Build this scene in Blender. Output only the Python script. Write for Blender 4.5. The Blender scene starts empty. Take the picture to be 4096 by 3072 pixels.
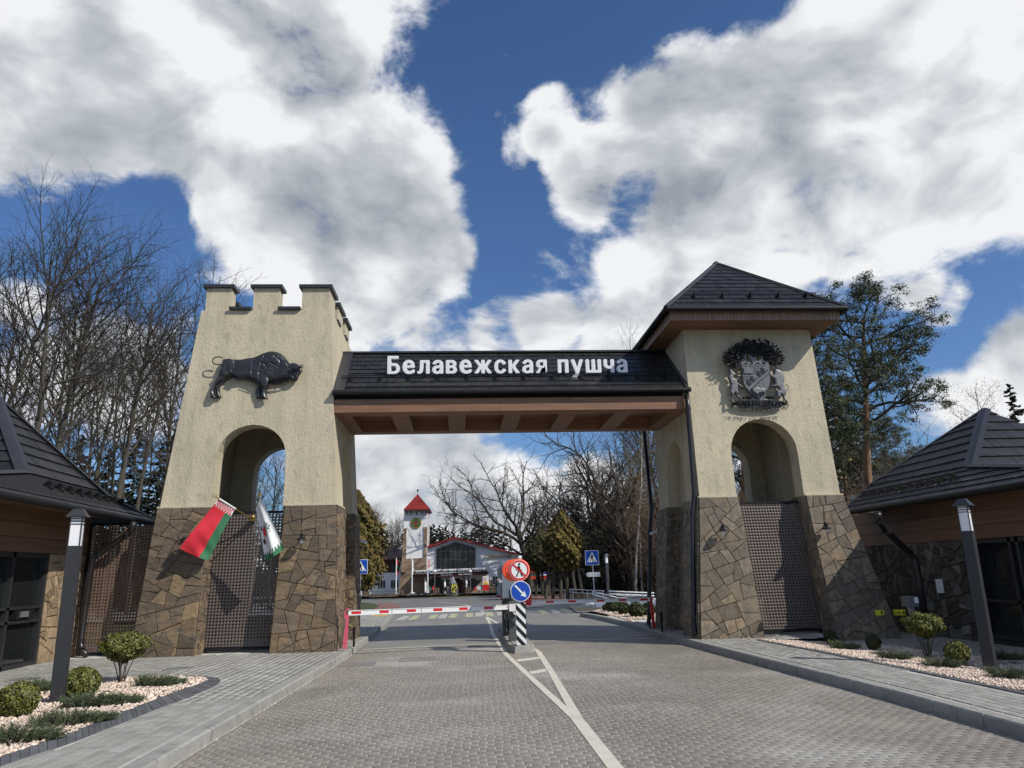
import bpy, math, random
import numpy as np
from mathutils import Vector, Matrix
R = random.Random(7)
pi = math.pi
SC = bpy.context.scene
COL = SC.collection

# ---------------------------------------------------------------- camera
FPX, VPX, VPY, ROLL, EYE = 750.0, 462.5, 574.0, math.radians(1.5), 1.6
_d = Vector((VPX-512, VPY-384, FPX)).normalized()
_t = ((VPY-384)*math.cos(ROLL)+(VPX-512)*math.sin(ROLL))/FPX
_z = Vector((-math.sin(ROLL), -math.cos(ROLL), _t)).normalized()
_z = (_z-_d*_d.dot(_z)).normalized()
_x = _d.cross(_z)
if _x.x < 0: _x = -_x
RM = Matrix((_x, _d, _z))            # rows: world x, y, z axes seen from the camera (x right, y down, z forward)
cd = bpy.data.cameras.new('camera'); cam = bpy.data.objects.new('camera', cd); COL.objects.link(cam)
rt = Vector((RM[0][0], RM[1][0], RM[2][0])); dn = Vector((RM[0][1], RM[1][1], RM[2][1])); fw = Vector((RM[0][2], RM[1][2], RM[2][2]))
m = Matrix.Identity(4)
for i in range(3):
    m[i][0] = rt[i]; m[i][1] = -dn[i]; m[i][2] = -fw[i]
m.translation = (0, 0, EYE)
cam.matrix_world = m
cd.sensor_width = 36; cd.lens = 36*FPX/1024; cd.clip_end = 3000; cd.clip_start = 0.05
SC.camera = cam
def ray(u, v): return RM @ Vector((u/4-512, v/4-384, FPX))
def P(u, v, Y):                       # point of the place seen at photo pixel (u, v) at depth Y
    r = ray(u, v); k = Y/r.y
    return Vector((r.x*k, Y, r.z*k+EYE))
def G(u, v, h=0.0):                   # same, on the ground at height h
    r = ray(u, v); k = (h-EYE)/r.z
    return Vector((r.x*k, r.y*k, h))

# ---------------------------------------------------------------- sun and sky
SUN = Vector((0.95, -0.65, 1.0)).normalized()
sd = bpy.data.lights.new('sun', 'SUN'); sd.energy = 3.6; sd.angle = math.radians(0.5); sd.color = (1.0, 0.94, 0.85)
so = bpy.data.objects.new('sun', sd); COL.objects.link(so)
so.rotation_euler = SUN.to_track_quat('Z', 'Y').to_euler(); so.location = (20, -14, 30)
W = bpy.data.worlds.new('World'); SC.world = W; W.use_nodes = True
wt = W.node_tree; wt.nodes.clear()
def wn(t, **k):
    n = wt.nodes.new(t)
    for a, b in k.items(): setattr(n, a, b)
    return n
wl = wt.links.new
def wmath(op, a, b=None, c=None, clamp=False):
    n = wn('ShaderNodeMath', operation=op); n.use_clamp = clamp
    for i, q in enumerate((a, b, c)):
        if q is None: continue
        if isinstance(q, (int, float)): n.inputs[i].default_value = q
        else: wl(q, n.inputs[i])
    return n.outputs[0]
sky = wn('ShaderNodeTexSky', sky_type='NISHITA', sun_disc=False)
sky.sun_elevation = math.asin(SUN.z); sky.sun_rotation = math.atan2(SUN.x, SUN.y)
sky.altitude = 150; sky.air_density = 1.0; sky.dust_density = 0.7; sky.ozone_density = 2.2
geo = wn('ShaderNodeTexCoord')
DIR = geo.outputs['Generated']
def noise(vec, scale, detail, rough=0.55, lac=2.0, dist=0.0):
    n = wn('ShaderNodeTexNoise'); n.inputs['Scale'].default_value = scale; n.inputs['Detail'].default_value = detail
    n.inputs['Roughness'].default_value = rough; n.inputs['Lacunarity'].default_value = lac; n.inputs['Distortion'].default_value = dist
    wl(vec, n.inputs['Vector']); return n
# blobs that lay the cloud masses out in the sky: photo position, radius in degrees, weight
BL = [(0.,0,200,16,1),(0.,200,60,16,1),(0.,420,90,16,1),(0.,620,60,12,1),(0.,640,240,12,1),(0.,800,20,8,.9),(0.,60,120,15,1),
 (0.,500,290,12,1),(0.,760,330,12,1),(0.,880,400,9,1),(0.,700,470,12,1),(0.,560,420,9,1),(0.,900,520,9,1),(0.,960,560,6,1),(0.,800,600,10,1),
 (0.,640,560,9,1),(0.,520,520,7,.9),(0.,700,660,7,.9),(0.,300,240,10,.8),
 (0.,820,730,7,1),(0.,960,720,7,1),(0.,1100,720,6,1),(0.,1240,730,7,1),(0.,1180,690,5,.9),(0.,1330,760,5,.8),
 (0.,60,760,9,.75),(0.,180,700,7,.7),(0.,250,820,8,.75),(0.,100,900,9,.7),(0.,330,860,7,.7),(0.,380,760,5,.6),(0.,20,640,4,.6),
 (0.,1185,245,4.2,1.0),(0.,1120,320,3.,.7),(0.,1175,290,3.,.8),(0.,1210,320,4,.8),(0.,1250,360,6,.9),(0.,1250,430,5,.9),(0.,1340,260,7,1),(0.,1440,200,8,1),(0.,1400,420,11,1),(0.,1560,260,12,1),
 (0.,1740,200,12,1),(0.,1900,120,12,1),(0.,2060,80,14,1),(0.,2200,200,16,1),(0.,1900,330,14,1),(0.,1620,430,12,1),(0.,1500,540,9,1),(0.,1800,470,9,1),
 (0.,2000,420,9,1),(0.,2160,400,8,1),(0.,1400,620,6,.95),(0.,1480,650,6,.9),(0.,1320,560,3,.6),(0.,1640,590,7,.9),(0.,1780,600,7,.9),(0.,1950,610,4.5,.9),(0.,2030,650,4,.9),
 (0.,2200,780,5.5,1),(0.,2250,720,6,1),(0.,2120,840,5,.9),(0.,2010,870,5,.85),(0.,2180,900,6,.8),(0.,1830,880,6,.7),
 (0.,780,980,10,1),(0.,900,950,9,1),(0.,1010,980,8,.95),(0.,850,1080,11,1),(0.,980,1100,10,1),(0.,1080,1070,8,.8),(0.,780,1190,12,.9),(0.,1000,1200,12,.9),(0.,1250,1130,11,.9),(0.,1420,1080,12,.9),(0.,600,1120,14,.8),(0.,1700,1000,10,.7),(0.,1330,660,6,.8),(0.,1450,720,8,.8)]
sc_ = 4096/2212
acc = None
for _, u, v, r, wgt in BL:
    d = ray(u*sc_, v*sc_).normalized()
    dp = wn('ShaderNodeVectorMath', operation='DOT_PRODUCT'); wl(DIR, dp.inputs[0]); dp.inputs[1].default_value = d
    r = r*.50
    mr = wn('ShaderNodeMapRange', interpolation_type='SMOOTHSTEP'); wl(dp.outputs['Value'], mr.inputs[0])
    mr.inputs[1].default_value = math.cos(math.radians(r*1.25)); mr.inputs[2].default_value = math.cos(math.radians(r*.15))
    mr.inputs[3].default_value = 0; mr.inputs[4].default_value = wgt
    acc = mr.outputs[0] if acc is None else wmath('ADD', acc, mr.outputs[0])
mass = acc
# elsewhere in the sky the same kind of broken cloud goes on
dfw = wn('ShaderNodeVectorMath', operation='DOT_PRODUCT'); wl(DIR, dfw.inputs[0]); dfw.inputs[1].default_value = fw
out_ = wn('ShaderNodeMapRange', interpolation_type='SMOOTHSTEP'); wl(dfw.outputs['Value'], out_.inputs[0])
out_.inputs[1].default_value = math.cos(math.radians(40)); out_.inputs[2].default_value = math.cos(math.radians(58)); out_.inputs[3].default_value = 0; out_.inputs[4].default_value = 1
ngl = noise(DIR, 2.4, 3); big = wmath('MULTIPLY', wmath('SUBTRACT', ngl.outputs['Fac'], .42), 5.0, clamp=True)
mass = wmath('ADD', mass, wmath('MULTIPLY', big, out_.outputs[0]))
flat = wn('ShaderNodeMapping'); flat.inputs['Scale'].default_value = (1, 1, 1.5); wl(DIR, flat.inputs['Vector'])
def fbm(vec):
    a = noise(vec, 5.5, 9, .6, 2.1, .25).outputs['Fac']
    b = noise(vec, 18, 7, .62, 2.1, .15).outputs['Fac']
    return wmath('MULTIPLY_ADD', b, .35, a)
warp = noise(DIR, 6.0, 3); wv = wn('ShaderNodeVectorMath', operation='MULTIPLY_ADD'); wl(warp.outputs['Color'], wv.inputs[0]); wv.inputs[1].default_value = (.07, .07, .07); wl(flat.outputs[0], wv.inputs[2])
VEC = wv.outputs[0]
f0 = fbm(VEC)
off = wn('ShaderNodeVectorMath', operation='ADD'); wl(VEC, off.inputs[0]); off.inputs[1].default_value = (.045, -.01, .075)
s0 = noise(VEC, 5.5, 4.5, .5, 2.1, .25).outputs['Fac']; s1 = noise(off.outputs[0], 5.5, 4.5, .5, 2.1, .25).outputs['Fac']
fn = wmath('SUBTRACT', f0, .675)
dens = wmath('ADD', wmath('MINIMUM', mass, 1.6), wmath('MULTIPLY', fn, 3.6))
cover = wn('ShaderNodeMapRange', interpolation_type='SMOOTHSTEP'); wl(dens, cover.inputs[0])
cover.inputs[1].default_value = .42; cover.inputs[2].default_value = 1.25
# thick cloud is greyer, lit rims stay white
low = noise(flat.outputs[0], 2.6, 3, .5)
tk = wmath('ADD', wmath('MULTIPLY', mass, .55), wmath('MULTIPLY', wmath('SUBTRACT', low.outputs['Fac'], .5), 5.0))
thick = wn('ShaderNodeMapRange', interpolation_type='SMOOTHSTEP'); wl(tk, thick.inputs[0])
thick.inputs[1].default_value = .45; thick.inputs[2].default_value = 2.7
lit = wmath('MULTIPLY', wmath('SUBTRACT', s0, s1), 2.6)
shade = wmath('ADD', wmath('SUBTRACT', wmath('ADD', .88, lit), wmath('MULTIPLY', thick.outputs[0], .56)), wmath('MULTIPLY', fn, .22), clamp=True)
cr = wn('ShaderNodeValToRGB'); wl(shade, cr.inputs[0])
e = cr.color_ramp.elements; e[0].position = .0; e[0].color = (3.2, 3.5, 3.95, 1); e[1].position = 1; e[1].color = (9.0, 9.1, 9.3, 1)
k = cr.color_ramp.elements.new(.5); k.color = (5.4, 5.7, 6.1, 1)
tint = wn('ShaderNodeMix', data_type='RGBA', blend_type='MULTIPLY'); tint.inputs[0].default_value = 1.0
wl(sky.outputs[0], tint.inputs[6]); tint.inputs[7].default_value = (.62, .84, 1.12, 1)
mx = wn('ShaderNodeMix', data_type='RGBA'); wl(cover.outputs[0], mx.inputs[0]); wl(tint.outputs[2], mx.inputs[6]); wl(cr.outputs[0], mx.inputs[7])
bg = wn('ShaderNodeBackground'); bg.inputs['Strength'].default_value = 0.085; wl(mx.outputs[2], bg.inputs['Color'])
wo = wn('ShaderNodeOutputWorld'); wl(bg.outputs[0], wo.inputs[0])
W.cycles.sampling_method = 'MANUAL'; W.cycles.sample_map_resolution = 512
SC.view_settings.view_transform = 'Standard'; SC.view_settings.look = 'None'; SC.view_settings.gamma = 1
SC.view_settings.use_curve_mapping = False; SC.view_settings.exposure = 0.22
SC.cycles.use_denoising = True; SC.cycles.max_bounces = 6; SC.cycles.transparent_max_bounces = 6
# ---------------------------------------------------------------- helpers
OFF = {}
def link(name, data, parent=None):
    o = bpy.data.objects.new(name, data); COL.objects.link(o)
    if parent is not None:
        o.parent = parent; o.location = -OFF[parent]
    OFF[o] = Vector((0, 0, 0))
    return o
def tag(o, label=None, cat=None, group=None, kind=None, category=None):
    cat = cat or category
    if label: o['label'] = label
    if cat: o['category'] = cat
    if group: o['group'] = group
    if kind: o['kind'] = kind
    return o
def thing(name, label, cat, loc=(0, 0, 0), group=None):
    o = bpy.data.objects.new(name, None); COL.objects.link(o); o.location = loc; o.empty_display_size = .2
    OFF[o] = Vector(loc)
    return tag(o, label, cat, group)
def copy_tree(o, loc, label=None, rot=0, scale=1, group=None):
    c = o.copy(); COL.objects.link(c); c.location = loc; c.rotation_euler = (0, 0, rot); c.scale = (scale,)*3 if not isinstance(scale, tuple) else scale
    OFF[c] = Vector(loc)
    if label: c['label'] = label
    if group: c['group'] = group
    for ch in o.children:
        d = ch.copy(); COL.objects.link(d); d.parent = c
        for g in ch.children:
            h = g.copy(); COL.objects.link(h); h.parent = d
    return c
class MB:
    def __init__(s): s.v = []; s.f = []; s.m = []; s.cur = 0
    def add(s, vs, fs):
        b = len(s.v); s.v += [tuple(p) for p in vs]; s.f += [tuple(b+i for i in f) for f in fs]; s.m += [s.cur]*len(fs); return s
    def box(s, a, b):
        (x0, y0, z0), (x1, y1, z1) = a, b
        return s.hexa([(x0,y0,z0),(x1,y0,z0),(x1,y1,z0),(x0,y1,z0)], [(x0,y0,z1),(x1,y0,z1),(x1,y1,z1),(x0,y1,z1)])
    def hexa(s, lo, hi): return s.prism(lo, hi)
    def prism(s, lo, hi):
        n = len(lo)
        return s.add(list(lo)+list(hi), [tuple(range(n-1, -1, -1)), tuple(range(n, 2*n))]+[(i, (i+1) % n, n+(i+1) % n, n+i) for i in range(n)])
    def ext(s, poly, d):
        d = Vector(d); return s.prism([Vector(p) for p in poly], [Vector(p)+d for p in poly])
    def bar(s, a, b, w, h=None, up=(0, 0, 1)):
        a = Vector(a); b = Vector(b); h = h or w; t = (b-a).normalized(); u = t.cross(Vector(up))
        if u.length < 1e-4: u = t.cross(Vector((0, 1, 0)))
        u.normalize(); v = u.cross(t); q = [u*w/2+v*h/2, -u*w/2+v*h/2, -u*w/2-v*h/2, u*w/2-v*h/2]
        return s.prism([a+c for c in q], [b+c for c in q])
    def tube(s, pts, r, n=8, cap=True):
        pts = [Vector(p) for p in pts]; rs = r if isinstance(r, (list, tuple)) else [r]*len(pts)
        vs = []; fs = []; u = None
        for i, p in enumerate(pts):
            t = (pts[min(i+1, len(pts)-1)]-pts[max(i-1, 0)]).normalized()
            if u is None:
                u = t.cross(Vector((0, 0, 1)))
                if u.length < .05: u = t.cross(Vector((1, 0, 0)))
            else: u = u-t*u.dot(t)
            u.normalize(); w = t.cross(u)
            for k in range(n):
                a = 2*pi*k/n; vs.append(p+(u*math.cos(a)+w*math.sin(a))*rs[i])
        for i in range(len(pts)-1):
            for k in range(n): fs.append((i*n+k, i*n+(k+1) % n, (i+1)*n+(k+1) % n, (i+1)*n+k))
        if cap: fs.append(tuple(range(n-1, -1, -1))); fs.append(tuple(range((len(pts)-1)*n, len(pts)*n)))
        return s.add(vs, fs)
    def lathe(s, c, prof, n=16, axis=(0, 0, 1), cap=True):
        c = Vector(c); q = Vector((0, 0, 1)).rotation_difference(Vector(axis).normalized()); vs = []; fs = []
        for r, z in prof:
            for k in range(n):
                a = 2*pi*k/n; vs.append(c+q @ Vector((r*math.cos(a), r*math.sin(a), z)))
        for i in range(len(prof)-1):
            for k in range(n): fs.append((i*n+k, i*n+(k+1) % n, (i+1)*n+(k+1) % n, (i+1)*n+k))
        if cap: fs.append(tuple(range(n-1, -1, -1))); fs.append(tuple(range((len(prof)-1)*n, len(prof)*n)))
        return s.add(vs, fs)
    def ball(s, c, r, n=10, sq=(1, 1, 1)):
        c = Vector(c); prof = [(math.sin(pi*i/n), -math.cos(pi*i/n)) for i in range(n+1)]; b = len(s.v)
        s.lathe((0, 0, 0), [(max(p[0], .01)*r, p[1]*r) for p in prof], 2*n)
        for i in range(b, len(s.v)):
            x, y, z = s.v[i]; s.v[i] = (c.x+x*sq[0], c.y+y*sq[1], c.z+z*sq[2])
        return s
    def build(s, name, mat, parent=None, smooth=False, fix=True, **tg):
        me = bpy.data.meshes.new(name); me.from_pydata(s.v, [], s.f)
        for mm in (mat if isinstance(mat, (list, tuple)) else [mat]): me.materials.append(mm)
        if any(s.m): me.polygons.foreach_set('material_index', s.m)
        if fix and len(s.f) < 60000:
            import bmesh
            bm = bmesh.new(); bm.from_mesh(me); bmesh.ops.recalc_face_normals(bm, faces=bm.faces); bm.to_mesh(me); bm.free()
        if smooth: me.polygons.foreach_set('use_smooth', [True]*len(me.polygons))
        me.update()
        o = link(name, me, parent); tag(o, **tg); return o
def npmesh(name, V, F, mat, parent=None, smooth=False, **tg):
    """V (n,3) and F (m,k) arrays to one mesh object"""
    me = bpy.data.meshes.new(name); V = np.asarray(V, np.float32); F = np.asarray(F, np.int32); k = F.shape[1]
    me.vertices.add(len(V)); me.vertices.foreach_set('co', V.ravel())
    me.loops.add(F.size); me.loops.foreach_set('vertex_index', F.ravel())
    me.polygons.add(len(F)); me.polygons.foreach_set('loop_start', np.arange(0, F.size, k, dtype=np.int32)); me.polygons.foreach_set('loop_total', np.full(len(F), k, np.int32))
    me.materials.append(mat); me.update(calc_edges=True); me.validate()
    if smooth: me.polygons.foreach_set('use_smooth', np.ones(len(F), bool))
    o = link(name, me, parent); tag(o, **tg); return o
def struct(o): return tag(o, kind='structure')

# ---------------------------------------------------------------- materials
def mat(name, col, rough=.7, var=.0, scale=3., bump=0., bscale=40., metal=0., rnd=0., col2=None, detail=4, emit=None, coord='Object', spec=None, wear_or_sheen=None, stretch=None):
    """var: large tone variation; rnd: tone change piece by piece; col2: second colour mixed in piece by piece"""
    mt = bpy.data.materials.new(name); mt.use_nodes = True; t = mt.node_tree; b = t.nodes['Principled BSDF']; L = t.links.new; N = t.nodes.new
    b.inputs['Roughness'].default_value = rough; b.inputs['Metallic'].default_value = metal
    if spec is not None: b.inputs['Specular IOR Level'].default_value = spec
    tc = N('ShaderNodeTexCoord'); vec = tc.outputs[coord]
    if stretch:
        mp = N('ShaderNodeMapping'); mp.inputs['Scale'].default_value = stretch; L(vec, mp.inputs['Vector']); vec = mp.outputs[0]
    c = N('ShaderNodeRGB'); c.outputs[0].default_value = (*col, 1); cur = c.outputs[0]
    if rnd or col2:
        oi = N('ShaderNodeObjectInfo'); ge = N('ShaderNodeNewGeometry'); ad = N('ShaderNodeMath'); ad.operation = 'ADD'; L(oi.outputs['Random'], ad.inputs[0]); L(ge.outputs['Random Per Island'], ad.inputs[1])
        wnz = N('ShaderNodeTexWhiteNoise'); wnz.noise_dimensions = '1D'; L(ad.outputs[0], wnz.inputs['W'])
    if col2:
        mx = N('ShaderNodeMix'); mx.data_type = 'RGBA'
        mr = N('ShaderNodeMapRange'); mr.inputs[1].default_value = .45; mr.inputs[2].default_value = 1; L(wnz.outputs['Color'], mr.inputs[0])
        L(mr.outputs[0], mx.inputs[0]); L(cur, mx.inputs[6]); mx.inputs[7].default_value = (*col2, 1); cur = mx.outputs[2]
    if rnd:
        hs = N('ShaderNodeHueSaturation'); L(cur, hs.inputs['Color']); mr = N('ShaderNodeMapRange'); L(wnz.outputs['Value'], mr.inputs[0]); mr.inputs[3].default_value = 1-rnd; mr.inputs[4].default_value = 1+rnd
        L(mr.outputs[0], hs.inputs['Value']); cur = hs.outputs[0]
    if var:
        nz = N('ShaderNodeTexNoise'); nz.inputs['Scale'].default_value = scale; nz.inputs['Detail'].default_value = detail; nz.inputs['Roughness'].default_value = .6; L(vec, nz.inputs['Vector'])
        hs = N('ShaderNodeHueSaturation'); L(cur, hs.inputs['Color']); mr = N('ShaderNodeMapRange'); L(nz.outputs['Fac'], mr.inputs[0]); mr.inputs[1].default_value = .25; mr.inputs[2].default_value = .75
        mr.inputs[3].default_value = 1-var; mr.inputs[4].default_value = 1+var; L(mr.outputs[0], hs.inputs['Value']); cur = hs.outputs[0]
    if wear_or_sheen:   # (colour, noise scale, threshold); worn patches, on road pavers also painted sheen
        nz = N('ShaderNodeTexNoise'); nz.inputs['Scale'].default_value = wear_or_sheen[1]; nz.inputs['Detail'].default_value = 6; L(vec, nz.inputs['Vector'])
        mr = N('ShaderNodeMapRange'); L(nz.outputs['Fac'], mr.inputs[0]); mr.inputs[1].default_value = wear_or_sheen[2]; mr.inputs[2].default_value = wear_or_sheen[2]+.14
        mx = N('ShaderNodeMix'); mx.data_type = 'RGBA'; L(mr.outputs[0], mx.inputs[0]); L(cur, mx.inputs[6]); mx.inputs[7].default_value = (*wear_or_sheen[0], 1); cur = mx.outputs[2]
    L(cur, b.inputs['Base Color'])
    if bump:
        nz = N('ShaderNodeTexNoise'); nz.inputs['Scale'].default_value = bscale; nz.inputs['Detail'].default_value = 5; nz.inputs['Roughness'].default_value = .65; L(vec, nz.inputs['Vector'])
        bp = N('ShaderNodeBump'); bp.inputs['Strength'].default_value = min(bump, 1); bp.inputs['Distance'].default_value = .012*max(1, bump); L(nz.outputs['Fac'], bp.inputs['Height']); L(bp.outputs[0], b.inputs['Normal'])
    if emit: b.inputs['Emission Color'].default_value = (*emit[0], 1); b.inputs['Emission Strength'].default_value = emit[1]
    return mt
M = {}
M['plaster'] = mat('plaster', (.52, .46, .335), .9, var=.13, scale=1.1, bump=1.3, bscale=20, detail=9, wear_or_sheen=((.43,.375,.285), 7, .56), stretch=(1, 1, .7))
def streaks(m_, amt, sc=(5, 5, .35)):     # rain streaks and grime: a tone change stretched downwards
    t = m_.node_tree; b = t.nodes['Principled BSDF']; src = b.inputs['Base Color'].links[0].from_socket; N = t.nodes.new; L = t.links.new
    tc = N('ShaderNodeTexCoord'); mp = N('ShaderNodeMapping'); mp.inputs['Scale'].default_value = sc; L(tc.outputs['Object'], mp.inputs['Vector'])
    nz = N('ShaderNodeTexNoise'); nz.inputs['Scale'].default_value = 1; nz.inputs['Detail'].default_value = 6; L(mp.outputs[0], nz.inputs['Vector'])
    mr = N('ShaderNodeMapRange'); L(nz.outputs['Fac'], mr.inputs[0]); mr.inputs[1].default_value = .42; mr.inputs[2].default_value = .72; mr.inputs[3].default_value = 1; mr.inputs[4].default_value = 1-amt
    hs = N('ShaderNodeHueSaturation'); L(src, hs.inputs['Color']); L(mr.outputs[0], hs.inputs['Value']); L(hs.outputs[0], b.inputs['Base Color'])
streaks(M['plaster'], .17)
M['plaster_trim'] = mat('plaster_trim', (.55, .48, .35), .9, bump=.4, bscale=60)
M['mortar'] = mat('mortar', (.035, .032, .028), .95)
M['stone'] = mat('stone', (.135, .102, .070), .72, var=.38, scale=5, bump=1.6, bscale=9, rnd=.27, col2=(.215, .155, .085), wear_or_sheen=((.10,.082,.066), 3.5, .55), detail=8, stretch=(1, 1, 2.2))
M['stone_grey'] = mat('stone_grey', (.165, .140, .105), .78, var=.36, scale=6, bump=1.6, bscale=9, rnd=.25, col2=(.24, .18, .115), wear_or_sheen=((.13,.115,.09), 3.5, .55), detail=8, stretch=(1.6, 1, 1))
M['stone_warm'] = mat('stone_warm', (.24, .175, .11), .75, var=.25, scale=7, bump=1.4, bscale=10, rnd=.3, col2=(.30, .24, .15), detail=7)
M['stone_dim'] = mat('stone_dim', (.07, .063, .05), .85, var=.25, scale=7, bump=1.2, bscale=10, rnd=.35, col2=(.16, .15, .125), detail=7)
M['roof'] = mat('roof_metal', (.027, .027, .028), .38, var=.3, scale=2.5, bump=.5, bscale=30, rnd=.28, spec=.35, wear_or_sheen=((.045,.044,.042), 3, .56))
M['flash'] = mat('flashing', (.030, .031, .035), .38, var=.15, scale=2, spec=.5)
M['black'] = mat('black_metal', (.010, .010, .011), .6, var=.2, scale=4, spec=.25)
M['pipe'] = mat('black_pipe', (.016, .015, .015), .35, var=.1)
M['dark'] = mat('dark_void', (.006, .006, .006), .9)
M['wood'] = mat('wood_cladding', (.155, .085, .050), .6, var=.3, scale=2.5, bump=.3, bscale=30, rnd=.12, stretch=(1, .25, 6), detail=7)
M['timber'] = mat('timber', (.205, .108, .062), .6, var=.28, scale=2.2, bump=.25, bscale=30, rnd=.06, stretch=(.5, 3, 6), detail=7)
M['board'] = mat('fascia_board', (.24, .155, .115), .6, var=.25, scale=3, bump=.2, bscale=40, rnd=.14, stretch=(5, 5, .8), detail=6)
M['perf'] = mat('perforated_metal', (.14, .115, .102), .5, var=.15, scale=1.5, metal=.3)
M['perf2'] = mat('perforated_metal_copper', (.17, .112, .085), .5, var=.15, scale=1.5, metal=.3)
M['post'] = mat('lamp_post_grey', (.028, .030, .034), .5, bump=.3, bscale=220)
M['bronze'] = mat('relief_bronze', (.050, .051, .055), .32, var=.25, scale=5, metal=.55, bump=.15, bscale=60)
M['pewter'] = mat('relief_pewter', (.15, .15, .152), .42, var=.3, scale=14, metal=.5, bump=.3, bscale=60)
M['pewter_dark'] = mat('relief_dark', (.03, .031, .035), .5, var=.3, scale=20, metal=.4)
M['white'] = mat('white_paint', (.78, .78, .77), .5)
M['letter'] = mat('letter_white', (.80, .80, .82), .45)
M['red'] = mat('red_paint', (.55, .02, .025), .4)
M['pink'] = mat('faded_red_post', (.62, .10, .16), .5, var=.1)
M['glass'] = mat('dark_glass', (.012, .014, .015), .06, spec=.8)
M['glass_far'] = mat('far_dark_glass', (.02, .02, .022), .2, spec=.6, rnd=.5)
M['frame'] = mat('door_frame', (.022, .024, .026), .45)
M['milk'] = mat('milky_glass', (.82, .82, .84), .3)
M['kerb'] = mat('kerb_concrete', (.30, .295, .27), .85, var=.2, scale=4, bump=.5, bscale=40, rnd=.08, detail=8, wear_or_sheen=((.20,.195,.18), 7, .56))
M['paver'] = mat('road_paver', (.25, .225, .188), .48, var=.28, scale=.38, bump=.6, bscale=45, rnd=.10, col2=(.225, .21, .185), detail=9, spec=.6, wear_or_sheen=((.36,.345,.31), .45, .53))  # pale patches: worn tone mixed with sun sheen put into the colour
M['joint'] = mat('sand_joint', (.62, .59, .52), .9, var=.25, scale=1.2, bump=.6, bscale=80, detail=8)
M['slab'] = mat('footway_paver', (.31, .305, .275), .75, var=.18, scale=.8, bump=.6, bscale=45, rnd=.14, col2=(.32, .32, .30), detail=8)
M['slabjoint'] = mat('footway_joint', (.52, .51, .47), .9, var=.2, scale=5)
M['edging'] = mat('dark_edging', (.105, .11, .115), .8, var=.2, scale=3, bump=.5, bscale=50, rnd=.18)
M['gravel'] = mat('pink_gravel', (.60, .48, .385), .8, rnd=.30, col2=(.70, .63, .55), var=.15, scale=2)
M['gravelbed'] = mat('gravel_bed', (.20, .15, .12), .95, var=.4, scale=40, bump=1, bscale=60)
M['asphalt'] = mat('asphalt', (.155, .155, .15), .8, var=.16, scale=.25, bump=.7, bscale=60, detail=9, wear_or_sheen=((.20,.195,.185), .6, .55))
M['asphalt2'] = mat('road_far_pavers', (.21, .205, .19), .62, var=.16, scale=.5, bump=.8, bscale=30, detail=9, wear_or_sheen=((.27,.26,.24), 1.2, .56))
M['paint'] = mat('road_paint', (.62, .585, .49), .6, var=.12, scale=6, wear_or_sheen=((.30,.28,.24), 14, .64))
M['paint_worn'] = mat('road_paint_worn', (.47, .46, .42), .7, var=.2, scale=10, wear_or_sheen=((.15,.15,.14), 9, .53))
M['paint_yel'] = mat('road_paint_yellow', (.45, .44, .28), .7, var=.2, scale=10, wear_or_sheen=((.15,.15,.14), 9, .53))
M['tactile'] = mat('tactile_yellow', (.50, .34, .13), .8, var=.15, scale=8)
M['redpath'] = mat('red_path', (.20, .105, .085), .9, var=.15, scale=2)
M['grass'] = mat('grass', (.045, .062, .018), .95, var=.4, scale=1.2, bump=1, bscale=40, wear_or_sheen=((.11,.10,.05), 2.5, .55))
M['forest'] = mat('forest_floor', (.050, .042, .026), .95, var=.4, scale=.8, bump=1, bscale=30)
M['bark'] = mat('bark_grey', (.068, .060, .046), .95, var=.35, scale=6, bump=1.5, bscale=18, stretch=(3, 3, .6))
M['twig'] = mat('twigs_dark', (.042, .034, .027), .9)
M['twig_red'] = mat('twigs_reddish', (.075, .048, .036), .9)
M['birch'] = mat('birch_bark', (.55, .53, .48), .8, var=.2, scale=3, wear_or_sheen=((.05,.05,.045), 7, .60), stretch=(1, 1, .5))
M['birchtwig'] = mat('birch_twigs', (.15, .115, .065), .9)
M['pinebark'] = mat('pine_bark', (.24, .135, .080), .9, var=.35, scale=4, bump=1.5, bscale=14, stretch=(2, 2, .6), wear_or_sheen=((.09,.06,.045), 3, .52))
M['needle'] = mat('pine_needles', (.055, .068, .024), .75, var=.4, scale=1.5, rnd=.5)
M['spruce'] = mat('spruce_needles', (.022, .034, .018), .8, var=.35, scale=1.5, rnd=.5)
M['needle_far'] = mat('far_needles', (.016, .026, .018), .85, var=.35, scale=.4, rnd=.4)
M['thuja'] = mat('thuja_leaves', (.13, .09, .02), .8, var=.55, scale=1.6, rnd=.6, col2=(.045, .055, .012))
M['thuja_dark'] = mat('thuja_dark_leaves', (.06, .055, .018), .8, var=.5, scale=1.6, rnd=.5)
M['box'] = mat('box_leaves', (.13, .135, .025), .55, rnd=.55, col2=(.08, .10, .02))
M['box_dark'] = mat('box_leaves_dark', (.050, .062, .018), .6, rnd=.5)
M['juniper'] = mat('juniper', (.085, .115, .055), .7, rnd=.5, col2=(.10,.12,.06))
M['budding'] = mat('budding_leaves', (.12, .13, .03), .8, rnd=.5, col2=(.20,.14,.05))
M['wall_white'] = mat('white_wall', (.78, .78, .78), .85, bump=.3, bscale=20)
M['brownstone'] = mat('brown_stone_facing', (.26, .19, .13), .9, var=.35, scale=2.4, bump=1.5, bscale=6, stretch=(.6, 1, 2.6), detail=7)
M['redroof'] = mat('red_tiles', (.27, .030, .028), .55, rnd=.2, var=.15)
M['maroon'] = mat('maroon_paint', (.10, .018, .016), .6, var=.1)
M['darkroof'] = mat('dark_red_roof', (.085, .025, .025), .7, var=.25, scale=1)
M['brownwood'] = mat('brown_boards', (.10, .052, .034), .8, rnd=.25, var=.2)
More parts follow.
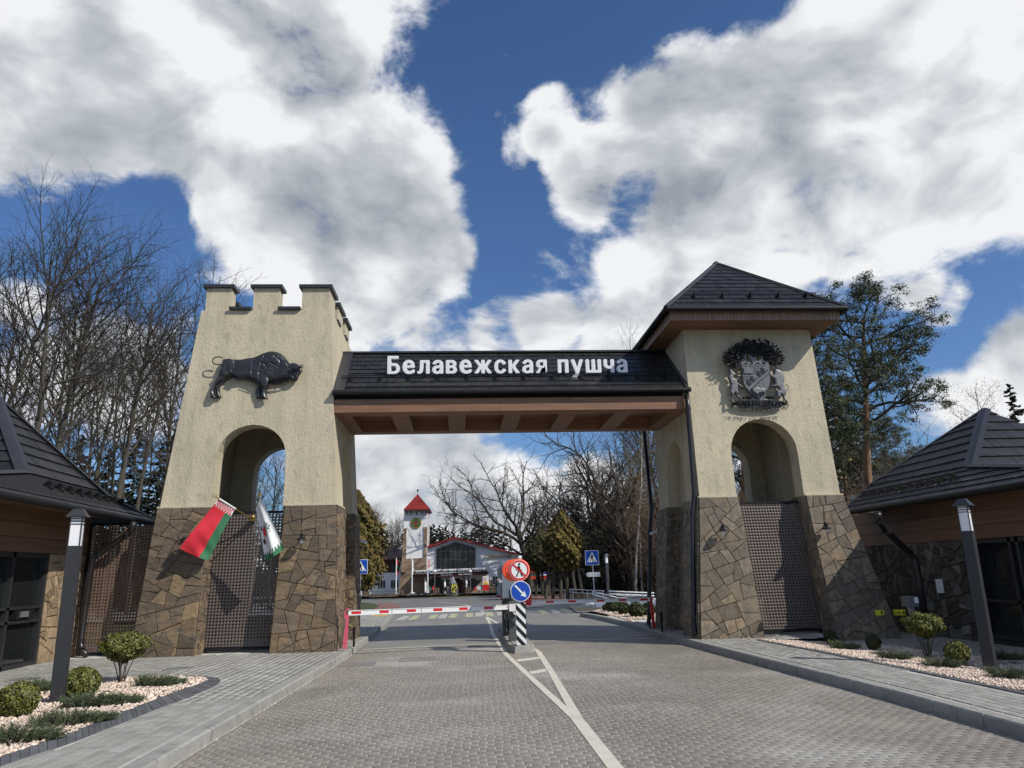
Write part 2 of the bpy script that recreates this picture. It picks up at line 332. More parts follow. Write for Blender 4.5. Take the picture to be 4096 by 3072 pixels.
M['gold'] = mat('gold_letters', (.36, .24, .06), .35, metal=.5)
M['yellow'] = mat('yellow_paint', (.62, .40, .03), .6, var=.2, scale=2)
M['grey'] = mat('grey_plastic', (.13, .135, .14), .45)
M['cabgrey'] = mat('cabinet_grey', (.075, .08, .078), .5)
M['steel'] = mat('galvanised_steel', (.42, .43, .44), .35, metal=.7)
M['signback'] = mat('sign_back', (.42, .43, .44), .5, metal=.4)
M['blue'] = mat('sign_blue', (.008, .065, .42), .35)
M['signwhite'] = mat('sign_white', (.80, .82, .80), .35)
M['signred'] = mat('sign_red', (.60, .012, .02), .35)
M['orange'] = mat('orange_red_frame', (.95, .13, .06), .45)
M['ink'] = mat('sign_black', (.006, .006, .006), .5)
M['signyellow'] = mat('sign_yellow', (.75, .70, .03), .5)
M['winframe'] = mat('window_frame_grey', (.16, .14, .12), .6)
M['catkin'] = mat('birch_catkins', (.26, .20, .10), .9, rnd=.4)
M['rubble'] = mat('rubble', (.22, .17, .12), .9, rnd=.5, var=.2)
M['statue'] = mat('statue_stone', (.23, .25, .26), .8, var=.2)
M['granite'] = mat('granite', (.16, .16, .14), .5, var=.15)
M['cloth_dark'] = mat('dark_clothing', (.010, .011, .014), .9)
M['cloth_navy'] = mat('navy_clothing', (.012, .02, .045), .9)
M['cloth_teal'] = mat('teal_clothing', (.01, .035, .04), .9)
M['skin'] = mat('skin', (.45, .26, .19), .6)
M['flagred'] = mat('flag_red', (.66, .025, .045), .75, var=.06)
M['flaggreen'] = mat('flag_green', (.035, .155, .075), .75, var=.06)
M['flagwhite'] = mat('flag_white', (.74, .74, .74), .75)
M['brass'] = mat('brass', (.35, .24, .07), .35, metal=.8)
# ---------------------------------------------------------------- ground, road, pavements
def sheet(name, pts, z, mt, parent=None, **tg):
    me = MB(); me.add([(p[0], p[1], z if len(p) < 3 else p[2]) for p in pts], [tuple(range(len(pts)))])
    return me.build(name, mt, parent, fix=False, **tg)
def ccw(pts):
    a = sum(pts[i][0]*pts[(i+1) % len(pts)][1]-pts[(i+1) % len(pts)][0]*pts[i][1] for i in range(len(pts)))
    return pts if a > 0 else pts[::-1]
def inside(px, py, poly):
    px = np.asarray(px); py = np.asarray(py); c = np.zeros(px.shape, bool); n = len(poly)
    for i in range(n):
        x1, y1 = poly[i][:2]; x2, y2 = poly[(i+1) % n][:2]
        if y1 == y2: continue
        k = ((y1 > py) != (y2 > py)) & (px < (x2-x1)*(py-y1)/(y2-y1)+x1); c ^= k
    return c
def G2(*pts, h=0.0): return [tuple(G(u, v, h)[:2]) for u, v in pts]
z6 = lambda x, y: (x*1400/2212, 2300+y*1400/2212)
z8 = lambda x, y: (2600+x*1496/2212, 2400+y*1496/2212)
z7 = lambda x, y: (1200+x*1500/2212, 2400+y*1500/2212)
z5 = lambda x, y: (1850+x*800/2212, 2150+y*800/2212)
z9 = lambda x, y: (1380+x*620/2212, 2200+y*620/2212)

struct(sheet('ground', [(-500, -60), (500, -60), (500, 900), (-500, 900)], -.2, M['forest']))
struct(sheet('grass', [(-60, 22), (60, 22), (60, 75), (-60, 75)], -.1, M['grass']))
KL = [(-2.66, 2.0), (-2.62, 6.9), (-2.58, 8.6), (-2.54, 9.9), (-2.47, 12.3), (-2.40, 14.6), (-2.36, 16.6), (-2.38, 18.4), (-2.42, 22.5), (-2.69, 29.2), (-3.2, 40)]
KR = [(5.12, 2.0), (5.12, 7.1), (5.10, 9.3), (4.98, 11.8), (4.82, 15.6), (4.74, 17.2), (4.66, 19.3), (4.72, 23.0), (4.5, 26.2), (4.23, 28.2)]
def at(poly, y):
    for a, b in zip(poly, poly[1:]):
        if a[1] <= y <= b[1]: return a[0]+(b[0]-a[0])*(y-a[1])/(b[1]-a[1])
    return poly[0][0] if y < poly[0][1] else poly[-1][0]
YR = 18.0
road = struct(sheet('road', ccw(KL[:7]+[(-2.37, YR), (4.70, YR)]+KR[:6][::-1]), -.0045, M['joint']))
struct(sheet('road', ccw([p for p in KL if YR < p[1] < 34]+[(-2.9, 34), (5.5, 34)]+[p for p in KR if p[1] > YR][::-1]+[(4.70, YR), (-2.37, YR)]), 0, M['asphalt2']))
struct(sheet('asphalt_square', [(-40, 34), (40, 34), (40, 61), (-40, 61)], .0, M['asphalt']))
struct(sheet('road_behind', [(-2.66, -30), (5.12, -30), (5.12, 2), (-2.66, 2)], -.004, M['paver']))
# road pavers
def paver_mesh(name, lx, ly, ch, mt, h=.008):
    a, b = lx/2, ly/2
    mb = MB(); mb.add([(-a, -b, -h), (a, -b, -h), (a, b, -h), (-a, b, -h), (-a+ch, -b+ch, 0), (a-ch, -b+ch, 0), (a-ch, b-ch, 0), (-a+ch, b-ch, 0)],
                      [(4, 5, 6, 7), (0, 1, 5, 4), (1, 2, 6, 5), (2, 3, 7, 6), (3, 0, 4, 7)])
    me = bpy.data.meshes.new(name); me.from_pydata(mb.v, [], mb.f); me.materials.append(mt); return me
def scatter_pavers(name, parent, rects, mt, z, ch=.006, limit=300, h=.008):
    """rects: (x, y, lx, ly, angle); the nearest ones are objects, the rest one mesh"""
    rects = sorted(rects, key=lambda r: math.hypot(r[0]-1.1, r[1]))
    cache = {}
    for x, y, lx, ly, an in rects[:limit]:
        k = (round(lx, 3), round(ly, 3))
        if k not in cache: cache[k] = paver_mesh(name, lx, ly, ch, mt, h)
        o = link(name, cache[k], parent); o.location = Vector((x, y, z+R.uniform(-.0012, .0012)))-OFF[parent]
        o.rotation_euler = (R.gauss(0, .0035), R.gauss(0, .0035), an+R.gauss(0, .006))
    rest = rects[limit:]
    if not rest: return
    r = np.array(rest); n = len(r); a = r[:, 2]/2; b = r[:, 3]/2; rng = np.random.RandomState(3)
    sx = np.array([-1, 1, 1, -1]); sy = np.array([-1, -1, 1, 1])
    X = np.concatenate([a[:, None]*sx, (a-ch)[:, None]*sx], 1); Y = np.concatenate([b[:, None]*sy, (b-ch)[:, None]*sy], 1)
    an = r[:, 4]+rng.normal(0, .006, n); c, s = np.cos(an)[:, None], np.sin(an)[:, None]
    Z = np.concatenate([np.full((n, 4), -h), np.zeros((n, 4))], 1)+z+rng.uniform(-.0012, .0012, n)[:, None]
    Z[:, 4:] += X[:, 4:]*rng.normal(0, .004, n)[:, None]+Y[:, 4:]*rng.normal(0, .006, n)[:, None]
    V = np.stack([X*c-Y*s+r[:, 0:1], X*s+Y*c+r[:, 1:2], Z], 2).reshape(-1, 3)
    F = (np.arange(n)[:, None, None]*8+np.array([(4, 5, 6, 7), (0, 1, 5, 4), (1, 2, 6, 5), (2, 3, 7, 6), (3, 0, 4, 7)])[None]).reshape(-1, 4)
    npmesh(name+'_rest', V, F, mt, parent, kind='stuff')
rects = []; y = 4.6; row = 0
while y < YR:
    x0, x1 = at(KL, y)+.006, at(KR, y)-.006; x = x0+(.0 if row % 2 else -.078)+R.uniform(-.02, .02)
    while x < x1:
        l = .156
        a, b = max(x, x0), min(x+l, x1)
        if b-a > .03: rects.append(((a+b)/2, y, round(b-a, 2)-.009, .0785, 0))
        x += l
    y += .086; row += 1
scatter_pavers('road_paver', road, rects, M['paver'], 0.0, ch=.005, h=.005)
# kerbs
def kerb(name, line, w, inward, z, length=.82, y0=5.0, ymax=34, label=None):
    root = thing(name, None, None, (line[0][0], line[0][1], 0)); tag(root, kind='structure')
    y = y0; items = []
    while y < ymax:
        yb = min(y+length, ymax); xa, xb = at(line, y+.004), at(line, yb-.004); s = inward
        q = .018
        lo = [(xa, y+.004, -.05), (xa+s*w, y+.004, -.05), (xb+s*w, yb-.004, -.05), (xb, yb-.004, -.05)]
        mid = [(p[0], p[1], z-q) for p in lo]; hi = [(xa+s*q, y+.008, z), (xa+s*w, y+.008, z), (xb+s*w, yb-.008, z), (xb+s*q, yb-.008, z)]
        mb = MB(); mb.prism(lo, mid); mb.prism(mid, hi); mb.build('kerb_stone', M['kerb'], root)
        y = yb
    return root
kerb('kerb', KL, .19, -1, .130, y0=4.4)
kerb('kerb', KR, .17, 1, .130, y0=4.4, ymax=28.2)
# left footway
FL = ccw([(-2.8, 2.), (-2.8, 6.9), (-2.72, 12), (-2.58, 16.5), (-2.56, 18.4), (-2.6, 22.5), (-2.9, 29.2), (-3.4, 34), (-4.6, 34), (-4.2, 24), (-5.2, 21), (-14, 20.5), (-14, 2.)])
fl = struct(sheet('pavement', FL, .118, M['slabjoint']))
bedLo = [z6(*p) for p in ((0, 1210), (300, 1108), (480, 1045), (900, 880), (1200, 770), (1350, 705), (1395, 668), (1385, 655), (1330, 645), (1150, 634), (1000, 632), (800, 640), (600, 652), (330, 678), (100, 730), (0, 755))]
bedLi = [z6(*p) for p in ((0, 1150), (300, 1050), (480, 985), (880, 825), (1120, 735), (1270, 685), (1310, 665), (1300, 655), (1250, 648), (1150, 641), (1000, 640), (800, 648), (600, 662), (330, 690), (100, 745), (0, 770))]
bLo = [tuple(G(u, v, .13)[:2]) for u, v in bedLo]; bLi = [tuple(G(u, v, .13)[:2]) for u, v in bedLi]
bLo = [(-3.98, 4.0)]+bLo+[(-6.9, 8.5), (-6.9, 4.0)]; bLi = [(-4.16, 4.0)]+bLi+[(-6.8, 8.4), (-6.8, 4.1)]
rects = []
x = -2.84
while x > -8.6:
    y = 5.2+R.uniform(-.2, 0)
    w = R.choice([.125, .125, .155])
    while y < (33.5 if x > -4.6 else 20.5):
        l = R.choice([.125, .19, .25, .25])
        # rows run along the kerb, which leans slightly
        xs = x+(min(y, 18)-7)*.028-max(0, y-22)*.036
        rects.append((xs-w/2, y+l/2, w-.007, l-.007, -.028)); y += l
    x -= w
rx = np.array(rects); keep = ~inside(rx[:, 0], rx[:, 1], bLo) & (rx[:, 0] > -8.25)
drop = (rx[:, 1] > 16.6) & (rx[:, 0] < -2.75) & (rx[:, 1] < 20.3)
rects = [r for r, k, d in zip(rects, keep, drop) if k and not d]
scatter_pavers('paving_slab', fl, rects, M['slab'], .1285, ch=.004, h=.009)
# gravel beds with a row of dark edging stones
def edging(parent, outer, inner, z, n0=0, step=.115):
    L = []
    for i in range(len(outer)-1):
        a, b, c, d = Vector(outer[i]), Vector(outer[i+1]), Vector(inner[i+1]), Vector(inner[i]); n = max(1, int((b-a).length/step))
        for k in range(n):
            t0, t1 = (k+.03)/n, (k+.97)/n
            q = [a.lerp(b, t0), a.lerp(b, t1), d.lerp(c, t1), d.lerp(c, t0)]; dz = R.uniform(-.003, .003)
            zz = [z(p) if callable(z) else z for p in q]
            MB().prism([(p.x, p.y, w-.02) for p, w in zip(q, zz)], [(p.x, p.y, w+.004+dz) for p, w in zip(q, zz)]).build('edging_stone', M['edging'], parent)
def gravel(name, poly, zf, n, label, size=(.012, .026), **k):
    xs = [p[0] for p in poly]; ys = [p[1] for p in poly]; rng = np.random.RandomState(len(poly)+n)
    X = rng.uniform(min(xs), max(xs), n*3); Y = rng.uniform(min(ys), max(ys), n*3); ok = inside(X, Y, poly); X = X[ok][:n]; Y = Y[ok][:n]; n = len(X)
    ico = np.array([(0, 0, 1), (.89, 0, .45), (.28, .85, .45), (-.72, .53, .45), (-.72, -.53, .45), (.28, -.85, .45), (.72, .53, -.45), (-.28, .85, -.45), (-.89, 0, -.45), (-.28, -.85, -.45), (.72, -.53, -.45)])
    F = np.array([(0,1,2),(0,2,3),(0,3,4),(0,4,5),(0,5,1),(1,6,2),(2,7,3),(3,8,4),(4,9,5),(5,10,1),(2,6,7),(3,7,8),(4,8,9),(5,9,10),(1,10,6)])
    s = rng.uniform(*size, n)[:, None]*np.stack([rng.uniform(.8, 1.3, n), rng.uniform(.7, 1.1, n), rng.uniform(.45, .8, n)], 1)
    V = ico[None]*(1+rng.uniform(-.18, .18, (n, 11, 1)))*s[:, None, :]
    a = rng.uniform(0, 6.28, n); c, sn = np.cos(a)[:, None], np.sin(a)[:, None]; t = rng.normal(0, .35, n)[:, None]
    vx = V[..., 0]*c-V[..., 1]*sn; vy = V[..., 0]*sn+V[..., 1]*c; vz = V[..., 2]+vx*t
    Zc = np.array([zf(x, y) for x, y in zip(X, Y)])+rng.uniform(.004, .018, n)
    V = np.stack([vx+X[:, None], vy+Y[:, None], vz+Zc[:, None]], 2).reshape(-1, 3)
    FF = (np.arange(n)[:, None, None]*11+F[None]).reshape(-1, 3)
    return npmesh(name, V, FF, M['gravel'], None, kind='stuff', label=label, category='gravel')
bl = struct(sheet('planting_bed', bLo, .124, M['gravelbed'])); edging(bl, bLo[:-2], bLi[:-2], .131)
gravel('gravel', bLi, lambda x, y: .126, 17000, 'pale pink gravel filling the planting bed beside the left footway')
# right footway and bed, which falls gently towards the dark building
RF = [z8(*p) for p in ((650, 235), (1000, 300), (1400, 380), (1700, 440), (2212, 545))]; RB = [z8(*p) for p in ((650, 235), (1040, 245), (1400, 270), (1550, 290), (1750, 325), (1900, 335), (2060, 345), (2212, 370))]
rf = [tuple(G(u, v, .13)[:2]) for u, v in RF]+[(6.42, 6.5), (6.45, 4.5)]
rb = [tuple(G(u, v, .13)[:2]) for u, v in RB[:1]]+[tuple(G(u, v, .02)[:2]) for u, v in RB[1:]]+[(9.0, 10.6), (9.0, 4.5)]
def zr(x, y):
    xf = np.interp(y, [4.5, 8.8, 10.3, 11.5, 13.6, 15.93], [6.45, 6.38, 6.36, 6.32, 6.26, 6.11])
    return .13-.11*min(max((x-xf)/1.4, 0), 1)
bedR = rf[::-1]+rb[1:]
fr = struct(sheet('pavement', ccw([(5.2, 2.), (5.22, 7.1), (5.2, 9.3), (5.08, 11.8), (4.9, 15.6), (4.82, 17.2), (4.74, 19.3), (4.8, 26.), (8, 26), (8, 16.3), (6.3, 16.3), (6.15, 15.9), (6.32, 12), (6.46, 8), (6.5, 2.)]), .118, M['slabjoint']))
struct(sheet('pavement', ccw([(6.4, 2), (6.3, 14), (6.1, 17), (14, 26), (14, 2)]), -.0, M['slabjoint']))
br = MB()
for i in range(len(rf)-1):
    pass
gx = np.linspace(6.1, 9.0, 16); gy = np.linspace(4.5, 16, 30)
vs = [(x, y, zr(x, y)-.006) for y in gy for x in gx]; fs = []
for j in range(29):
    for i in range(15):
        cx, cy = (gx[i]+gx[i+1])/2, (gy[j]+gy[j+1])/2
        if inside(np.array([cx]), np.array([cy]), [(p[0]-.0, p[1]) for p in bedR])[0]: fs.append((j*16+i, j*16+i+1, (j+1)*16+i+1, (j+1)*16+i))
br.add(vs, fs); bed_r = struct(br.build('planting_bed', M['gravelbed']))
edging(fr, [(p[0], p[1]) for p in rf], [(p[0]-.085, p[1]) for p in rf], .131)
gravel('gravel', bedR, lambda x, y: zr(x, y)-.003, 20000, 'pale pink gravel in the bed between right footway and dark stone wall')
rects = []; x = 5.27
while x < 8:
    y = 4.6+R.uniform(-.2, 0); w = .125
    while y < 22:
        l = R.choice([.125, .19, .25, .25]); yc = y+l/2
        xs = x+np.interp(yc, [4, 9, 17, 22], [.03, .02, -.40, -.5]); rects.append((xs, yc, w-.007, l-.007, .04 if yc > 9 else 0)); y += l
    x += w
rx = np.array(rects); lim = np.interp(rx[:, 1], [4.5, 8.8, 11.5, 15.9, 16.0, 22], [6.30, 6.25, 6.18, 6.0, 8.0, 8.0])
lo = np.array([at(KR, y)+.19 for y in rx[:, 1]])
rects = [r for r, a, b in zip(rects, lim, lo) if b < r[0] < a and not (r[1] > 16.9 and r[1] < 20 and r[0] > 5.1)]
scatter_pavers('paving_slab', fr, rects, M['slab'], .1285, ch=.004, h=.009)
# dark paved strip by the right building
rects = []; x = 6.6
while x < 10.4:
    y = 6.+R.uniform(-.2, 0)
    while y < 18:
        l = R.choice([.19, .25, .3]); rects.append((x, y+l/2, .145, l-.007, 0)); y += l
    x += .152
rx = np.array(rects); k = inside(rx[:, 0], rx[:, 1], bedR); z0 = np.array([not a and r[0] > 6.15+max(0, (16.6-r[1]))*.28 for r, a in zip(rects, k)])
sp = struct(sheet('walkway', [(10.4, 2), (10.5, 2), (10.5, 20), (10.4, 20)], .004, M['slabjoint']))
scatter_pavers('paving_slab', sp, [r for r, a in zip(rects, z0) if a], M['slab'], .012, ch=.004, limit=120)
# manhole covers
def manhole(u, v, h, r, label):
    c = G(u, v, h); t = thing('manhole_cover', label, 'manhole cover', (c.x, c.y, h))
    MB().lathe((c.x, c.y, h-.01), [(r, 0), (r, .016), (r*.97, .018)], 28).build('rim', M['kerb'], t)
    MB().lathe((c.x, c.y, h-.006), [(r*.9, 0), (r*.9, .016)], 28).build('lid', M['kerb'], t)
    mb = MB()
    for i in range(-5, 6):
        for j in range(-5, 6):
            x, y = i*r*.16, j*r*.16
            if x*x+y*y < (r*.82)**2: mb.box((c.x+x-.012, c.y+y-.012, h+.009), (c.x+x+.012, c.y+y+.012, h+.0125))
    mb.build('stud_pattern', M['edging'], t)
manhole(*z6(1135, 593), .13, .27, 'round manhole cover in the left footway before the left tower')
manhole(*z6(155, 662), .13, .27, 'round manhole cover in the left footway near the glass door')
manhole(*z8(2022, 312), .02, .24, 'round manhole cover in the shade near the right lamp post')
# painted road markings
mk = thing('road_markings', None, None, (1.1, 14, 0)); tag(mk, kind='structure')
def paint(pts, mt='paint', z=.004, name='marking'): return sheet(name, ccw(pts), z, M[mt], mk)
def strip(line, w, mt='paint', z=.004, name='centre_line'):
    for a, b in zip(line, line[1:]):
        a, b = Vector(a), Vector(b); z += .00013; t = (b-a).normalized()*.02; n = Vector((-(b-a).y, (b-a).x)).normalized()*w/2
        paint([tuple(a-n-t), tuple(b-n+t), tuple(b+n+t), tuple(a+n-t)], mt, z, name)
strip([(1.25, 2.5), (1.26, 9.1), ], .135)
strip([(1.245, 8.95), (.98, 13.8), (.86, 16.1), (.84, 18.8), (.80, 21.4), (.88, 25.6), (.90, 29.7)], .10, z=.0048)
strip([(1.28, 9.1), (1.44, 13.0), (1.55, 16.3), (1.50, 17.1)], .11, z=.0056)
paint([(0.98,14.97),(1.47,15.33),(1.44,14.97),(1.02,14.60)], z=.0064, name='cross_bar'); paint([(1.07,13.13),(1.40,13.50),(1.37,13.10),(1.11,12.80)], z=.0064, name='cross_bar')
strip([(.93, 29.0), (1.13, 25.8), (.88, 25.4)], .09, z=.0052, name='cross_bar')
strip([(-2.27, 18.12), (.80, 18.48)], .11, name='stop_line'); strip([(1.62, 18.76), (4.55, 18.56)], .11, name='stop_line')
for i, (x, mt) in enumerate([(-2.35, 'paint_worn'), (-1.93, 'paint_yel'), (-1.2, 'paint_yel'), (-.82, 'paint_worn'), (-.42, 'paint_yel'), (.22, 'paint_yel'), (.62, 'paint_worn'), (1.04, 'paint_yel'), (1.5, 'paint_worn'), (2.1, 'paint_worn'), (3.3, 'paint_yel'), (3.75, 'paint_worn'), (4.3, 'paint_yel')]):
    y = 29.2+(x+2.3)*.3; paint([(x-.14, y), (x+.16, y), (x+.22, y+3.0), (x-.08, y+3.0)], mt, name='crossing_stripe')
strip([(.9, 31.5), (.8, 36), (.1, 42), (-1.6, 47.5)], .12, 'paint_worn', name='curved_line')
for c in ((-.9, 15.7), (-2.0, 15.2), (2.9, 20.6), (3.9, 20.9)):
    sheet('patch', [(c[0]-.35, c[1]-.35), (c[0]+.35, c[1]-.35), (c[0]+.35, c[1]+.35), (c[0]-.35, c[1]+.35)], .0035, M['asphalt2'], mk)
struct(sheet('tactile_paving', [(-3.45, 30.0), (-2.85, 29.7), (-3.05, 31.8), (-3.6, 32.1)], .131, M['tactile']))
struct(sheet('tactile_paving', [(4.7, 31.6), (5.9, 31.2), (6.1, 33.6), (4.7, 34.4)], .045, M['tactile']))
# far ground: red paths, grass island, far pavements
struct(sheet('pavement', [(4.45, 30.6), (12, 29.8), (12, 40), (4.9, 36)], .04, M['slab']))
struct(sheet('red_path', ccw([tuple(G(*z9(*p), .02)[:2]) for p in ((470, 752), (600, 750), (740, 765), (800, 810), (770, 862), (380, 866), (480, 800))]), .02, M['redpath']))
struct(sheet('grass_island', ccw([tuple(G(*z9(*p), .03)[:2]) for p in ((150, 745), (300, 750), (430, 765), (480, 800), (370, 872), (100, 880))]), .03, M['grass']))
struct(sheet('red_path', ccw([tuple(G(*z5(*p), .02)[:2]) for p in ((730, 700), (740, 640), (1000, 640), (1180, 690))]), .02, M['redpath']))
struct(sheet('forest_ground', ccw([(4.6, 42), (30, 36), (60, 60), (60, 75), (6.2, 62)]), .01, M['forest']))
kf = thing('kerb', None, None, (0, 57, 0)); tag(kf, kind='structure')
Pk = lambda x, y: G(*z9(x, y), .0)
a, b = Pk(200, 692), Pk(1210, 672); MB().prism([(a.x-8, a.y, 0), (b.x, b.y, 0), (b.x, b.y+.3, 0), (a.x-8, a.y+.3, 0)], [(a.x-8, a.y, .2), (b.x, b.y, .2), (b.x, b.y+.3, .2), (a.x-8, a.y+.3, .2)]).build('kerb_stone', M['edging'], kf)
a, b = Pk(1210, 672), Pk(1810, 656); MB().prism([(a.x, a.y, 0), (b.x, b.y, 0), (b.x, b.y+.3, 0), (a.x, a.y+.3, 0)], [(a.x, a.y, .1), (b.x, b.y, .1), (b.x, b.y+.3, .1), (a.x, a.y+.3, .1)]).build('kerb_stone', M['yellow'], kf)
struct(sheet('pavement', [(-40, 57.5), (30, 57.5), (30, 70), (-40, 70)], .19, M['asphalt']))
# bed behind the right tower
bf = [tuple(G(*z5(*p), .13)[:2]) for p in ((1440, 815), (1600, 850), (1850, 920), (2060, 975))]+[(5.0, 23.5), (9, 24), (9, 28), (5.6, 30.6)]
struct(sheet('planting_bed', ccw(bf), .121, M['gravelbed'])); gravel('gravel', bf, lambda x, y: .122, 3500, 'pale gravel bed by the road behind the right tower', size=(.02, .04))
# ---------------------------------------------------------------- stone and shingle pieces
def clip(poly, a, n):      # keep the side where (p-a).n <= 0
    out = []
    for i in range(len(poly)):
        p, q = poly[i], poly[(i+1) % len(poly)]; dp = (p[0]-a[0])*n[0]+(p[1]-a[1])*n[1]; dq = (q[0]-a[0])*n[0]+(q[1]-a[1])*n[1]
        if dp <= 0: out.append(p)
        if dp*dq < 0:
            t = dp/(dp-dq); out.append((p[0]+(q[0]-p[0])*t, p[1]+(q[1]-p[1])*t))
    return out
def area(p): return abs(sum(p[i][0]*p[(i+1) % len(p)][1]-p[(i+1) % len(p)][0]*p[i][1] for i in range(len(p))))/2
def inset(p, d):
    p = ccw(list(p)); q = p
    for i in range(len(p)):
        a, b = p[i], p[(i+1) % len(p)]; ex, ey = b[0]-a[0], b[1]-a[1]; l = math.hypot(ex, ey)
        if l < 1e-6: continue
        n = (ey/l, -ex/l); q = clip(q, (a[0]-n[0]*d, a[1]-n[1]*d), n)
        if len(q) < 3: return []
    return q
def split(p, target, rnd, out):
    a = area(p)
    if a < target*rnd.uniform(.55, 1.6) or len(p) < 3: out.append(p); return
    cx = sum(q[0] for q in p)/len(p); cy = sum(q[1] for q in p)/len(p)
    sxx = sum((q[0]-cx)**2 for q in p); syy = sum((q[1]-cy)**2 for q in p); sxy = sum((q[0]-cx)*(q[1]-cy) for q in p); base = .5*math.atan2(2*sxy, sxx-syy); best = None
    for _ in range(9):      # the best of a few cuts: no slivers, few triangles
        th = base+rnd.gauss(0, .5); n = (math.cos(th), math.sin(th)); ln = math.sqrt(a)*rnd.uniform(-.28, .28); c = (cx+n[0]*ln, cy+n[1]*ln)
        hs = [clip(p, c, (n[0]*s, n[1]*s)) for s in (1, -1)]
        if min(len(h) for h in hs) < 3: continue
        sc = sum(area(h)/(sum(math.dist(h[i-1], h[i]) for i in range(len(h)))**2)*(.55 if len(h) < 4 else 1) for h in hs)*rnd.uniform(.8, 1.2)
        if best is None or sc > best[0]: best = (sc, hs)
    if best is None: out.append(p); return
    for h in best[1]: split(h, target, rnd, out)
def frame(pts, out):
    O = Vector(pts[0]); U = (Vector(pts[1])-O).normalized(); N = U.cross(Vector(pts[-1])-O).normalized()
    if N.dot(Vector(out)) < 0: N = -N
    V = N.cross(U); return O, U, V, N
def stones(parent, pts, out, mt, seed, target=.098, thick=.03, gap=.009, name='stone', lim=300):
    rnd = random.Random(seed); O, U, V, N = frame(pts, out)
    poly = [((Vector(p)-O).dot(U), (Vector(p)-O).dot(V)) for p in pts]; cells = []; split(poly, target, rnd, cells)
    items = []
    for c in cells:
        q = inset(c, gap/2)
        if len(q) < 3 or area(q) < .0012: continue
        q = [(x+rnd.uniform(-.004, .004), y+rnd.uniform(-.004, .004)) for x, y in q]
        t = inset(q, .007)
        if len(t) != len(q): t = [(x*.94+.06*sum(a[0] for a in q)/len(q), y*.94+.06*sum(a[1] for a in q)/len(q)) for x, y in q]
        cx = sum(a[0] for a in q)/len(q); cy = sum(a[1] for a in q)/len(q); gx, gy = rnd.gauss(0, .022), rnd.gauss(0, .022); th = thick+rnd.uniform(-.005, .009)
        hz = [max(.012, th+(x-cx)*gx+(y-cy)*gy) for x, y in t]
        W3 = lambda x, y, h: O+U*x+V*y+N*h
        vs = [W3(x, y, 0) for x, y in q]+[W3(x, y, h-.007) for (x, y), h in zip(q, hz)]+[W3(x, y, h) for (x, y), h in zip(t, hz)]; n = len(q)
        fs = [tuple(range(2*n, 3*n))]+[(i, (i+1) % n, n+(i+1) % n, n+i) for i in range(n)]+[(n+i, n+(i+1) % n, 2*n+(i+1) % n, 2*n+i) for i in range(n)]
        items.append((area(q), vs, fs))
    items.sort(key=lambda a: -a[0])
    for _, vs, fs in items[:lim]: MB().add(vs, fs).build(name, mt, parent)
    if items[lim:]:
        mb = MB()
        for _, vs, fs in items[lim:]: mb.add(vs, fs)
        mb.build(name+'_rest', mt, parent, kind='stuff')
def shingles(parent, poly3, eave, out, c=.3, w=.11, mt='roof', thick=.022, seed=1, name='shingle', lim=300, skew=.0, far=None):
    """poly3: planar roof face; eave: (a, b) points of its lower edge; rows run along it"""
    rnd = random.Random(seed); O = Vector(eave[0]); U = (Vector(eave[1])-O).normalized(); N = Vector(out).normalized()
    nn = (Vector(poly3[1])-Vector(poly3[0])).cross(Vector(poly3[2])-Vector(poly3[0])).normalized()
    N = nn if nn.dot(N) > 0 else -nn; V = N.cross(U)
    if V.z < 0: V = -V
    poly = ccw([((Vector(p)-O).dot(U), (Vector(p)-O).dot(V)) for p in poly3])
    x0, x1 = min(p[0] for p in poly), max(p[0] for p in poly); y1 = max(p[1] for p in poly)
    base = MB().add([O+U*x+V*y for x, y in poly], [tuple(range(len(poly)))]).build('roof_deck', M['dark'], parent, fix=False)
    items = []; r = 0; y = 0
    while y < y1-.02:
        x = x0-rnd.uniform(0, w)-.4
        while x < x1+.4:
            ww = w*rnd.uniform(.75, 1.3); sk = skew*c
            q = [(x, y), (x+ww-.004, y), (x+ww-.004+sk, y+c*1.0), (x+sk, y+c*1.0)]; x += ww
            for i in range(len(poly)):
                a, b = poly[i], poly[(i+1) % len(poly)]; e = (b[0]-a[0], b[1]-a[1]); l = math.hypot(*e)
                if l < 1e-6: continue
                q = clip(q, a, (e[1]/l, -e[0]/l))
                if len(q) < 3: break
            if len(q) < 3 or area(q) < .0006: continue
            t0 = thick+rnd.uniform(-.003, .003); g = rnd.gauss(0, .018)
            h = [max(.003, t0*(1-.85*(b-y)/c)+(a-q[0][0])*g) for a, b in q]; n = len(q)
            vs = [O+U*a+V*b+N*.001 for a, b in q]+[O+U*a+V*b+N*k for (a, b), k in zip(q, h)]
            cen = O+U*q[0][0]+V*q[0][1]
            items.append((cen.length/(area(q)**.25), vs, [tuple(range(n, 2*n))]+[(i, (i+1) % n, n+(i+1) % n, n+i) for i in range(n)]))
        y += c; r += 1
    items.sort(key=lambda a: a[0])
    if far: lim = 0
    for _, vs, fs in items[:lim]: MB().add(vs, fs).build(name, M[mt], parent)
    if items[lim:]:
        mb = MB()
        for _, vs, fs in items[lim:]: mb.add(vs, fs)
        mb.build(name+'_rest', M[mt], parent, kind='stuff')
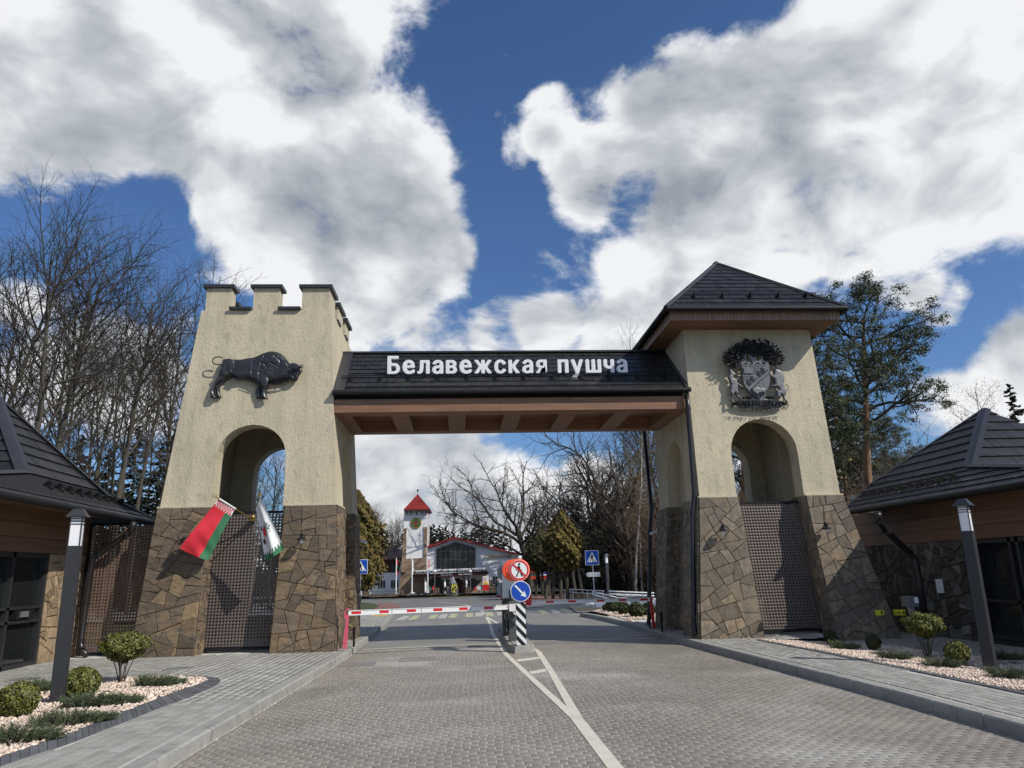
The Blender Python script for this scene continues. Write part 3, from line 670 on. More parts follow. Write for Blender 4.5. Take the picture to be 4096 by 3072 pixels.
def snowguard(parent, a, b, n, up, outn, h=.10):
    """two rails on brackets along a-b"""
    a, b = Vector(a), Vector(b); up = Vector(up).normalized(); outn = Vector(outn).normalized()
    for k in (.55, .95): MB().tube([a+outn*h*k-up*.0, b+outn*h*k], .011, 6).build('snow_rail', M['black'], parent)
    t = (b-a).normalized()
    for i in range(n):
        c = a.lerp(b, (i+.3)/(n-.4)); q = [c-up*.12, c+up*.07, c+up*.03+outn*h*1.15, c-up*.03+outn*h*1.15]
        MB().ext([p-t*.006 for p in q], t*.012).build('snow_guard_bracket', M['black'], parent)
        MB().ext([c-up*.12-t*.05, c+up*.06-t*.05, c+up*.06+t*.05, c-up*.12+t*.05], outn*.03).build('bracket_foot', M['black'], parent)
def archpts(x0, x1, zs, n=14, ry=None):      # from (x0,zs) over to (x1,zs)
    r = (x1-x0)/2; c = (x0+x1)/2; ry = ry or r
    return [(c-r*math.cos(pi*i/n), zs+ry*math.sin(pi*i/n)) for i in range(n+1)]

# ---------------------------------------------------------------- the two gate towers
def lerpz(tab, z):
    for (a, x), (b, y) in zip(tab, tab[1:]):
        if z <= b: return x+(y-x)*(z-a)/(b-a)
    return tab[-1][1]
def tower(side):
    L = side < 0
    ZT = 8.3 if L else 7.22
    if L: xo = [(-.1, -6.70), (3.13, -6.46), (ZT, -5.97)]; xi = [(-.1, -2.66), (3.13, -2.74), (ZT, -3.07)]
    else: xo = [(-.1, 9.42), (3.13, 8.62), (ZT, 8.52)]; xi = [(-.1, 5.03), (3.13, 5.34), (ZT, 5.37)]
    YF = [(-.1, 16.48), (ZT, 17.02 if L else 16.98)]; YB = [(-.1, 20.15), (ZT, 20.3)]
    Xo = lambda z: lerpz(xo, z); Xi = lambda z: lerpz(xi, z); Yf = lambda z: lerpz(YF, z); Yb = lambda z: lerpz(YB, z)
    if L: a0, a1, zs, base0, base1 = -5.38, -3.87, 4.20, (-5.46, -5.39), (-3.95, -3.82)
    else: a0, a1, zs, base0, base1 = 6.20, 7.77, 4.16, (6.42, 6.20), (8.02, 7.78)
    t = thing('gate_tower', 'cream rendered gate tower with stone base and battlements' if L else 'cream rendered gate tower with stone base under a dark pyramid roof', 'tower', ((Xo(0)+Xi(0))/2, 18.3, .13))
    ZM = 3.13; TH = .45; zb = .0 if L else -.12
    zg = 7.72 if L else ZT
    # rendered front and back walls with the arched opening
    xs = sorted([Xo(ZM), Xi(ZM)]); xt = sorted([Xo(zg), Xi(zg)])
    ring = archpts(a0, a1, zs)
    out = [(xs[0], ZM), (a0, ZM)]+ring+[(a1, ZM), (xs[1], ZM), (xt[1], zg), (xt[0], zg)]
    for nm, Yv, d in (('front_wall', Yf, 1), ('back_wall', Yb, -1)):
        mb = MB(); mb.prism([(x, Yv(z), z) for x, z in out], [(x, Yv(z)+d*TH, z) for x, z in out])
        mb.build(nm, M['plaster'], t)
    # side walls: the outer one plain, the inner one with a blind arch
    for X, s, nm in ((Xo, -1 if L else 1, 'side_wall'), (Xi, 1 if L else -1, 'side_wall')):
        inner = nm and X is Xi
        f = lambda z: Yf(z)+TH; g = lambda z: Yb(z)-TH
        if not inner:
            o2 = [(f(ZM), ZM), (g(ZM), ZM), (g(zg), zg), (f(zg), zg)]
            MB().prism([(X(z), y, z) for y, z in o2], [(X(z)-s*TH, y, z) for y, z in o2]).build(nm, M['plaster'], t)
        else:
            y0, y1 = 17.75, 19.25; rr = archpts(y0, y1, 4.0 if L else 3.95, 12)
            o2 = [(f(ZM), ZM), (y0, ZM)]+rr+[(y1, ZM), (g(ZM), ZM), (g(zg), zg), (f(zg), zg)]
            MB().prism([(X(z), y, z) for y, z in o2], [(X(z)-s*.30, y, z) for y, z in o2]).build(nm, M['plaster'], t)
            o3 = [(f(ZM), ZM), (g(ZM), ZM), (g(zg), zg), (f(zg), zg)]
            MB().prism([(X(z)-s*.302, y, z) for y, z in o3], [(X(z)-s*.48, y, z) for y, z in o3]).build('niche_wall', M['plaster'], t)
    xa, xb = sorted([Xo(5.6), Xi(5.6)])
    MB().box((xa+.5, Yf(5.6)+TH+.002, 5.5), (xb-.5, Yb(5.6)-TH-.002, 5.7)).build('ceiling', M['plaster'], t)
    # lower walls (mortar bed) and the stones on them
    pr = .035
    mm = 'stone' if L else 'stone_grey'
    def leg(xb0, xb1, xt0, xt1, seed):     # front leg, x at base / top
        q = [(xb0, Yf(zb)-pr, zb), (xb1, Yf(zb)-pr, zb), (xt1, Yf(ZM)-pr, ZM), (xt0, Yf(ZM)-pr, ZM)]
        MB().prism(q, [(p[0], p[1]+.80+pr if True else 0, p[2]) for p in q]).build('stone_base', M['mortar'], t)
        stones(t, q, (0, -1, 0), M[mm], seed)
        return q
    outL, outR = (Xo, Xi) if L else (Xi, Xo)
    ql = leg(outL(zb)-.03, base0[0]-.0, outL(ZM)-.03, base0[1], 11 if L else 23)
    qr = leg(base1[0], outR(zb)+.03, base1[1], outR(ZM)+.03, 12 if L else 24)
    for q, xx in ((ql, 1), (qr, -1)):        # jambs facing into the opening
        e = (q[1], q[2]) if xx > 0 else (q[0], q[3])
        jb = [Vector(e[0]), Vector(e[0])+Vector((0, .8, 0)), Vector(e[1])+Vector((0, .8, 0)), Vector(e[1])]
        jb = [p+Vector((.002*xx, 0, 0)) for p in jb]
        stones(t, jb, (xx, 0, 0), M[mm], 31+xx+(L*5), target=.045, thick=.02)
    # back legs
    for k, (p0, p1, q0, q1) in enumerate([(outL(zb)-.03, base0[0], outL(ZM)-.03, base0[1]), (base1[0], outR(zb)+.03, base1[1], outR(ZM)+.03)]):
        q = [(p0, Yb(zb)+pr, zb), (p1, Yb(zb)+pr, zb), (q1, Yb(ZM)+pr, ZM), (q0, Yb(ZM)+pr, ZM)]
        MB().prism(q, [(p[0], p[1]-.85, p[2]) for p in q]).build('stone_base', M['mortar'], t)
    # road-side face: two stone piers and the stone foot of the niche
    s = 1 if L else -1; X = Xi
    for (y0b, y1b, y0t, y1t, sd, dx) in ((Yf(zb)-pr, 17.62, Yf(ZM)-pr, 17.75, 41, 0), (19.18, Yb(zb)+pr, 19.25, Yb(ZM)+pr, 42, 0), (17.63, 19.165, 17.76, 19.235, 43, .32)):
        q = [(X(zb)+s*(pr-dx), y0b, zb), (X(zb)+s*(pr-dx), y1b, zb), (X(ZM)+s*(pr-dx), y1t, ZM), (X(ZM)+s*(pr-dx), y0t, ZM)]
        if sd == 43 or sd == 41 or sd == 42: MB().prism([tuple(Vector(p)-Vector((s*.002, 0, 0))) for p in q], [(p[0]-s*.34, p[1], p[2]) for p in q]).build('stone_base', M['mortar'], t)
        stones(t, q, (s, 0, 0), M[mm], sd+(L*7), target=.045 if sd != 43 else .05, thick=.028)
    y = 17.62
    for y in (17.62, 19.18):
        d = 1 if y < 18 else -1; yt_ = .132 if y < 18 else .068
        q = [(X(zb)+s*pr, y, zb), (X(zb)+s*(pr-.3), y, zb), (X(ZM)+s*(pr-.3), y+yt_, ZM), (X(ZM)+s*pr, y+yt_, ZM)]
        stones(t, [tuple(Vector(p)+Vector((0, d*.001, 0))) for p in q], (0, d, 0), M[mm], 50+d, target=.03, thick=.018)
    # outer side face
    s2 = -s; q = [(Xo(zb)+s2*pr, Yf(zb)-pr, zb), (Xo(zb)+s2*pr, Yb(zb)+pr, zb), (Xo(ZM)+s2*pr, Yb(ZM)+pr, ZM), (Xo(ZM)+s2*pr, Yf(ZM)-pr, ZM)]
    MB().prism(q, [(p[0]-s2*.4, p[1], p[2]) for p in q]).build('stone_base', M['mortar'], t)
    # drip moulding under the render
    for (x0, x1) in ((outL(ZM)-.045, base0[1]), (base1[1], outR(ZM)+.045)):
        MB().box((x0, Yf(ZM)-.05, ZM-.002), (x1, Yf(ZM)+.02, ZM+.028)).build('drip_edge', M['plaster_trim'], t)
    xx = sorted([X(ZM)+s*.045, X(ZM)-s*.02]); 
    for y0, y1 in ((Yf(ZM)+.022, 17.74), (19.26, Yb(ZM))): MB().box((xx[0], y0, ZM-.002), (xx[1], y1, ZM+.028)).build('drip_edge', M['plaster_trim'], t)
    if L:
        # battlements
        zt0, zt = 7.722, 8.30; fx = [(-5.965, -5.38), (-4.87, -4.27), (-3.74, -3.10)]; fy = [(17.05, 17.84), (18.28, 19.08), (19.46, 20.24)]
        def merlon(x0, x1, y0, y1, oh=.07):
            MB().box((x0, y0, zt0), (x1, y1, zt)).build('merlon', M['plaster'], t)
            MB().box((x0-oh, y0-oh, zt), (x1+oh, y1+oh, zt+.075)).build('merlon_cap', M['flash'], t)
        def corner(x0, x1, xw, y0, y1, yw):
            lo = [(x0, y0), (x1, y0), (x1, y1), (xw, y1), (xw, yw), (x0, yw)] if xw > x0 else None
            MB().prism([(a, b, zt0) for a, b in lo], [(a, b, zt) for a, b in lo]).build('merlon', M['plaster'], t)
            o = .07; l2 = [(x0-o, y0-o), (x1+o, y0-o), (x1+o, y1+o), (xw-o, y1+o), (xw-o, yw+o), (x0-o, yw+o)]
            MB().prism([(a, b, zt) for a, b in l2], [(a, b, zt+.075) for a, b in l2]).build('merlon_cap', M['flash'], t)
        corner(fx[2][0], fx[2][1], fx[2][1]-.32, fy[0][0], fy[0][1], fy[0][0]+.32)
        # left corner, mirrored
        x0, x1, xw, y0, y1, yw = fx[0][0], fx[0][1], fx[0][0]+.32, fy[0][0], fy[0][1], fy[0][0]+.32
        lo = [(x0, y0), (x1, y0), (x1, yw), (xw, yw), (xw, y1), (x0, y1)]; o = .07
        MB().prism([(a, b, zt0) for a, b in lo], [(a, b, zt) for a, b in lo]).build('merlon', M['plaster'], t)
        l2 = [(x0-o, y0-o), (x1+o, y0-o), (x1+o, yw+o), (xw+o, yw+o), (xw+o, y1+o), (x0-o, y1+o)]
        MB().prism([(a, b, zt) for a, b in l2], [(a, b, zt+.075) for a, b in l2]).build('merlon_cap', M['flash'], t)
        merlon(fx[1][0], fx[1][1], 17.05, 17.37)
        merlon(-3.42, -3.10, *fy[1]); merlon(-3.42, -3.10, *fy[2]); merlon(-5.93, -5.61, *fy[1]); merlon(-5.93, -5.61, *fy[2])
        merlon(fx[1][0], fx[1][1], 19.9, 20.22)
        for a, b in ((fx[0][1], fx[1][0]), (fx[1][1], fx[2][0])): MB().box((a+.005, 16.90, 7.724), (b-.005, 17.42, 7.79)).build('sill_cap', M['flash'], t)
        for a, b in ((fy[0][1], fy[1][0]), (fy[1][1], fy[2][0])):
            for xa in ((-3.46, -3.00), (-6.03, -5.57)): MB().box((xa[0], a+.005, 7.724), (xa[1], b-.005, 7.79)).build('sill_cap', M['flash'], t)
        MB().box((-5.6, 17.4, 7.3), (-3.4, 19.9, 7.5)).build('flat_roof', M['flash'], t)
    else:
        e0, e1, f0, f1, ze = 4.75, 9.08, 16.12, 20.85, 7.46; ap = Vector((6.93, 18.5, 9.56))
        co = [Vector((e0, f0, ze)), Vector((e1, f0, ze)), Vector((e1, f1, ze)), Vector((e0, f1, ze))]
        for i, o in enumerate(((0, -1, .5), (1, 0, .5), (0, 1, .5), (-1, 0, .5))):
            a, b = co[i], co[(i+1) % 4]; shingles(t, [a, b, ap], (a, b) if i < 2 else (a, b), o, c=.265, w=.105, seed=60+i, lim=300 if i == 0 else 0, skew=-.0)
        for c in co:
            d = (ap-c); n = Vector((0, 0, 1)); pts = [c+d*.0, c+d*1.0]
            w = d.cross(n).normalized()*.075; up = w.cross(d).normalized(); up = up if up.z > 0 else -up
            MB().prism([c-w, c+w, ap+w*.6, ap-w*.6], [c-w*.4+up*.05, c+w*.4+up*.05, ap+w*.3+up*.06, ap-w*.3+up*.06]).build('hip_cap', M['flash'], t)
        MB().lathe(ap+Vector((0, 0, -.03)), [(.12, 0), (.09, .06), (.01, .12)], 6).build('roof_finial', M['flash'], t)
        # snow guards on the front slope
        nf = Vector((0, -(ap.z-ze), ap.y-f0)).normalized(); uf = Vector((0, ap.y-f0, ap.z-ze)).normalized()
        snowguard(t, co[0]+uf*.62+Vector((.62, 0, 0)), co[0]+uf*.62+Vector((3.78, 0, 0)), 5, uf, nf, h=.13)
        # gutters, fascia boards, soffit
        for a, b in ((co[0], co[1]), (co[1], co[2]), (co[3], co[0])):
            MB().tube([a+Vector((0, 0, -.03)), b+Vector((0, 0, -.03))], .06, 10).build('gutter', M['black'], t)
        zf0, zf1 = 7.19, 7.43; ins = .13
        x0, x1, y0, y1 = e0+ins, e1-ins, f0+ins, f1-ins
        MB().box((x0+.02, y0+.02, zf0+.01), (x1-.02, y1-.02, zf1)).build('eaves_box', M['board'], t)
        n = 46
        for i in range(n):
            a = x0+(x1-x0)*i/n; b = x0+(x1-x0)*(i+1)/n; MB().box((a+.003, y0, zf0), (b-.003, y0+.018, zf1)).build('fascia_board', M['board'], t)
        n = 50
        for i in range(n):
            a = y0+.02+(y1-y0-.02)*i/n; b = y0+.02+(y1-y0-.02)*(i+1)/n; MB().box((x0, a+.003, zf0), (x0+.018, b-.003, zf1)).build('fascia_board', M['board'], t)
        for i in range(7):
            w = .13; MB().box((x0+.02+i*w, y0+.02, zf0-.004-.0), (x0+.02+i*w+w-.004, y1, zf0+.008)).build('soffit_board', M['timber'], t)
        for i in range(6):
            w = .13; MB().box((x0+.94, y0+.02+i*w, zf0-.003), (x1-.02, y0+.02+i*w+w-.004, zf0+.008)).build('soffit_board', M['timber'], t)
        for i in range(5):
            w = .13; MB().box((x1-.02-(i+1)*w, y0+.81, zf0-.0045), (x1-.024-i*w, y1, zf0+.008)).build('soffit_board', M['timber'], t)
        # downpipes
        def dp(pts, r=.045, nm='downpipe', lab=None):
            o = thing('downpipe', lab, 'downpipe', tuple(pts[0])); MB().tube(pts, r, 10).build('pipe', M['pipe'], o, smooth=True)
            for i in range(1, len(pts)-1):
                MB().tube([Vector(pts[i])+Vector((0, 0, -.05)), Vector(pts[i])+Vector((0, 0, .05))], r*1.22, 10).build('pipe_collar', M['pipe'], o)
        dp([(9.0, 17.6, 7.4), (8.96, 17.6, 7.22), (8.7, 17.6, 7.02), (8.62, 17.6, 6.85), (8.68, 17.55, 5), (8.74, 17.5, 3.2), (9.1, 17.5, 1.7)], lab='thin black downpipe on the outer edge of the right tower')
        dp([(5.27, 16.76, 5.55), (5.27, 16.76, 5.2), (5.24, 16.74, 3.2), (5.15, 16.72, 2.8), (4.98, 16.70, .45), (4.92, 16.55, .22)], .055, lab='black downpipe at the front road-side corner of the right tower')
        dp([(5.13, 20.5, 5.5), (5.18, 20.46, 3.2), (5.05, 20.3, 2.6), (4.86, 20.2, .5), (4.8, 20.1, .2)], .055, lab='black downpipe at the far road-side corner of the right tower')
    return t
towL = tower(-1); towR = tower(1)

# ---------------------------------------------------------------- perforated gates
def perforated(parent, bl, br, tl, tr, pitch, hole, mt, name='perforated_panel', th=.012):
    bl, br, tl, tr = map(Vector, (bl, br, tl, tr)); W_ = ((br-bl).length+(tr-tl).length)/2; H = (tl-bl).length
    nx, nz = int(W_/pitch), int(H/pitch); e = (1-hole)/2; us = [0]; 
    us = [0.]+[x for i in range(nx) for x in ((i+e)/nx, (i+1-e)/nx)]+[1.]; ws = [0.]+[x for i in range(nz) for x in ((i+e)/nz, (i+1-e)/nz)]+[1.]
    A, B = len(us), len(ws); n = (br-bl).cross(tl-bl).normalized()*th
    def pt(u, w): return bl*(1-u)*(1-w)+br*u*(1-w)+tr*u*w+tl*(1-u)*w
    V = [pt(u, w) for w in ws for u in us]; V2 = [p+n for p in V]; F = []
    for j in range(B-1):
        for i in range(A-1):
            if i % 2 == 1 and j % 2 == 1:
                a, b, c, d = j*A+i, j*A+i+1, (j+1)*A+i+1, (j+1)*A+i; K = A*B
                F += [(a, b, b+K, a+K), (b, c, c+K, b+K), (c, d, d+K, c+K), (d, a, a+K, d+K)]; continue
            q = (j*A+i, j*A+i+1, (j+1)*A+i+1, (j+1)*A+i); F.append(q); F.append(tuple(x+A*B for x in q[::-1]))
    return npmesh(name, [tuple(p) for p in V+V2], F, M[mt], parent)
def gate(x0, x1, x0t, x1t, y, z0, z1, label, mt):
    t = thing('metal_gate', label, 'gate', ((x0+x1)/2, y, z0)); w = .045
    MB().bar((x0, y, z0), (x1, y, z0), .06, .06).build('bottom_rail', M['black'], t); MB().bar((x0t, y, z1), (x1t, y, z1), .06, .05).build('top_rail', M['black'], t)
    MB().bar((x0, y, z0), (x0t, y, z1), .06, .06, (0, 1, 0)).build('stile', M['black'], t); MB().bar((x1, y, z0), (x1t, y, z1), .06, .06, (0, 1, 0)).build('stile', M['black'], t)
    perforated(t, (x0+w, y-.02, z0+w), (x1-w, y-.02, z0+w), (x0t+w, y-.02, z1-w), (x1t-w, y-.02, z1-w), .0655, .5, mt)
    return t
gate(-5.50, -3.93, -5.43, -3.82, 17.02, .20, 3.03, 'dark perforated metal gate under the left tower arch behind the flags', 'perf')
gate(6.40, 8.10, 6.19, 7.80, 17.05, .20, 3.02, 'brown perforated metal gate in the right tower arch', 'perf')
gate(-8.12, -6.60, -8.12, -6.42, 17.30, .16, 2.86, 'brown perforated metal screen between glazed kiosk and left tower', 'perf2')
MB().box((-7.9, 20.6, .0), (-3.4, 20.9, .7)).build('low_wall', M['stone_warm'], label='low stone wall seen through the left perforated gate', category='wall')

# ---------------------------------------------------------------- covered beam between the towers
cb = thing('gate_canopy', 'timber beam with dark shingled roof spanning the road between the towers', 'canopy', (1.2, 18.2, 5.2))
X0, X1 = -2.88, 5.32; zB = 5.22
for (x0, x1, nm) in ((X0, .88, 'front_beam'), (.884, X1, 'front_beam')): MB().box((x0, 16.86, zB), (x1, 17.30, zB+.30)).build(nm, M['timber'], cb)
MB().box((X0, 19.32, zB), (X1, 19.70, zB+.30)).build('back_beam', M['timber'], cb)
span = X1-X0; nb = 6; rib = .42; end = .34; op = (span-2*end-rib*(nb-1))/nb; x = X0
for i in range(nb+1):
    w = end if i in (0, nb) else rib; MB().box((x, 17.302, zB+.004), (x+w, 19.318, zB+.28)).build('cross_beam', M['timber'], cb); x += w+op
for i in range(14): MB().box((X0, 17.302+i*.144, zB+.285), (X1, 17.302+(i+1)*.144-.004, zB+.305)).build('ceiling_board', M['timber'], cb)
MB().box((X0, 16.92, zB+.31), (X1, 19.64, zB+.60)).build('roof_base', M['dark'], cb)
EA, RI, EB = (16.80, 5.68), (18.68, 7.14), (20.4, 5.68)
nf = Vector((0, -(RI[1]-EA[1]), RI[0]-EA[0])).normalized(); uf = Vector((0, RI[0]-EA[0], RI[1]-EA[1])).normalized()
xl0, xl1, xr1, xr0 = X0-.02, -2.99, 5.37, X1+.02
shingles(cb, [(xl0, *EA), (xr0, *EA), (xr1-.0, *RI), (xl1, *RI)], ((xl0, *EA), (xr0, *EA)), (0, -1, .5), c=.265, w=.085, seed=70)
sheet_ = MB().prism([(xl0, *EB), (xr0, *EB), (xr1, *RI), (xl1, *RI)], [(xl0, EB[0], EB[1]-.03), (xr0, EB[0], EB[1]-.03), (xr1, RI[0], RI[1]-.03), (xl1, RI[0], RI[1]-.03)]).build('back_slope', M['roof'], cb)
MB().box((xl1, RI[0]-.09, RI[1]+.0), (xr1, RI[0]+.09, RI[1]+.045)).build('ridge_cap', M['flash'], cb)
for x0, x1, xa, xb in ((xl0, xl0+.25, xl1, xl1+.25), (xr0-.07, xr0, xr1-.07, xr1)):
    MB().prism([(x0, *EA), (x1, *EA), (xb, *RI), (xa, *RI)], [tuple(Vector(p)+nf*.05) for p in ((x0, *EA), (x1, *EA), (xb, *RI), (xa, *RI))]).build('verge_flashing', M['flash'], cb)
MB().tube([(xl0, EA[0]-.05, EA[1]-.03), (xr0+.03, EA[0]-.05, EA[1]-.03)], .055, 10).build('gutter', M['black'], cb)
snowguard(cb, Vector((xl0+.1, *EA))+uf*.68, Vector((xr0-.2, *EA))+uf*.68, 12, uf, nf, h=.12)
for i in range(18): 
    x = X0+.25+i*.465; MB().lathe((x, 16.858, zB+.275), [(.012, 0), (.012, .006)], 6, (0, -1, 0)).build('bolt', M['black'], cb)

# ---------------------------------------------------------------- raised white lettering on the canopy
def text_curve(s, size, ext, bold=0., name='letter'):
    lat = s == 'е'                  # the same shape as the Latin letter, which is drawn cleaner; scaled to the Cyrillic height
    c = bpy.data.curves.new(name, 'FONT'); c.body = 'e' if lat else s; c.size = size; c.extrude = ext; c.resolution_u = 6
    o = bpy.data.objects.new(name, c); COL.objects.link(o); bpy.context.view_layer.update()
    me = bpy.data.meshes.new_from_object(o); w = o.dimensions.x; bpy.data.objects.remove(o)
    if lat:
        k = .56*size/max(v.co.y for v in me.vertices); w *= k
        for v in me.vertices: v.co.x *= k; v.co.y *= k
    if bold:            # a heavier face: the outline is thickened by copies set a hair apart in depth
        co = [tuple(v.co) for v in me.vertices]; fs = [tuple(p.vertices) for p in me.polygons]; mb = MB()
        for k in range(9):
            a = k*pi/4; dx, dy = (0, 0) if k == 8 else (bold*math.cos(a), bold*.38*math.sin(a)); mb.add([(x+dx, y+dy, z+(.0005*k)*(1 if z > 0 else -1)) for x, y, z in co], fs)
        me = bpy.data.meshes.new(name); me.from_pydata(mb.v, [], mb.f)
    return me, w
def place_text(s, parent, a, b, cap, mt, ext=.03, bold=0., name='letter', space=.12, letters=True, bracket=False):
    """letters standing on the line a-b, scaled to fill it; cap: capital height"""
    a, b = Vector(a), Vector(b); U = (b-a).normalized(); N = U.cross(Vector((0, 0, 1))).normalized(); Zv = Vector((0, 0, 1))
    size = cap/.73; L = []
    for ch in s:
        if ch == ' ': L.append((None, size*.28, 0)); continue
        me, w = text_curve(ch, size, ext, bold*size, name); mnx = min(v.co.x for v in me.vertices); mxx = max(v.co.x for v in me.vertices); L.append((me, mxx-mnx, mnx))
    tot = sum(w for _, w, _ in L)+space*size*(len(L)-1); k = (b-a).length/tot; x = 0
    for me, w, mn in L:
        if me:
            for v in me.vertices:
                c = v.co; v.co = a+U*((c.x-mn)*k+x)+Zv*c.y+N*(c.z)
            me.materials.clear(); me.materials.append(M[mt]); me.update(); link(name, me, parent)
            if bracket:
                c = a+U*(x+w*k/2); MB().bar(c+Vector((0, ext, .05)), c+Vector((0, .02+ext, -.22)), .02, .02).build('letter_bracket', M['black'], parent)
                MB().bar(c+Vector((0, ext, .12)), c+Vector((0, .42, -.02)), .018, .018).build('letter_bracket', M['black'], parent)
        x += (w+space*size)*k
YT = 17.42
a, b = P(1300+368*.678, 1350+215*.678, YT), P(1300+1785*.678, 1350+206*.678, YT); cap = P(1300+405*.678, 1350+113*.678, YT).z-a.z
sg = thing('roof_sign', 'large white raised Cyrillic lettering standing on the dark canopy roof', 'sign', tuple(a))
place_text('Белавежская пушча', sg, a, b, cap, 'letter', ext=.035, bold=.042, bracket=True)
# ---------------------------------------------------------------- cast reliefs on the towers
def relief(name, poly, y0, hmax, w, parent, mt, cell=.014, lumps=(), grooves=(), back=.03, yslope=.062):
    poly = [(p.x, p.z) if hasattr(p, 'z') else tuple(p) for p in poly]
    xs = [p[0] for p in poly]; zs = [p[1] for p in poly]; gx = np.arange(min(xs)-cell, max(xs)+cell, cell); gz = np.arange(min(zs)-cell, max(zs)+cell, cell)
    X, Z = np.meshgrid(gx, gz); ins = inside(X, Z, poly); d = np.full(X.shape, 9.)
    for i in range(len(poly)):
        (x1, z1), (x2, z2) = poly[i], poly[(i+1) % len(poly)]; ex, ez = x2-x1, z2-z1; l2 = ex*ex+ez*ez+1e-12
        t = np.clip(((X-x1)*ex+(Z-z1)*ez)/l2, 0, 1); d = np.minimum(d, np.hypot(X-x1-t*ex, Z-z1-t*ez))
    q = np.clip(d/w, 0, 1); H = hmax*np.sqrt(1-(1-q)**2)
    for (cx, cz, rx, rz, an, h) in lumps:
        c, s = math.cos(an), math.sin(an); a = ((X-cx)*c+(Z-cz)*s)/rx; b = (-(X-cx)*s+(Z-cz)*c)/rz; rr = a*a+b*b
        H = np.maximum(H, np.where(rr < 1, (hmax*.72+h*np.sqrt(np.clip(1-rr, 0, 1))), 0)) if h > 0 else H+np.where(rr < 1, h*np.clip(1-rr, 0, 1), 0)
    for line in grooves:
        for (x1, z1), (x2, z2) in zip(line, line[1:]):
            ex, ez = x2-x1, z2-z1; l2 = ex*ex+ez*ez; t = np.clip(((X-x1)*ex+(Z-z1)*ez)/l2, 0, 1); dd = np.hypot(X-x1-t*ex, Z-z1-t*ez)
            H -= .012*np.exp(-(dd/.017)**2)
    H = np.maximum(H, .004)
    idx = -np.ones(X.shape, int); idx[ins] = np.arange(ins.sum()); yy = y0+(Z-6)*yslope
    V = np.stack([X[ins], (yy-H)[ins], Z[ins]], 1); VB = np.stack([X[ins], (yy+back)[ins], Z[ins]], 1); n = len(V)
    a, b, c, e = idx[:-1, :-1], idx[:-1, 1:], idx[1:, 1:], idx[1:, :-1]; ok = (a >= 0) & (b >= 0) & (c >= 0) & (e >= 0)
    F = np.stack([a[ok], b[ok], c[ok], e[ok]], 1)
    E = {}
    for f in F:
        for i in range(4):
            p, q2 = int(f[i]), int(f[(i+1) % 4])
            if (q2, p) in E: del E[(q2, p)]
            else: E[(p, q2)] = 1
    S = np.array([(q2, p, p+n, q2+n) for p, q2 in E])
    o = npmesh(name, np.concatenate([V, VB]), np.concatenate([F, S]), M[mt], parent, smooth=False)
    me = o.data; sm = np.zeros(len(me.polygons), bool); sm[:len(F)] = True; me.polygons.foreach_set('use_smooth', sm); return o
YW = 16.86
z3 = lambda x, y: P(700+x*.42194, 1050+y*.42194, YW)
Q = lambda l: [z3(*p) for p in l]
bt = thing('bison_relief', 'dark cast metal bison relief walking right on the left tower', 'relief', tuple(z3(780, 1080)))
YB0 = YW-.085
far_h = [(520,1060),(560,1090),(520,1108),(480,1135),(450,1160),(435,1190),(430,1230),(440,1262),(458,1292),(404,1290),(398,1262),(392,1235),(404,1195),(420,1155),(450,1110),(480,1080)]
far_f = [(790,1130),(830,1150),(824,1200),(818,1240),(826,1275),(832,1302),(776,1298),(778,1270),(765,1250),(775,1210),(790,1175)]
relief('far_hind_leg', Q(far_h), YB0+.05, .05, .05, bt, 'bronze'); relief('far_fore_leg', Q(far_f), YB0+.05, .05, .05, bt, 'bronze')
body = [(470,920),(530,924),(600,928),(640,926),(690,915),(760,905),(800,888),(830,872),(880,853),(910,848),(940,848),(990,858),(1030,885),(1065,925),(1090,960),(1112,965),(1160,970),(1195,988),(1207,1000),(1215,1035),(1200,1060),(1182,1090),(1170,1125),(1150,1141),(1120,1136),(1100,1118),(1060,1120),(1000,1128),(960,1140),(905,1150),(893,1190),(885,1215),(878,1250),(885,1285),(900,1312),(840,1310),(826,1280),(832,1240),(825,1200),(815,1165),(790,1160),(760,1140),(720,1122),(690,1112),(640,1118),(600,1120),(575,1108),(555,1098),(540,1090),(510,1092),(470,1120),(440,1140),(408,1165),(398,1200),(390,1240),(398,1270),(415,1300),(350,1298),(352,1275),(345,1255),(360,1220),(372,1185),(385,1150),(400,1120),(425,1085),(440,1060),(447,1000),(452,960),(462,930)]
def lump(x, y, rx, ry, an, h): p = z3(x, y); return (p.x, p.z, rx*.00237, ry*.00237, an, h*.5)
lz = [lump(895,985,95,110,.2,.06),lump(950,930,75,60,-.7,.08),lump(905,1060,62,60,.3,.09),lump(862,1140,42,80,.1,.10),lump(520,985,62,66,0,.075),lump(480,1050,50,45,.8,.07),lump(660,1010,95,80,0,.055),lump(1040,1010,70,80,-.5,.07),lump(1150,1060,60,72,-.4,.07),lump(1140,1000,60,38,0,.08)]
gr = [[(p.x, p.z) for p in Q(l)] for l in ([(580,940),(585,1000),(560,1040),(590,1040)],[(760,1130),(745,1050),(755,960)],[(815,1160),(812,1060),(830,970),(860,900),(900,870)],[(840,960),(870,985),(925,965),(1000,1010)],[(925,965),(960,900),(1010,950),(1000,1020),(930,1060)],[(870,985),(890,1010),(860,1060),(830,1065)],[(930,1060),(870,1040)],[(1110,970),(1100,1030),(1070,1070)],[(1105,1060),(1140,1100),(1160,1120)],[(1010,860),(1050,920),(1085,990)],[(360,1215),(385,1235)],[(350,1270),(400,1275)])]
relief('bison_body', Q(body), YB0, .085, .13, bt, 'bronze', cell=.011, lumps=lz, grooves=gr)
c3 = lambda x, y, dy: z3(x, y)+Vector((0, dy, 0))
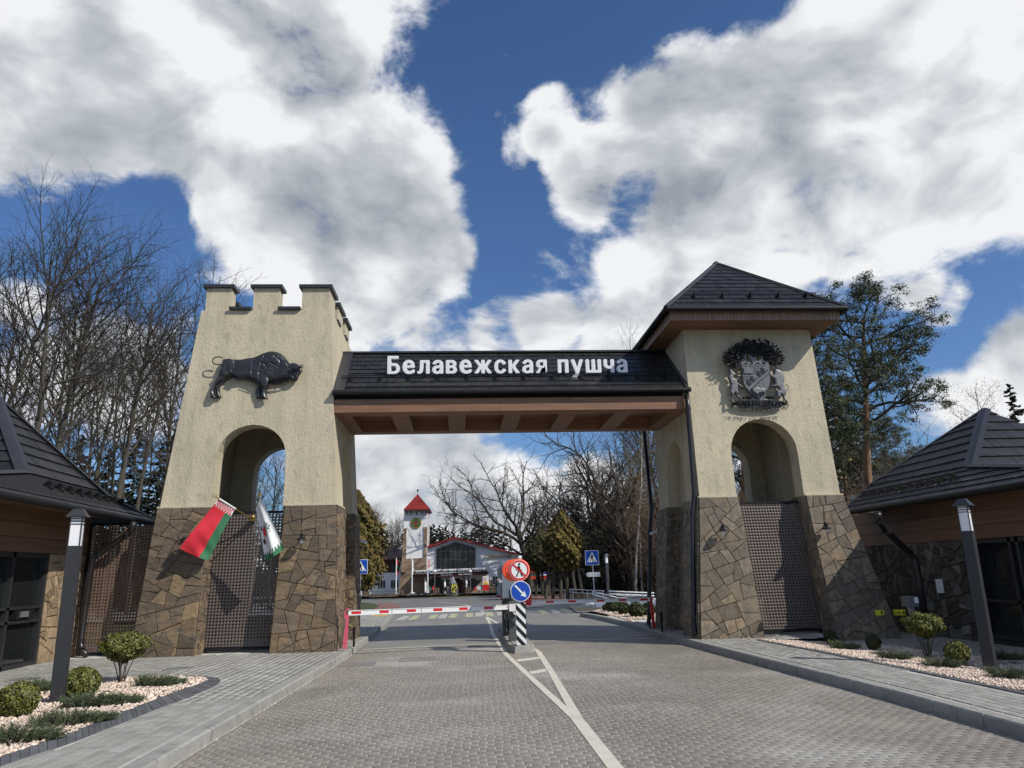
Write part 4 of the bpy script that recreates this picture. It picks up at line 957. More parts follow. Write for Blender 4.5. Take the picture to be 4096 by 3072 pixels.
MB().tube([c3(x, y, -.15) for x, y in ((472,922),(440,912),(405,915),(380,932),(373,955),(390,978),(430,985),(465,983),(490,992))], .014, 6).build('tail', M['bronze'], bt, smooth=True)
mb = MB()
for i in range(26):
    a = R.uniform(-.6, 1.2); p = c3(497+R.uniform(-6, 14), 995+R.uniform(-8, 20), -.24); mb.tube([p, p+Vector((.05*math.sin(a)+.02, -.01, -.06*math.cos(a)-.01))], [.009, .003], 5)
mb.build('tail_tuft', M['bronze'], bt)
for x0, y0, pts in ((0, 0, ((1128,1030),(1160,1028),(1195,1012),(1222,998),(1243,995))), (0, 0, ((1190,1030),(1220,1016),(1252,1012)))):
    MB().tube([c3(x, y, -.22) for x, y in pts], [.028, .026, .02, .012, .003][:len(pts)] if len(pts) > 3 else [.02, .014, .003], 7).build('horn', M['bronze'], bt, smooth=True)
MB().tube([c3(1140, 1012, -.22), c3(1108, 1045, -.25), c3(1078, 1066, -.22)], [.012, .022, .004], 6).build('ear', M['bronze'], bt)
mb = MB()
for i in range(34):
    x = 695+i*3.6; y = 1110+i*1.6; p = c3(x, y, -.15); mb.tube([p, c3(x+3+R.uniform(-2, 3), y+24+R.uniform(-4, 10), -.12)], [.008, .002], 4)
for i in range(70):
    x = 905+i*2.85; y = 1140-(i*.3); l = 42*math.sin(.5+i*.034)+R.uniform(-6, 8); p = c3(x, y-8, -.17); mb.tube([p, c3(x-3+R.uniform(-3, 3), y+l, -.12)], [.009, .002], 4)
mb.build('beard_fringe', M['bronze'], bt)
MB().ext([c3(548,1103,-.15),c3(600,1133,-.15),c3(612,1118,-.15)], (0, .04, 0)).build('belly_tuft', M['bronze'], bt)
for x, y in ((390, 1200), (860, 1180), (600, 1000), (1000, 1000)): MB().tube([c3(x, y, -.12), c3(x, y, .1)], .012, 6).build('fixing_pin', M['black'], bt)

za = lambda x, y: P(2860+x*.19293, 1350+y*.19293, YW)
A_ = lambda l: [za(*p) for p in l]
ct = thing('coat_of_arms', 'grey metal coat of arms with oak crown and shield on the right tower', 'relief', tuple(za(800, 900)))
YC = YW-.10
def plate(name, l, dy=0., th=.035, mt='pewter'): return MB().ext([p+Vector((0, YC-YW+dy, 0)) for p in A_(l)], (0, -th, 0)).build(name, M[mt], ct)
leafcrown = [(150,420),(200,370),(330,220),(450,150),(590,110),(700,130),(850,110),(1010,130),(1110,160),(1180,240),(1280,380),(1320,480),(1290,560),(1180,620),(1060,570),(1000,500),(980,440),(940,400),(800,430),(700,380),(600,370),(560,460),(430,470),(480,560),(400,650),(280,650),(190,600),(150,520)]
plate('crown_backing', [(730+(x-730)*.93, 380+(y-380)*.90) for x, y in leafcrown], .02, .03, 'pewter_dark')
plate('oak_trunk', [(700,1230),(1010,1180),(1000,1300),(985,1400),(790,1400),(700,1400)], .03)
plate('branches', [(520,560),(575,560),(555,510),(430,450),(500,450),(575,490),(580,380),(610,370),(600,470),(620,560),(735,545),(720,490),(640,380),(660,370),(740,440),(830,430),(815,480),(860,520),(900,480),(925,415),(955,410),(950,480),(1015,510),(980,545),(735,560)], .02, mt='pewter')
rng = np.random.RandomState(5); mb = MB(); k = 0
lx = [p[0] for p in leafcrown]; ly = [p[1] for p in leafcrown]
while k < 520:
    x, y = rng.uniform(130, 1330), rng.uniform(100, 660)
    if not inside(np.array([x]), np.array([y]), leafcrown)[0]: continue
    k += 1; c = za(x, y)+Vector((0, YC-YW-.03-rng.uniform(0, .09), 0)); a = math.atan2(-(y-480), x-730)+rng.normal(0, .5); s = rng.uniform(.06, .085)
    prof = [(0, 0), (.25, .16), (.38, .10), (.55, .30), (.68, .17), (.85, .27), (1, .06), (1.08, 0)]; prof = prof+[(u, -v) for u, v in prof[-2:0:-1]]
    tx, ty = rng.normal(0, .3), rng.normal(0, .3)
    pts = [c+Vector((s*(u*math.cos(a)-v*math.sin(a)), -.018*(1-abs(v)*4)+s*u*tx+s*v*ty, s*(u*math.sin(a)+v*math.cos(a)))) for u, v in prof]
    b = len(mb.v); mid = c+Vector((s*.5*math.cos(a), -.028, s*.5*math.sin(a))); mb.v += [tuple(p) for p in pts]+[tuple(mid)]; n = len(pts)
    for i in range(n): mb.f.append((b+i, b+(i+1) % n, b+n)); mb.m.append(0)
mb.build('oak_leaves', M['pewter_dark'], ct, fix=False, kind='stuff')
shield = [(488,585),(1050,585),(1065,680),(1085,770),(1097,860),(1095,950),(1080,1040),(1030,1130),(960,1220),(860,1300),(760,1250),(690,1200),(640,1150),(590,1080),(560,1020),(535,930),(515,800),(500,690)]
plate('shield', shield, -.02, .03, 'bronze')
for x in (490, 612, 736, 860, 982): plate('shield_merlon', [(x,540),(x+62,540),(x+64,590),(x+2,590)], -.03, .035)
for r_ in range(9):
    y = 592+r_*42; xl = 497+r_*5; xr = 1045-r_*56+0; x = xl-(45 if r_ % 2 else 0)
    while x < xr:
        a_, b_ = max(x, xl), min(x+92, xr)
        if b_-a_ > 18: plate('shield_brick', [(a_+4,y+4),(b_-4,y+4),(b_-4,y+37),(a_+4,y+37)], -.0505, .012)
        x += 96
plate('diagonal_band', [(540,975),(1048,562),(1062,680),(1066,765),(640,1142),(575,1060)], -.064, .022)
plate('shield_field', [(1062,790),(1085,860),(1083,940),(1065,1035),(1018,1120),(950,1205),(860,1280),(765,1235),(690,1180),(660,1150)], -.0505, .010)
for (x, y) in ((640,960),(715,885),(850,780),(935,720)):
    plate('lynx_head', [(x-45,y-20),(x-20,y-10),(x-30,y-50),(x,y-28),(x+25,y-45),(x+28,y-5),(x+20,y+30),(x-5,y+45),(x-30,y+30)], -.088, .018, 'bronze')
    plate('lynx_paws', [(x+10,y+40),(x+50,y+5),(x+95,y-20),(x+100,y-5),(x+60,y+35),(x+50,y+60),(x+20,y+75),(x,y+65)], -.088, .014, 'bronze')
for i, (x, y) in enumerate([(545,700),(640,640),(715,695)]): MB().lathe(za(x, y)+Vector((0, YC-YW-.06, 0)), [(.018, 0), (.014, .02)], 8, (0, -1, 0)).build('crown_jewel', M['pewter'], ct)
plate('crown', [(530,665),(560,645),(600,660),(605,640),(640,640),(660,660),(700,645),(730,665),(722,735),(715,785),(555,785),(548,735)], -.0635, .02, 'pewter')
relief('shield_bison', A_([(700,1100),(740,1075),(800,1060),(850,1085),(920,1080),(975,1105),(985,1150),(965,1190),(960,1240),(935,1240),(940,1190),(900,1180),(905,1240),(885,1245),(880,1190),(840,1200),(835,1250),(810,1255),(800,1215),(770,1220),(745,1180),(715,1160)]), YC-.062, .03, .03, ct, 'pewter', cell=.008)
deer = [(250,690),(300,660),(330,720),(375,760),(405,800),(395,835),(360,815),(350,860),(400,880),(450,830),(490,800),(510,825),(450,860),(420,920),(430,970),(480,1000),(530,1040),(575,1090),(560,1105),(490,1060),(430,1010),(440,1050),(430,1110),(450,1180),(420,1210),(470,1260),(530,1300),(480,1300),(420,1260),(390,1210),(375,1170),(350,1200),(325,1250),(310,1300),(330,1370),(345,1400),(310,1390),(285,1310),(300,1220),(275,1180),(255,1240),(220,1240),(250,1180),(275,1110),(275,1050),(290,990),(260,920),(235,860),(245,800),(270,770)]
relief('deer_supporter', A_(deer), YC, .045, .04, ct, 'pewter', cell=.008)
bis = [(1100,790),(1150,800),(1180,760),(1170,700),(1200,670),(1260,680),(1330,710),(1375,770),(1400,850),(1395,920),(1380,980),(1400,1060),(1430,1120),(1430,1190),(1395,1240),(1400,1330),(1370,1340),(1360,1260),(1320,1220),(1330,1270),(1290,1290),(1250,1280),(1180,1310),(1170,1290),(1230,1250),(1215,1190),(1225,1120),(1280,1110),(1250,1060),(1130,1050),(1100,1075),(1090,1050),(1110,1020),(1190,995),(1185,900),(1140,870),(1100,830)]
relief('bison_supporter', A_(bis), YC, .05, .05, ct, 'pewter', cell=.008)
MB().tube([za(x, y)+Vector((0, YC-YW-.02, 0)) for x, y in ((1420,1120),(1465,1110),(1480,1060),(1465,1010),(1440,1000),(1430,1030))], .008, 5).build('supporter_tail', M['pewter'], ct)
mb = MB()
for i in range(430):
    x = rng.uniform(290, 1460); row = rng.randint(4); yb = [1385,1420,1455,1500][row]+18*math.cos((x-880)/220.)*1-6
    if rng.rand() < .2: x = rng.choice([rng.uniform(530, 700), rng.uniform(1010, 1170)]); yb = 1300
    p = za(x, yb)+Vector((0, YC-YW-.01*row-.02, 0)); s = rng.uniform(.05, .09); a = rng.normal(pi/2, .5)*(1 if row < 3 else -1 if rng.rand() < .6 else 1)
    mb.add([p+Vector((-.012, 0, 0)), p+Vector((.012, 0, 0)), p+Vector((s*math.cos(a), -.04, s*math.sin(a)))], [(0, 1, 2)])
mb.build('fern_blades', M['pewter_dark'], ct, fix=False, kind='stuff')
plate('ground_bank', [(330,1370),(460,1340),(700,1330),(1000,1320),(1250,1330),(1440,1380),(1330,1470),(1100,1510),(850,1520),(600,1500),(420,1450)], .0, .03, 'pewter_dark')
for x, y in ((800, 700), (800, 1380), (350, 1000), (1300, 900)): MB().tube([za(x, y)+Vector((0, -.10, 0)), za(x, y)+Vector((0, .1, 0))], .012, 6).build('fixing_pin', M['black'], ct)

# ---------------------------------------------------------------- wall lamps
def wall_lamp(u, v, label, y=16.66):
    p = P(u, v, y-.27); t = thing('wall_lamp', label, 'lamp', (p.x, y, p.z), group='black barn style wall lamps on the towers')
    w = Vector((p.x-.10, y-.045, p.z-.02))
    MB().lathe(w+Vector((0, .03, 0)), [(.05, 0), (.05, .02), (.03, .035)], 12, (0, -1, 0)).build('wall_plate', M['black'], t)
    MB().tube([w, w+Vector((.02, -.06, -.05)), w+Vector((.05, -.14, -.02)), w+Vector((.09, -.20, .07)), w+Vector((.10, -.24, .10)), w+Vector((.10, -.27, .07))], .011, 7).build('goose_arm', M['black'], t)
    c = w+Vector((.10, -.27, .0)); MB().lathe(c, [(.105, -.03), (.10, -.015), (.055, .01), (.035, .03), (.03, .07), (.045, .075), (.02, .10), (.006, .13)], 18).build('lamp_shade', M['black'], t)
    MB().lathe(c, [(.02, -.10), (.035, -.07), (.03, -.02)], 12).build('glass_bulb', M['milk'], t)
wall_lamp(1208, 2150, 'black wall lamp on the left tower, right of the white flag')
wall_lamp(735, 2168, 'black wall lamp on the left tower, half hidden by the red flag')
wall_lamp(2889, 2116, 'black wall lamp on the road-side leg of the right tower', 16.70)
wall_lamp(3302, 2108, 'black wall lamp on the outer leg of the right tower', 16.72)

# ---------------------------------------------------------------- flags
zf = lambda x, y: (700+x*.20796, 1950+y*.20796)
def cloth(name, cor, ys, wave, nx=40, ny=60):
    """cor: hoist a, hoist b, fly b, fly a in photo pixels with depths ys"""
    c = [P(*zf(*p), y) for p, y in zip(cor, ys)]
    def f(u, v):     # u across (a to b), v along the fly
        p = c[0].lerp(c[1], u).lerp(c[3].lerp(c[2], u), v); return p+wave(u, v)
    return f
def cloth_part(name, f, u0, u1, v0, v1, mt, parent, n=30, m=40, dy=0, pin=None):
    us = np.linspace(u0, u1, n+1); vs_ = np.linspace(v0, v1, m+1); V = [tuple(f(u, v)+Vector((0, dy, 0))) for v in vs_ for u in us]
    F = [(j*(n+1)+i, j*(n+1)+i+1, (j+1)*(n+1)+i+1, (j+1)*(n+1)+i) for j in range(m) for i in range(n)]
    return npmesh(name, V, F, M[mt], parent, smooth=True)
brk = P(700+1470*.208, 1950+600*.208, 16.78)
def wv1(u, v): return Vector((.0, .035*math.sin(v*7+u*2.5)*v+.055*math.sin(v*22-u*6)*v**2*u*(1.2-u)+.03*math.sin(u*9+v*4)*v**2, .02*math.sin(u*pi)*-(v**2)*1.6))
f1 = cloth('f', [(830, 225), (1140, 430), (640, 1400), (85, 1165)], [16.10, 16.40, 16.35, 16.12], wv1)
t = thing('flag', 'red and green flag with woven ornament stripe, hung over the left gate', 'flag', tuple(brk), group='flags on the left tower')
tip = P(*zf(710, 125), 15.98); hd = P(*zf(800, 190), 16.06)
MB().tube([brk, hd], .012, 8).build('flagpole', M['brass'], t); MB().tube([P(*zf(850, 215), 16.10), P(*zf(1165, 412), 16.42)], .019, 8).build('pole_sleeve', M['flagwhite'], t)
d_ = (hd-brk).normalized(); s_ = Vector((d_.z, 0, -d_.x)).normalized(); L_ = (tip-hd).length
MB().tube([hd, hd+d_*L_*.25+s_*.035, hd+d_*L_*.5+s_*.035, tip, hd+d_*L_*.5-s_*.035, hd+d_*L_*.25-s_*.035, hd], .006, 6).build('spear_finial', M['brass'], t)
MB().ball(hd+d_*L_*.35, .012, 5).build('finial_star', M['brass'], t)
cloth_part('red_field', f1, 0, .665, .125, 1, 'flagred', t); cloth_part('green_field', f1, .665, 1, .125, 1, 'flaggreen', t)
cloth_part('ornament_band', f1, 0, 1, 0, .125, 'flagwhite', t, m=8)
mb = MB()   # woven diamonds of the ornament
def dia(u, v, a, b, hole):
    q = lambda k: [f1(min(max(u+dx*a*k, 0), 1), min(max(v+dz*b*k, 0), .125))+Vector((0, -.003, 0)) for dx, dz in ((-1, 0), (0, -1), (1, 0), (0, 1))]
    o, i = q(1), q(hole); mb.add(o+i, [(j, (j+1) % 4, 4+(j+1) % 4, 4+j) for j in range(4)])
for k in range(7):
    for j, v in enumerate((.02, .0625, .105)):
        u = (k+.5+(.5 if j == 1 else 0))/7
        if u < .98: dia(u, v, .085 if j == 1 else .06, .034 if j == 1 else .022, .62); dia(u, v, .03, .010, .01)
    mb.add([f1(k/7+.01, .004)+Vector((0, -.003, 0)), f1(k/7+.05, .004)+Vector((0, -.003, 0)), f1(k/7+.03, .03)+Vector((0, -.003, 0))], [(0, 1, 2)])
    mb.add([f1(k/7+.01, .122)+Vector((0, -.003, 0)), f1(k/7+.05, .122)+Vector((0, -.003, 0)), f1(k/7+.03, .09)+Vector((0, -.003, 0))], [(0, 1, 2)])
mb.build('woven_ornament', M['flagred'], t, fix=False)
def wv2(u, v): return Vector((.0, .05*math.sin(u*8+1)*(.2+v), 0))+Vector((-.10*math.sin(u*pi)*0, .04*math.sin(v*5), -.05*math.sin(pi*u)*v))
f2 = cloth('f', [(1640, 195), (1550, 400), (1740, 1400), (2105, 1170)], [16.02, 16.20, 16.34, 16.30], wv2)
t = thing('flag', 'white flag with a green oak emblem and green pointed lower edge, over the left gate', 'flag', tuple(brk), group='flags on the left tower')
hd = P(*zf(1625, 180), 16.0); MB().tube([brk, hd], .012, 8).build('flagpole', M['brass'], t)
for i in range(8):
    a = i*pi/4; MB().tube([hd, hd+Vector((.05*math.cos(a), 0, .06+.05*math.sin(a)))], [.012, .004], 5).build('finial_leaf', M['brass'], t)
cloth_part('white_field', f2, 0, 1, 0, .93, 'flagwhite', t)
mb = MB()
for k in range(8):
    u0, u1 = k/8, (k+1)/8; q = [f2(u0, .93), f2((u0+u1)/2, .84), f2(u1, .93), f2(u1, 1), f2((u0+u1)/2, 1), f2(u0, 1)]; mb.add([p+Vector((0, -.004, 0)) for p in q], [(0, 1, 2, 3, 4, 5)])
mb.build('green_border', M['flaggreen'], t, fix=False)
mb = MB(); rg = random.Random(2)
for i in range(90):
    a = rg.uniform(0, 2*pi); r = math.sqrt(rg.random()); u, v = .48+.26*r*math.cos(a), .48+.115*r*math.sin(a); s = .03
    mb.cur = 0; q = [f2(u+s*math.cos(a+k*2.1), v+s*.42*math.sin(a+k*2.1))+Vector((0, -.006-.0001*i, 0)) for k in range(3)]; mb.add(q, [(0, 1, 2)])
mb.build('oak_emblem', M['flaggreen'], t, fix=False)
mb = MB(); mb.add([f2(*p)+Vector((0, -.02, 0)) for p in ((.55, .42), (.78, .44), (.80, .54), (.66, .62), (.56, .54))], [(0, 1, 2, 3, 4)]); mb.build('emblem_shield', M['flagred'], t, fix=False)
mb = MB(); mb.add([f2(*p)+Vector((0, -.02, 0)) for p in ((.80, .60), (.93, .64), (.88, .72), (.74, .70))], [(0, 1, 2, 3)]); mb.add([f2(*p)+Vector((0, -.02, 0)) for p in ((.86, .36), (.95, .38), (.92, .46), (.82, .44))], [(0, 1, 2, 3)]); mb.build('emblem_animals', M['brownwood'], t, fix=False)
t = thing('flag_bracket', 'brass double flag bracket on the top rail of the left gate', 'bracket', tuple(brk))
MB().box(brk+Vector((-.05, .0, -.05)), brk+Vector((.05, .24, .04))).build('bracket_plate', M['brass'], t)
for s in (-1, 1): MB().tube([brk+Vector((0, .05, 0)), brk+Vector((s*.05, -.06, .05))], .022, 8).build('bracket_socket', M['brass'], t)

# ---------------------------------------------------------------- the two kiosks
def PX(u, v, X): r = ray(u, v); k = X/r.x; return Vector((X, r.y*k, r.z*k+EYE))
def onplane(u, v, a, b, c):
    n = (b-a).cross(c-a); o = Vector((0, 0, EYE)); r = ray(u, v); return o+r*((a-o).dot(n)/r.dot(n))
W0_ = 4.0
def kiosk(side):
    L = side < 0
    if L:
        ze = 3.0; Xw = -8.2; E1 = G(636, 2092, ze); Em = G(300, 2028, ze); E0 = Em+(Em-E1)*1.1
        F = P(94, 1890, 14.6); AP = P(-14, 1588, 16.0); sil = (430, 1985); t = thing('kiosk', 'left glazed kiosk with dark shingled hip roof beside the left tower', 'kiosk', (Xw, 13, .13)); base = .12
        yst0, yst1 = 15.86, 17.35; zs = 2.20; plk = [2.20, 2.47, 2.74, 3.04]
    else:
        ze = 2.885; Xw = 10.38; E1 = Vector((9.70, 18.8, ze)); E0 = Vector((9.70, 12.25, ze))
        F = P(3880, 1866, 14.75); AP = P(3938, 1640, 16.1); sil = (3480, 1943); t = thing('kiosk', 'right kiosk with dark stone wall, timber eaves and shingled hip roof', 'kiosk', (Xw, 13, .0)); base = -.0
        yst0, yst1 = 15.3, 19.5; zs = 2.02; plk = [2.02, 2.29, 2.56, 2.84]
    s = 1 if L else -1                                  # the wall faces the road
    B1 = onplane(*sil, E0, E1, F)
    nearb = onplane(4096 if not L else 0, 1868 if not L else 1893, E0, E1, F); far_ = nearb+(nearb-F)*(2.0 if L else 0.0)
    E_far = E0+(E0-E1)*(.6 if L else .0)
    order = (E0, E1) if not L else (E1, E0)
    shingles(t, [E_far, E1, B1, F, far_], (E1, E0) if L else (E0, E1), (s, 0, 1), c=.20, w=.075, seed=80+L, lim=300, thick=.024, skew=.25)
    shingles(t, [F, B1, AP], (F, F+(E1-E0)), (s, 0, 1), c=.30, w=.075, seed=82+L, lim=300, thick=.034)
    F2 = F+Vector((-s*3.4, 0, 0)); shingles(t, [F, AP, F2], (F, F2) if not L else (F2, F), (0, -1, 1), c=.30, w=.075, seed=84+L, lim=300, thick=.034)
    MB().add([AP, B1, E1, E1+Vector((-s*3, 0, 0)), F2], [(0, 1, 2, 3, 4)]).build('back_slope', M['roof'], t, fix=False)
    def cap(a, b, w=.10, h=.035):
        d = (b-a).normalized(); u = d.cross(Vector((0, 0, 1))).normalized()*w; up = Vector((0, 0, h)); MB().prism([a-u, a+u, b+u, b-u], [a-u*.3+up*1.6, a+u*.3+up*1.6, b+u*.3+up*1.6, b-u*.3+up*1.6]).build('hip_cap', M['flash'], t)
    cap(F, AP, .13, .03); cap(B1, AP, .06); cap(E1, B1, .06); cap(F, F2, .09); cap(F, far_, .08)
    MB().add([far_, F, F2, F2+Vector((0, -4, 0)), far_+Vector((-s*3, 0, 0))], [(0, 1, 2, 3, 4)]).build('flat_roof', M['flash'], t, fix=False)
    MB().tube([E_far+Vector((s*.05, 0, -.04)), E1+Vector((s*.05, 0, -.04))], .065, 10).build('gutter', M['black'], t)
    n1 = (E1-E0).cross(F-E0).normalized(); n1 = n1 if n1.z > 0 else -n1; u1 = n1.cross((E1-E0).normalized()); u1 = u1 if u1.z > 0 else -u1
    sl = (F-E0).dot(u1); g0 = E1+u1*sl*.62+(E0-E1)*.04; g1 = F-u1*sl*.28; g1 = g0+(E0-E1).normalized()*((g1-g0).dot((E0-E1).normalized()))
    snowguard(t, g0, g1, 10, u1, n1, h=.11)
    if not L: MB().box((10.75, W0_, 2.9), (14, 12.25, 3.0)).build('porch_roof', M['flash'], t)
    # wall: stone part, glazed part, cladding, soffit
    W0 = 4.0
    MB().box((min(Xw, Xw-s*.3), yst0, base-.02), (max(Xw, Xw-s*.3), yst1, zs)).build('wall', M['mortar'], t)
    q = [(Xw+s*.001, yst0, base), (Xw+s*.001, yst1, base), (Xw+s*.001, yst1, zs), (Xw+s*.001, yst0, zs)]
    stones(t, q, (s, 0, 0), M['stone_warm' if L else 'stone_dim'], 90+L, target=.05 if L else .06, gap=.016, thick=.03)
    for a, b in zip(plk, plk[1:]):
        ys = [W0, 8.2, 12.4, yst1] if L else [W0, 8., 12.1, 16.2, yst1]
        for c, d in zip(ys, ys[1:]): MB().box((min(Xw+s*.04, Xw-s*.2), c+.002, a+.004), (max(Xw+s*.04, Xw-s*.2), d-.002, b-.004)).build('cladding_board', M['wood'], t)
    MB().box((min(Xw+s*.02, Xw-s*.15), W0, plk[0]), (max(Xw+s*.02, Xw-s*.15), yst1, plk[-1])).build('cladding_backing', M['dark'], t)
    ys0 = W0 if L else 12.25
    xe = lambda y: E0.x+(E1.x-E0.x)*(y-E0.y)/(E1.y-E0.y)
    nbd = 7
    for i in range(nbd):
        f0, f1_ = i/nbd, (i+1)/nbd-.006; g = lambda y, f: (Xw+(xe(y)-Xw)*f, y, ze-.06+(plk[-1]-ze+.055)*(1-f))
        p = [g(ys0, f0), g(yst1 if L else 18, f0), g(yst1 if L else 18, f1_), g(ys0, f1_)]; MB().prism(p, [(a, b, c+.02) for a, b, c in p]).build('soffit_board', M['wood'], t)
    # roof void so that nothing is seen through
    # glazing
    y1 = yst0-.04; fr = MB()
    MB().box((min(Xw-s*.10, Xw-s*.13), W0, base), (max(Xw-s*.10, Xw-s*.13), y1, zs)).build('glass', M['glass'], t)
    ysf = [y1, y1-1.12, y1-2.5, y1-3.9, y1-5.4, y1-7] if L else [y1, y1-1.3, y1-1.5, y1-2.9, y1-4.4, y1-6, y1-8]
    for y in ysf: MB().box((min(Xw, Xw-s*.12), y-.05, base), (max(Xw, Xw-s*.12), y+.03, zs)).build('mullion', M['frame'], t)
    for z in ((base, base+.08), (zs-.09, zs), (.92, .97), (1.17, 1.22)) if L else ((base, base+.08), (zs-.09, zs), (.80, .85)):
        MB().box((min(Xw-.0, Xw-s*.115), W0, z[0]), (max(Xw-.0, Xw-s*.115), y1-.052, z[1])).build('transom', M['frame'], t)
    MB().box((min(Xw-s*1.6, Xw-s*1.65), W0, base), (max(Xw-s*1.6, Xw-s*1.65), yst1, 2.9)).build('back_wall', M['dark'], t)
    if L:
        MB().box((Xw-.09, 14.95, .99), (Xw+.02, 15.55, 1.16)).build('ticket_hatch', M['black'], t); MB().box((Xw+.0, 15.05, 1.03), (Xw+.05, 15.3, 1.13)).build('hatch_drawer', M['grey'], t)
    return t, E0, E1
kL, a0_, a1_ = kiosk(-1); kR, b0_, b1_ = kiosk(1)
def downpipe(pts, r, label):
    o = thing('downpipe', label, 'downpipe', tuple(pts[0])); MB().tube(pts, r, 12).build('pipe', M['pipe'], o, smooth=True)
    for p in pts[1:-1]:
        for dz in (-.07, -.035, 0, .035, .07): MB().tube([Vector(p)+Vector((0, 0, dz-.008)), Vector(p)+Vector((0, 0, dz+.008))], r*1.13, 12).build('elbow_rib', M['pipe'], o)
    return o
q = lambda u, v, Y: P(u, v, Y)
downpipe([q(535, 2090, 16.9), q(528, 2115, 16.95), q(505, 2140, 16.95), q(395, 2215, 17.05), q(368, 2240, 17.05), q(345, 2400, 17.05), q(322, 2570, 17.05), q(325, 2605, 17.0), q(345, 2620, 16.9)], .066, 'black downpipe with elbows on the left kiosk beside the perforated screen')
downpipe([q(3510, 2052, 15.0), q(3512, 2080, 15.1), q(3540, 2120, 15.4), q(3640, 2215, 15.9), q(3660, 2240, 15.9), q(3678, 2330, 15.9), q(3700, 2480, 15.9)], .075, 'black downpipe slanting down the dark stone wall of the right kiosk')

# ---------------------------------------------------------------- lamp posts
def lamp_post(loc, h, w, rot, label, group='dark square lamp posts'):
    t = thing('lamp_post', label, 'lamp post', (0, 0, 0), group=group)
    hp = h*.80; a = w/2
    MB().box((-a, -a, 0), (a, a, hp)).build('post', M['post'], t)
    MB().box((-a*.86, -a*.86, hp), (a*.86, a*.86, h*.955)).build('light_panel', M['milk'], t)
    for x in (-1, 1):
        for y in (-1, 1): MB().box((x*a-.012*(x > 0)-.0, y*a-.012*(y > 0), hp), (x*a+.012*(x < 0), y*a+.012*(y < 0), h*.955)).build('corner_bar', M['post'], t)
    for z in (.915, .93, .945): MB().box((-a*.98, -a*.98, h*z), (a*.98, a*.98, h*z+.010)).build('louvre', M['black'], t)
    MB().prism([(-a*1.65, -a*1.65, h*.957), (a*1.65, -a*1.65, h*.957), (a*1.65, a*1.65, h*.957), (-a*1.65, a*1.65, h*.957)], [(-a*.7, -a*.7, h), (a*.7, -a*.7, h), (a*.7, a*.7, h), (-a*.7, a*.7, h)]).build('cap', M['flash'], t)
    t.location = loc; t.rotation_euler = (0, 0, rot); OFF[t] = Vector((0, 0, 0)); return t
gL = G(228, 2812, .13); hL = P(322, 2036, gL.y).z-.13
lpl = lamp_post(gL, hL, .152, math.radians(12), 'dark square lamp post standing in the left gravel bed')
gR = G(3962, 2664, .10); hR = P(3846, 1996, gR.y).z-.10
copy_tree(lpl, gR, 'dark square lamp post standing in the right gravel bed', math.radians(40), (1, 1, hR/hL))
gF = G(2434, 2400, .04); hF = P(2420, 2218, gF.y).z
copy_tree(lpl, gF, 'distant dark square lamp post behind the white ramp railings', .3, (1, 1, hF/hL))
# ---------------------------------------------------------------- traffic island, barriers, signs
zs1 = lambda x, y: (1960+x*.26519, 2200+y*.26519)
isl = thing('traffic_island', 'narrow kerbed concrete traffic island between the two lanes', 'island', (1.2, 18, 0))
pts = [(.99, 22.6), (.96, 18.8), (.94, 16.6), (1.05, 16.1), (1.40, 16.12), (1.52, 16.6), (1.50, 19.2), (1.42, 22.6)]
MB().prism([(x, y, 0) for x, y in pts], [((x-1.22)*.9+1.22, (y-19)*.985+19, .13) for x, y in pts]).build('kerb_block', M['kerb'], isl)
MB().prism([((x-1.22)*.62+1.22, (y-19)*.96+19, .13) for x, y in pts], [((x-1.22)*.6+1.22, (y-19)*.955+19, .142) for x, y in pts]).build('paved_top', M['slab'], isl)
def disc(mb, c, r, y0, y1, n=36): mb.lathe(Vector((c.x, y1, c.z)), [(r, 0), (r, y1-y0)], n, (0, -1, 0)); return mb
def flat(mb, c, pts, y, th=.002): mb.ext([(c.x+a, y, c.z+b) for a, b in pts], (0, -th, 0)); return mb
def ringpts(r0, r1, n=36):
    return [[(r0*math.cos(a), r0*math.sin(a)), (r0*math.cos(b), r0*math.sin(b)), (r1*math.cos(b), r1*math.sin(b)), (r1*math.cos(a), r1*math.sin(a))] for a, b in ((2*pi*i/n, 2*pi*(i+1)/n) for i in range(n))]
YS = 16.28
# striped board
q = [P(*zs1(*p), YS) for p in ((387, 800), (533, 796), (555, 1425), (410, 1440))]
x0, x1, zt, zb = q[0].x, q[1].x, (q[0].z+q[1].z)/2, (q[2].z+q[3].z)/2
t = thing('hazard_board', 'tall black and white striped hazard board on the island nose', 'sign', ((x0+x1)/2, YS, zb))
MB().box((x0, YS, zb), (x1, YS+.10, zt)).build('board', M['signwhite'], t)
n = 5; H = zt-zb; Wd = x1-x0; sl = Wd*1.05; per = H/4.15
for i in range(-1, 6):
    z0 = zt-i*per-.02
    poly = [(x0, z0), (x0, z0-per*.5), (x1, z0-per*.5-sl), (x1, z0-sl)]
    poly = clip(clip(poly, (0, zt), (0, 1)), (0, zb), (0, -1))
    if len(poly) > 2: MB().ext([(a, YS-.001, b) for a, b in poly], (0, -.003, 0)).build('black_stripe', M['ink'], t)
MB().box((x0+.02, YS+.02, .13), (x1-.02, YS+.08, zb)).build('foot', M['black'], t)
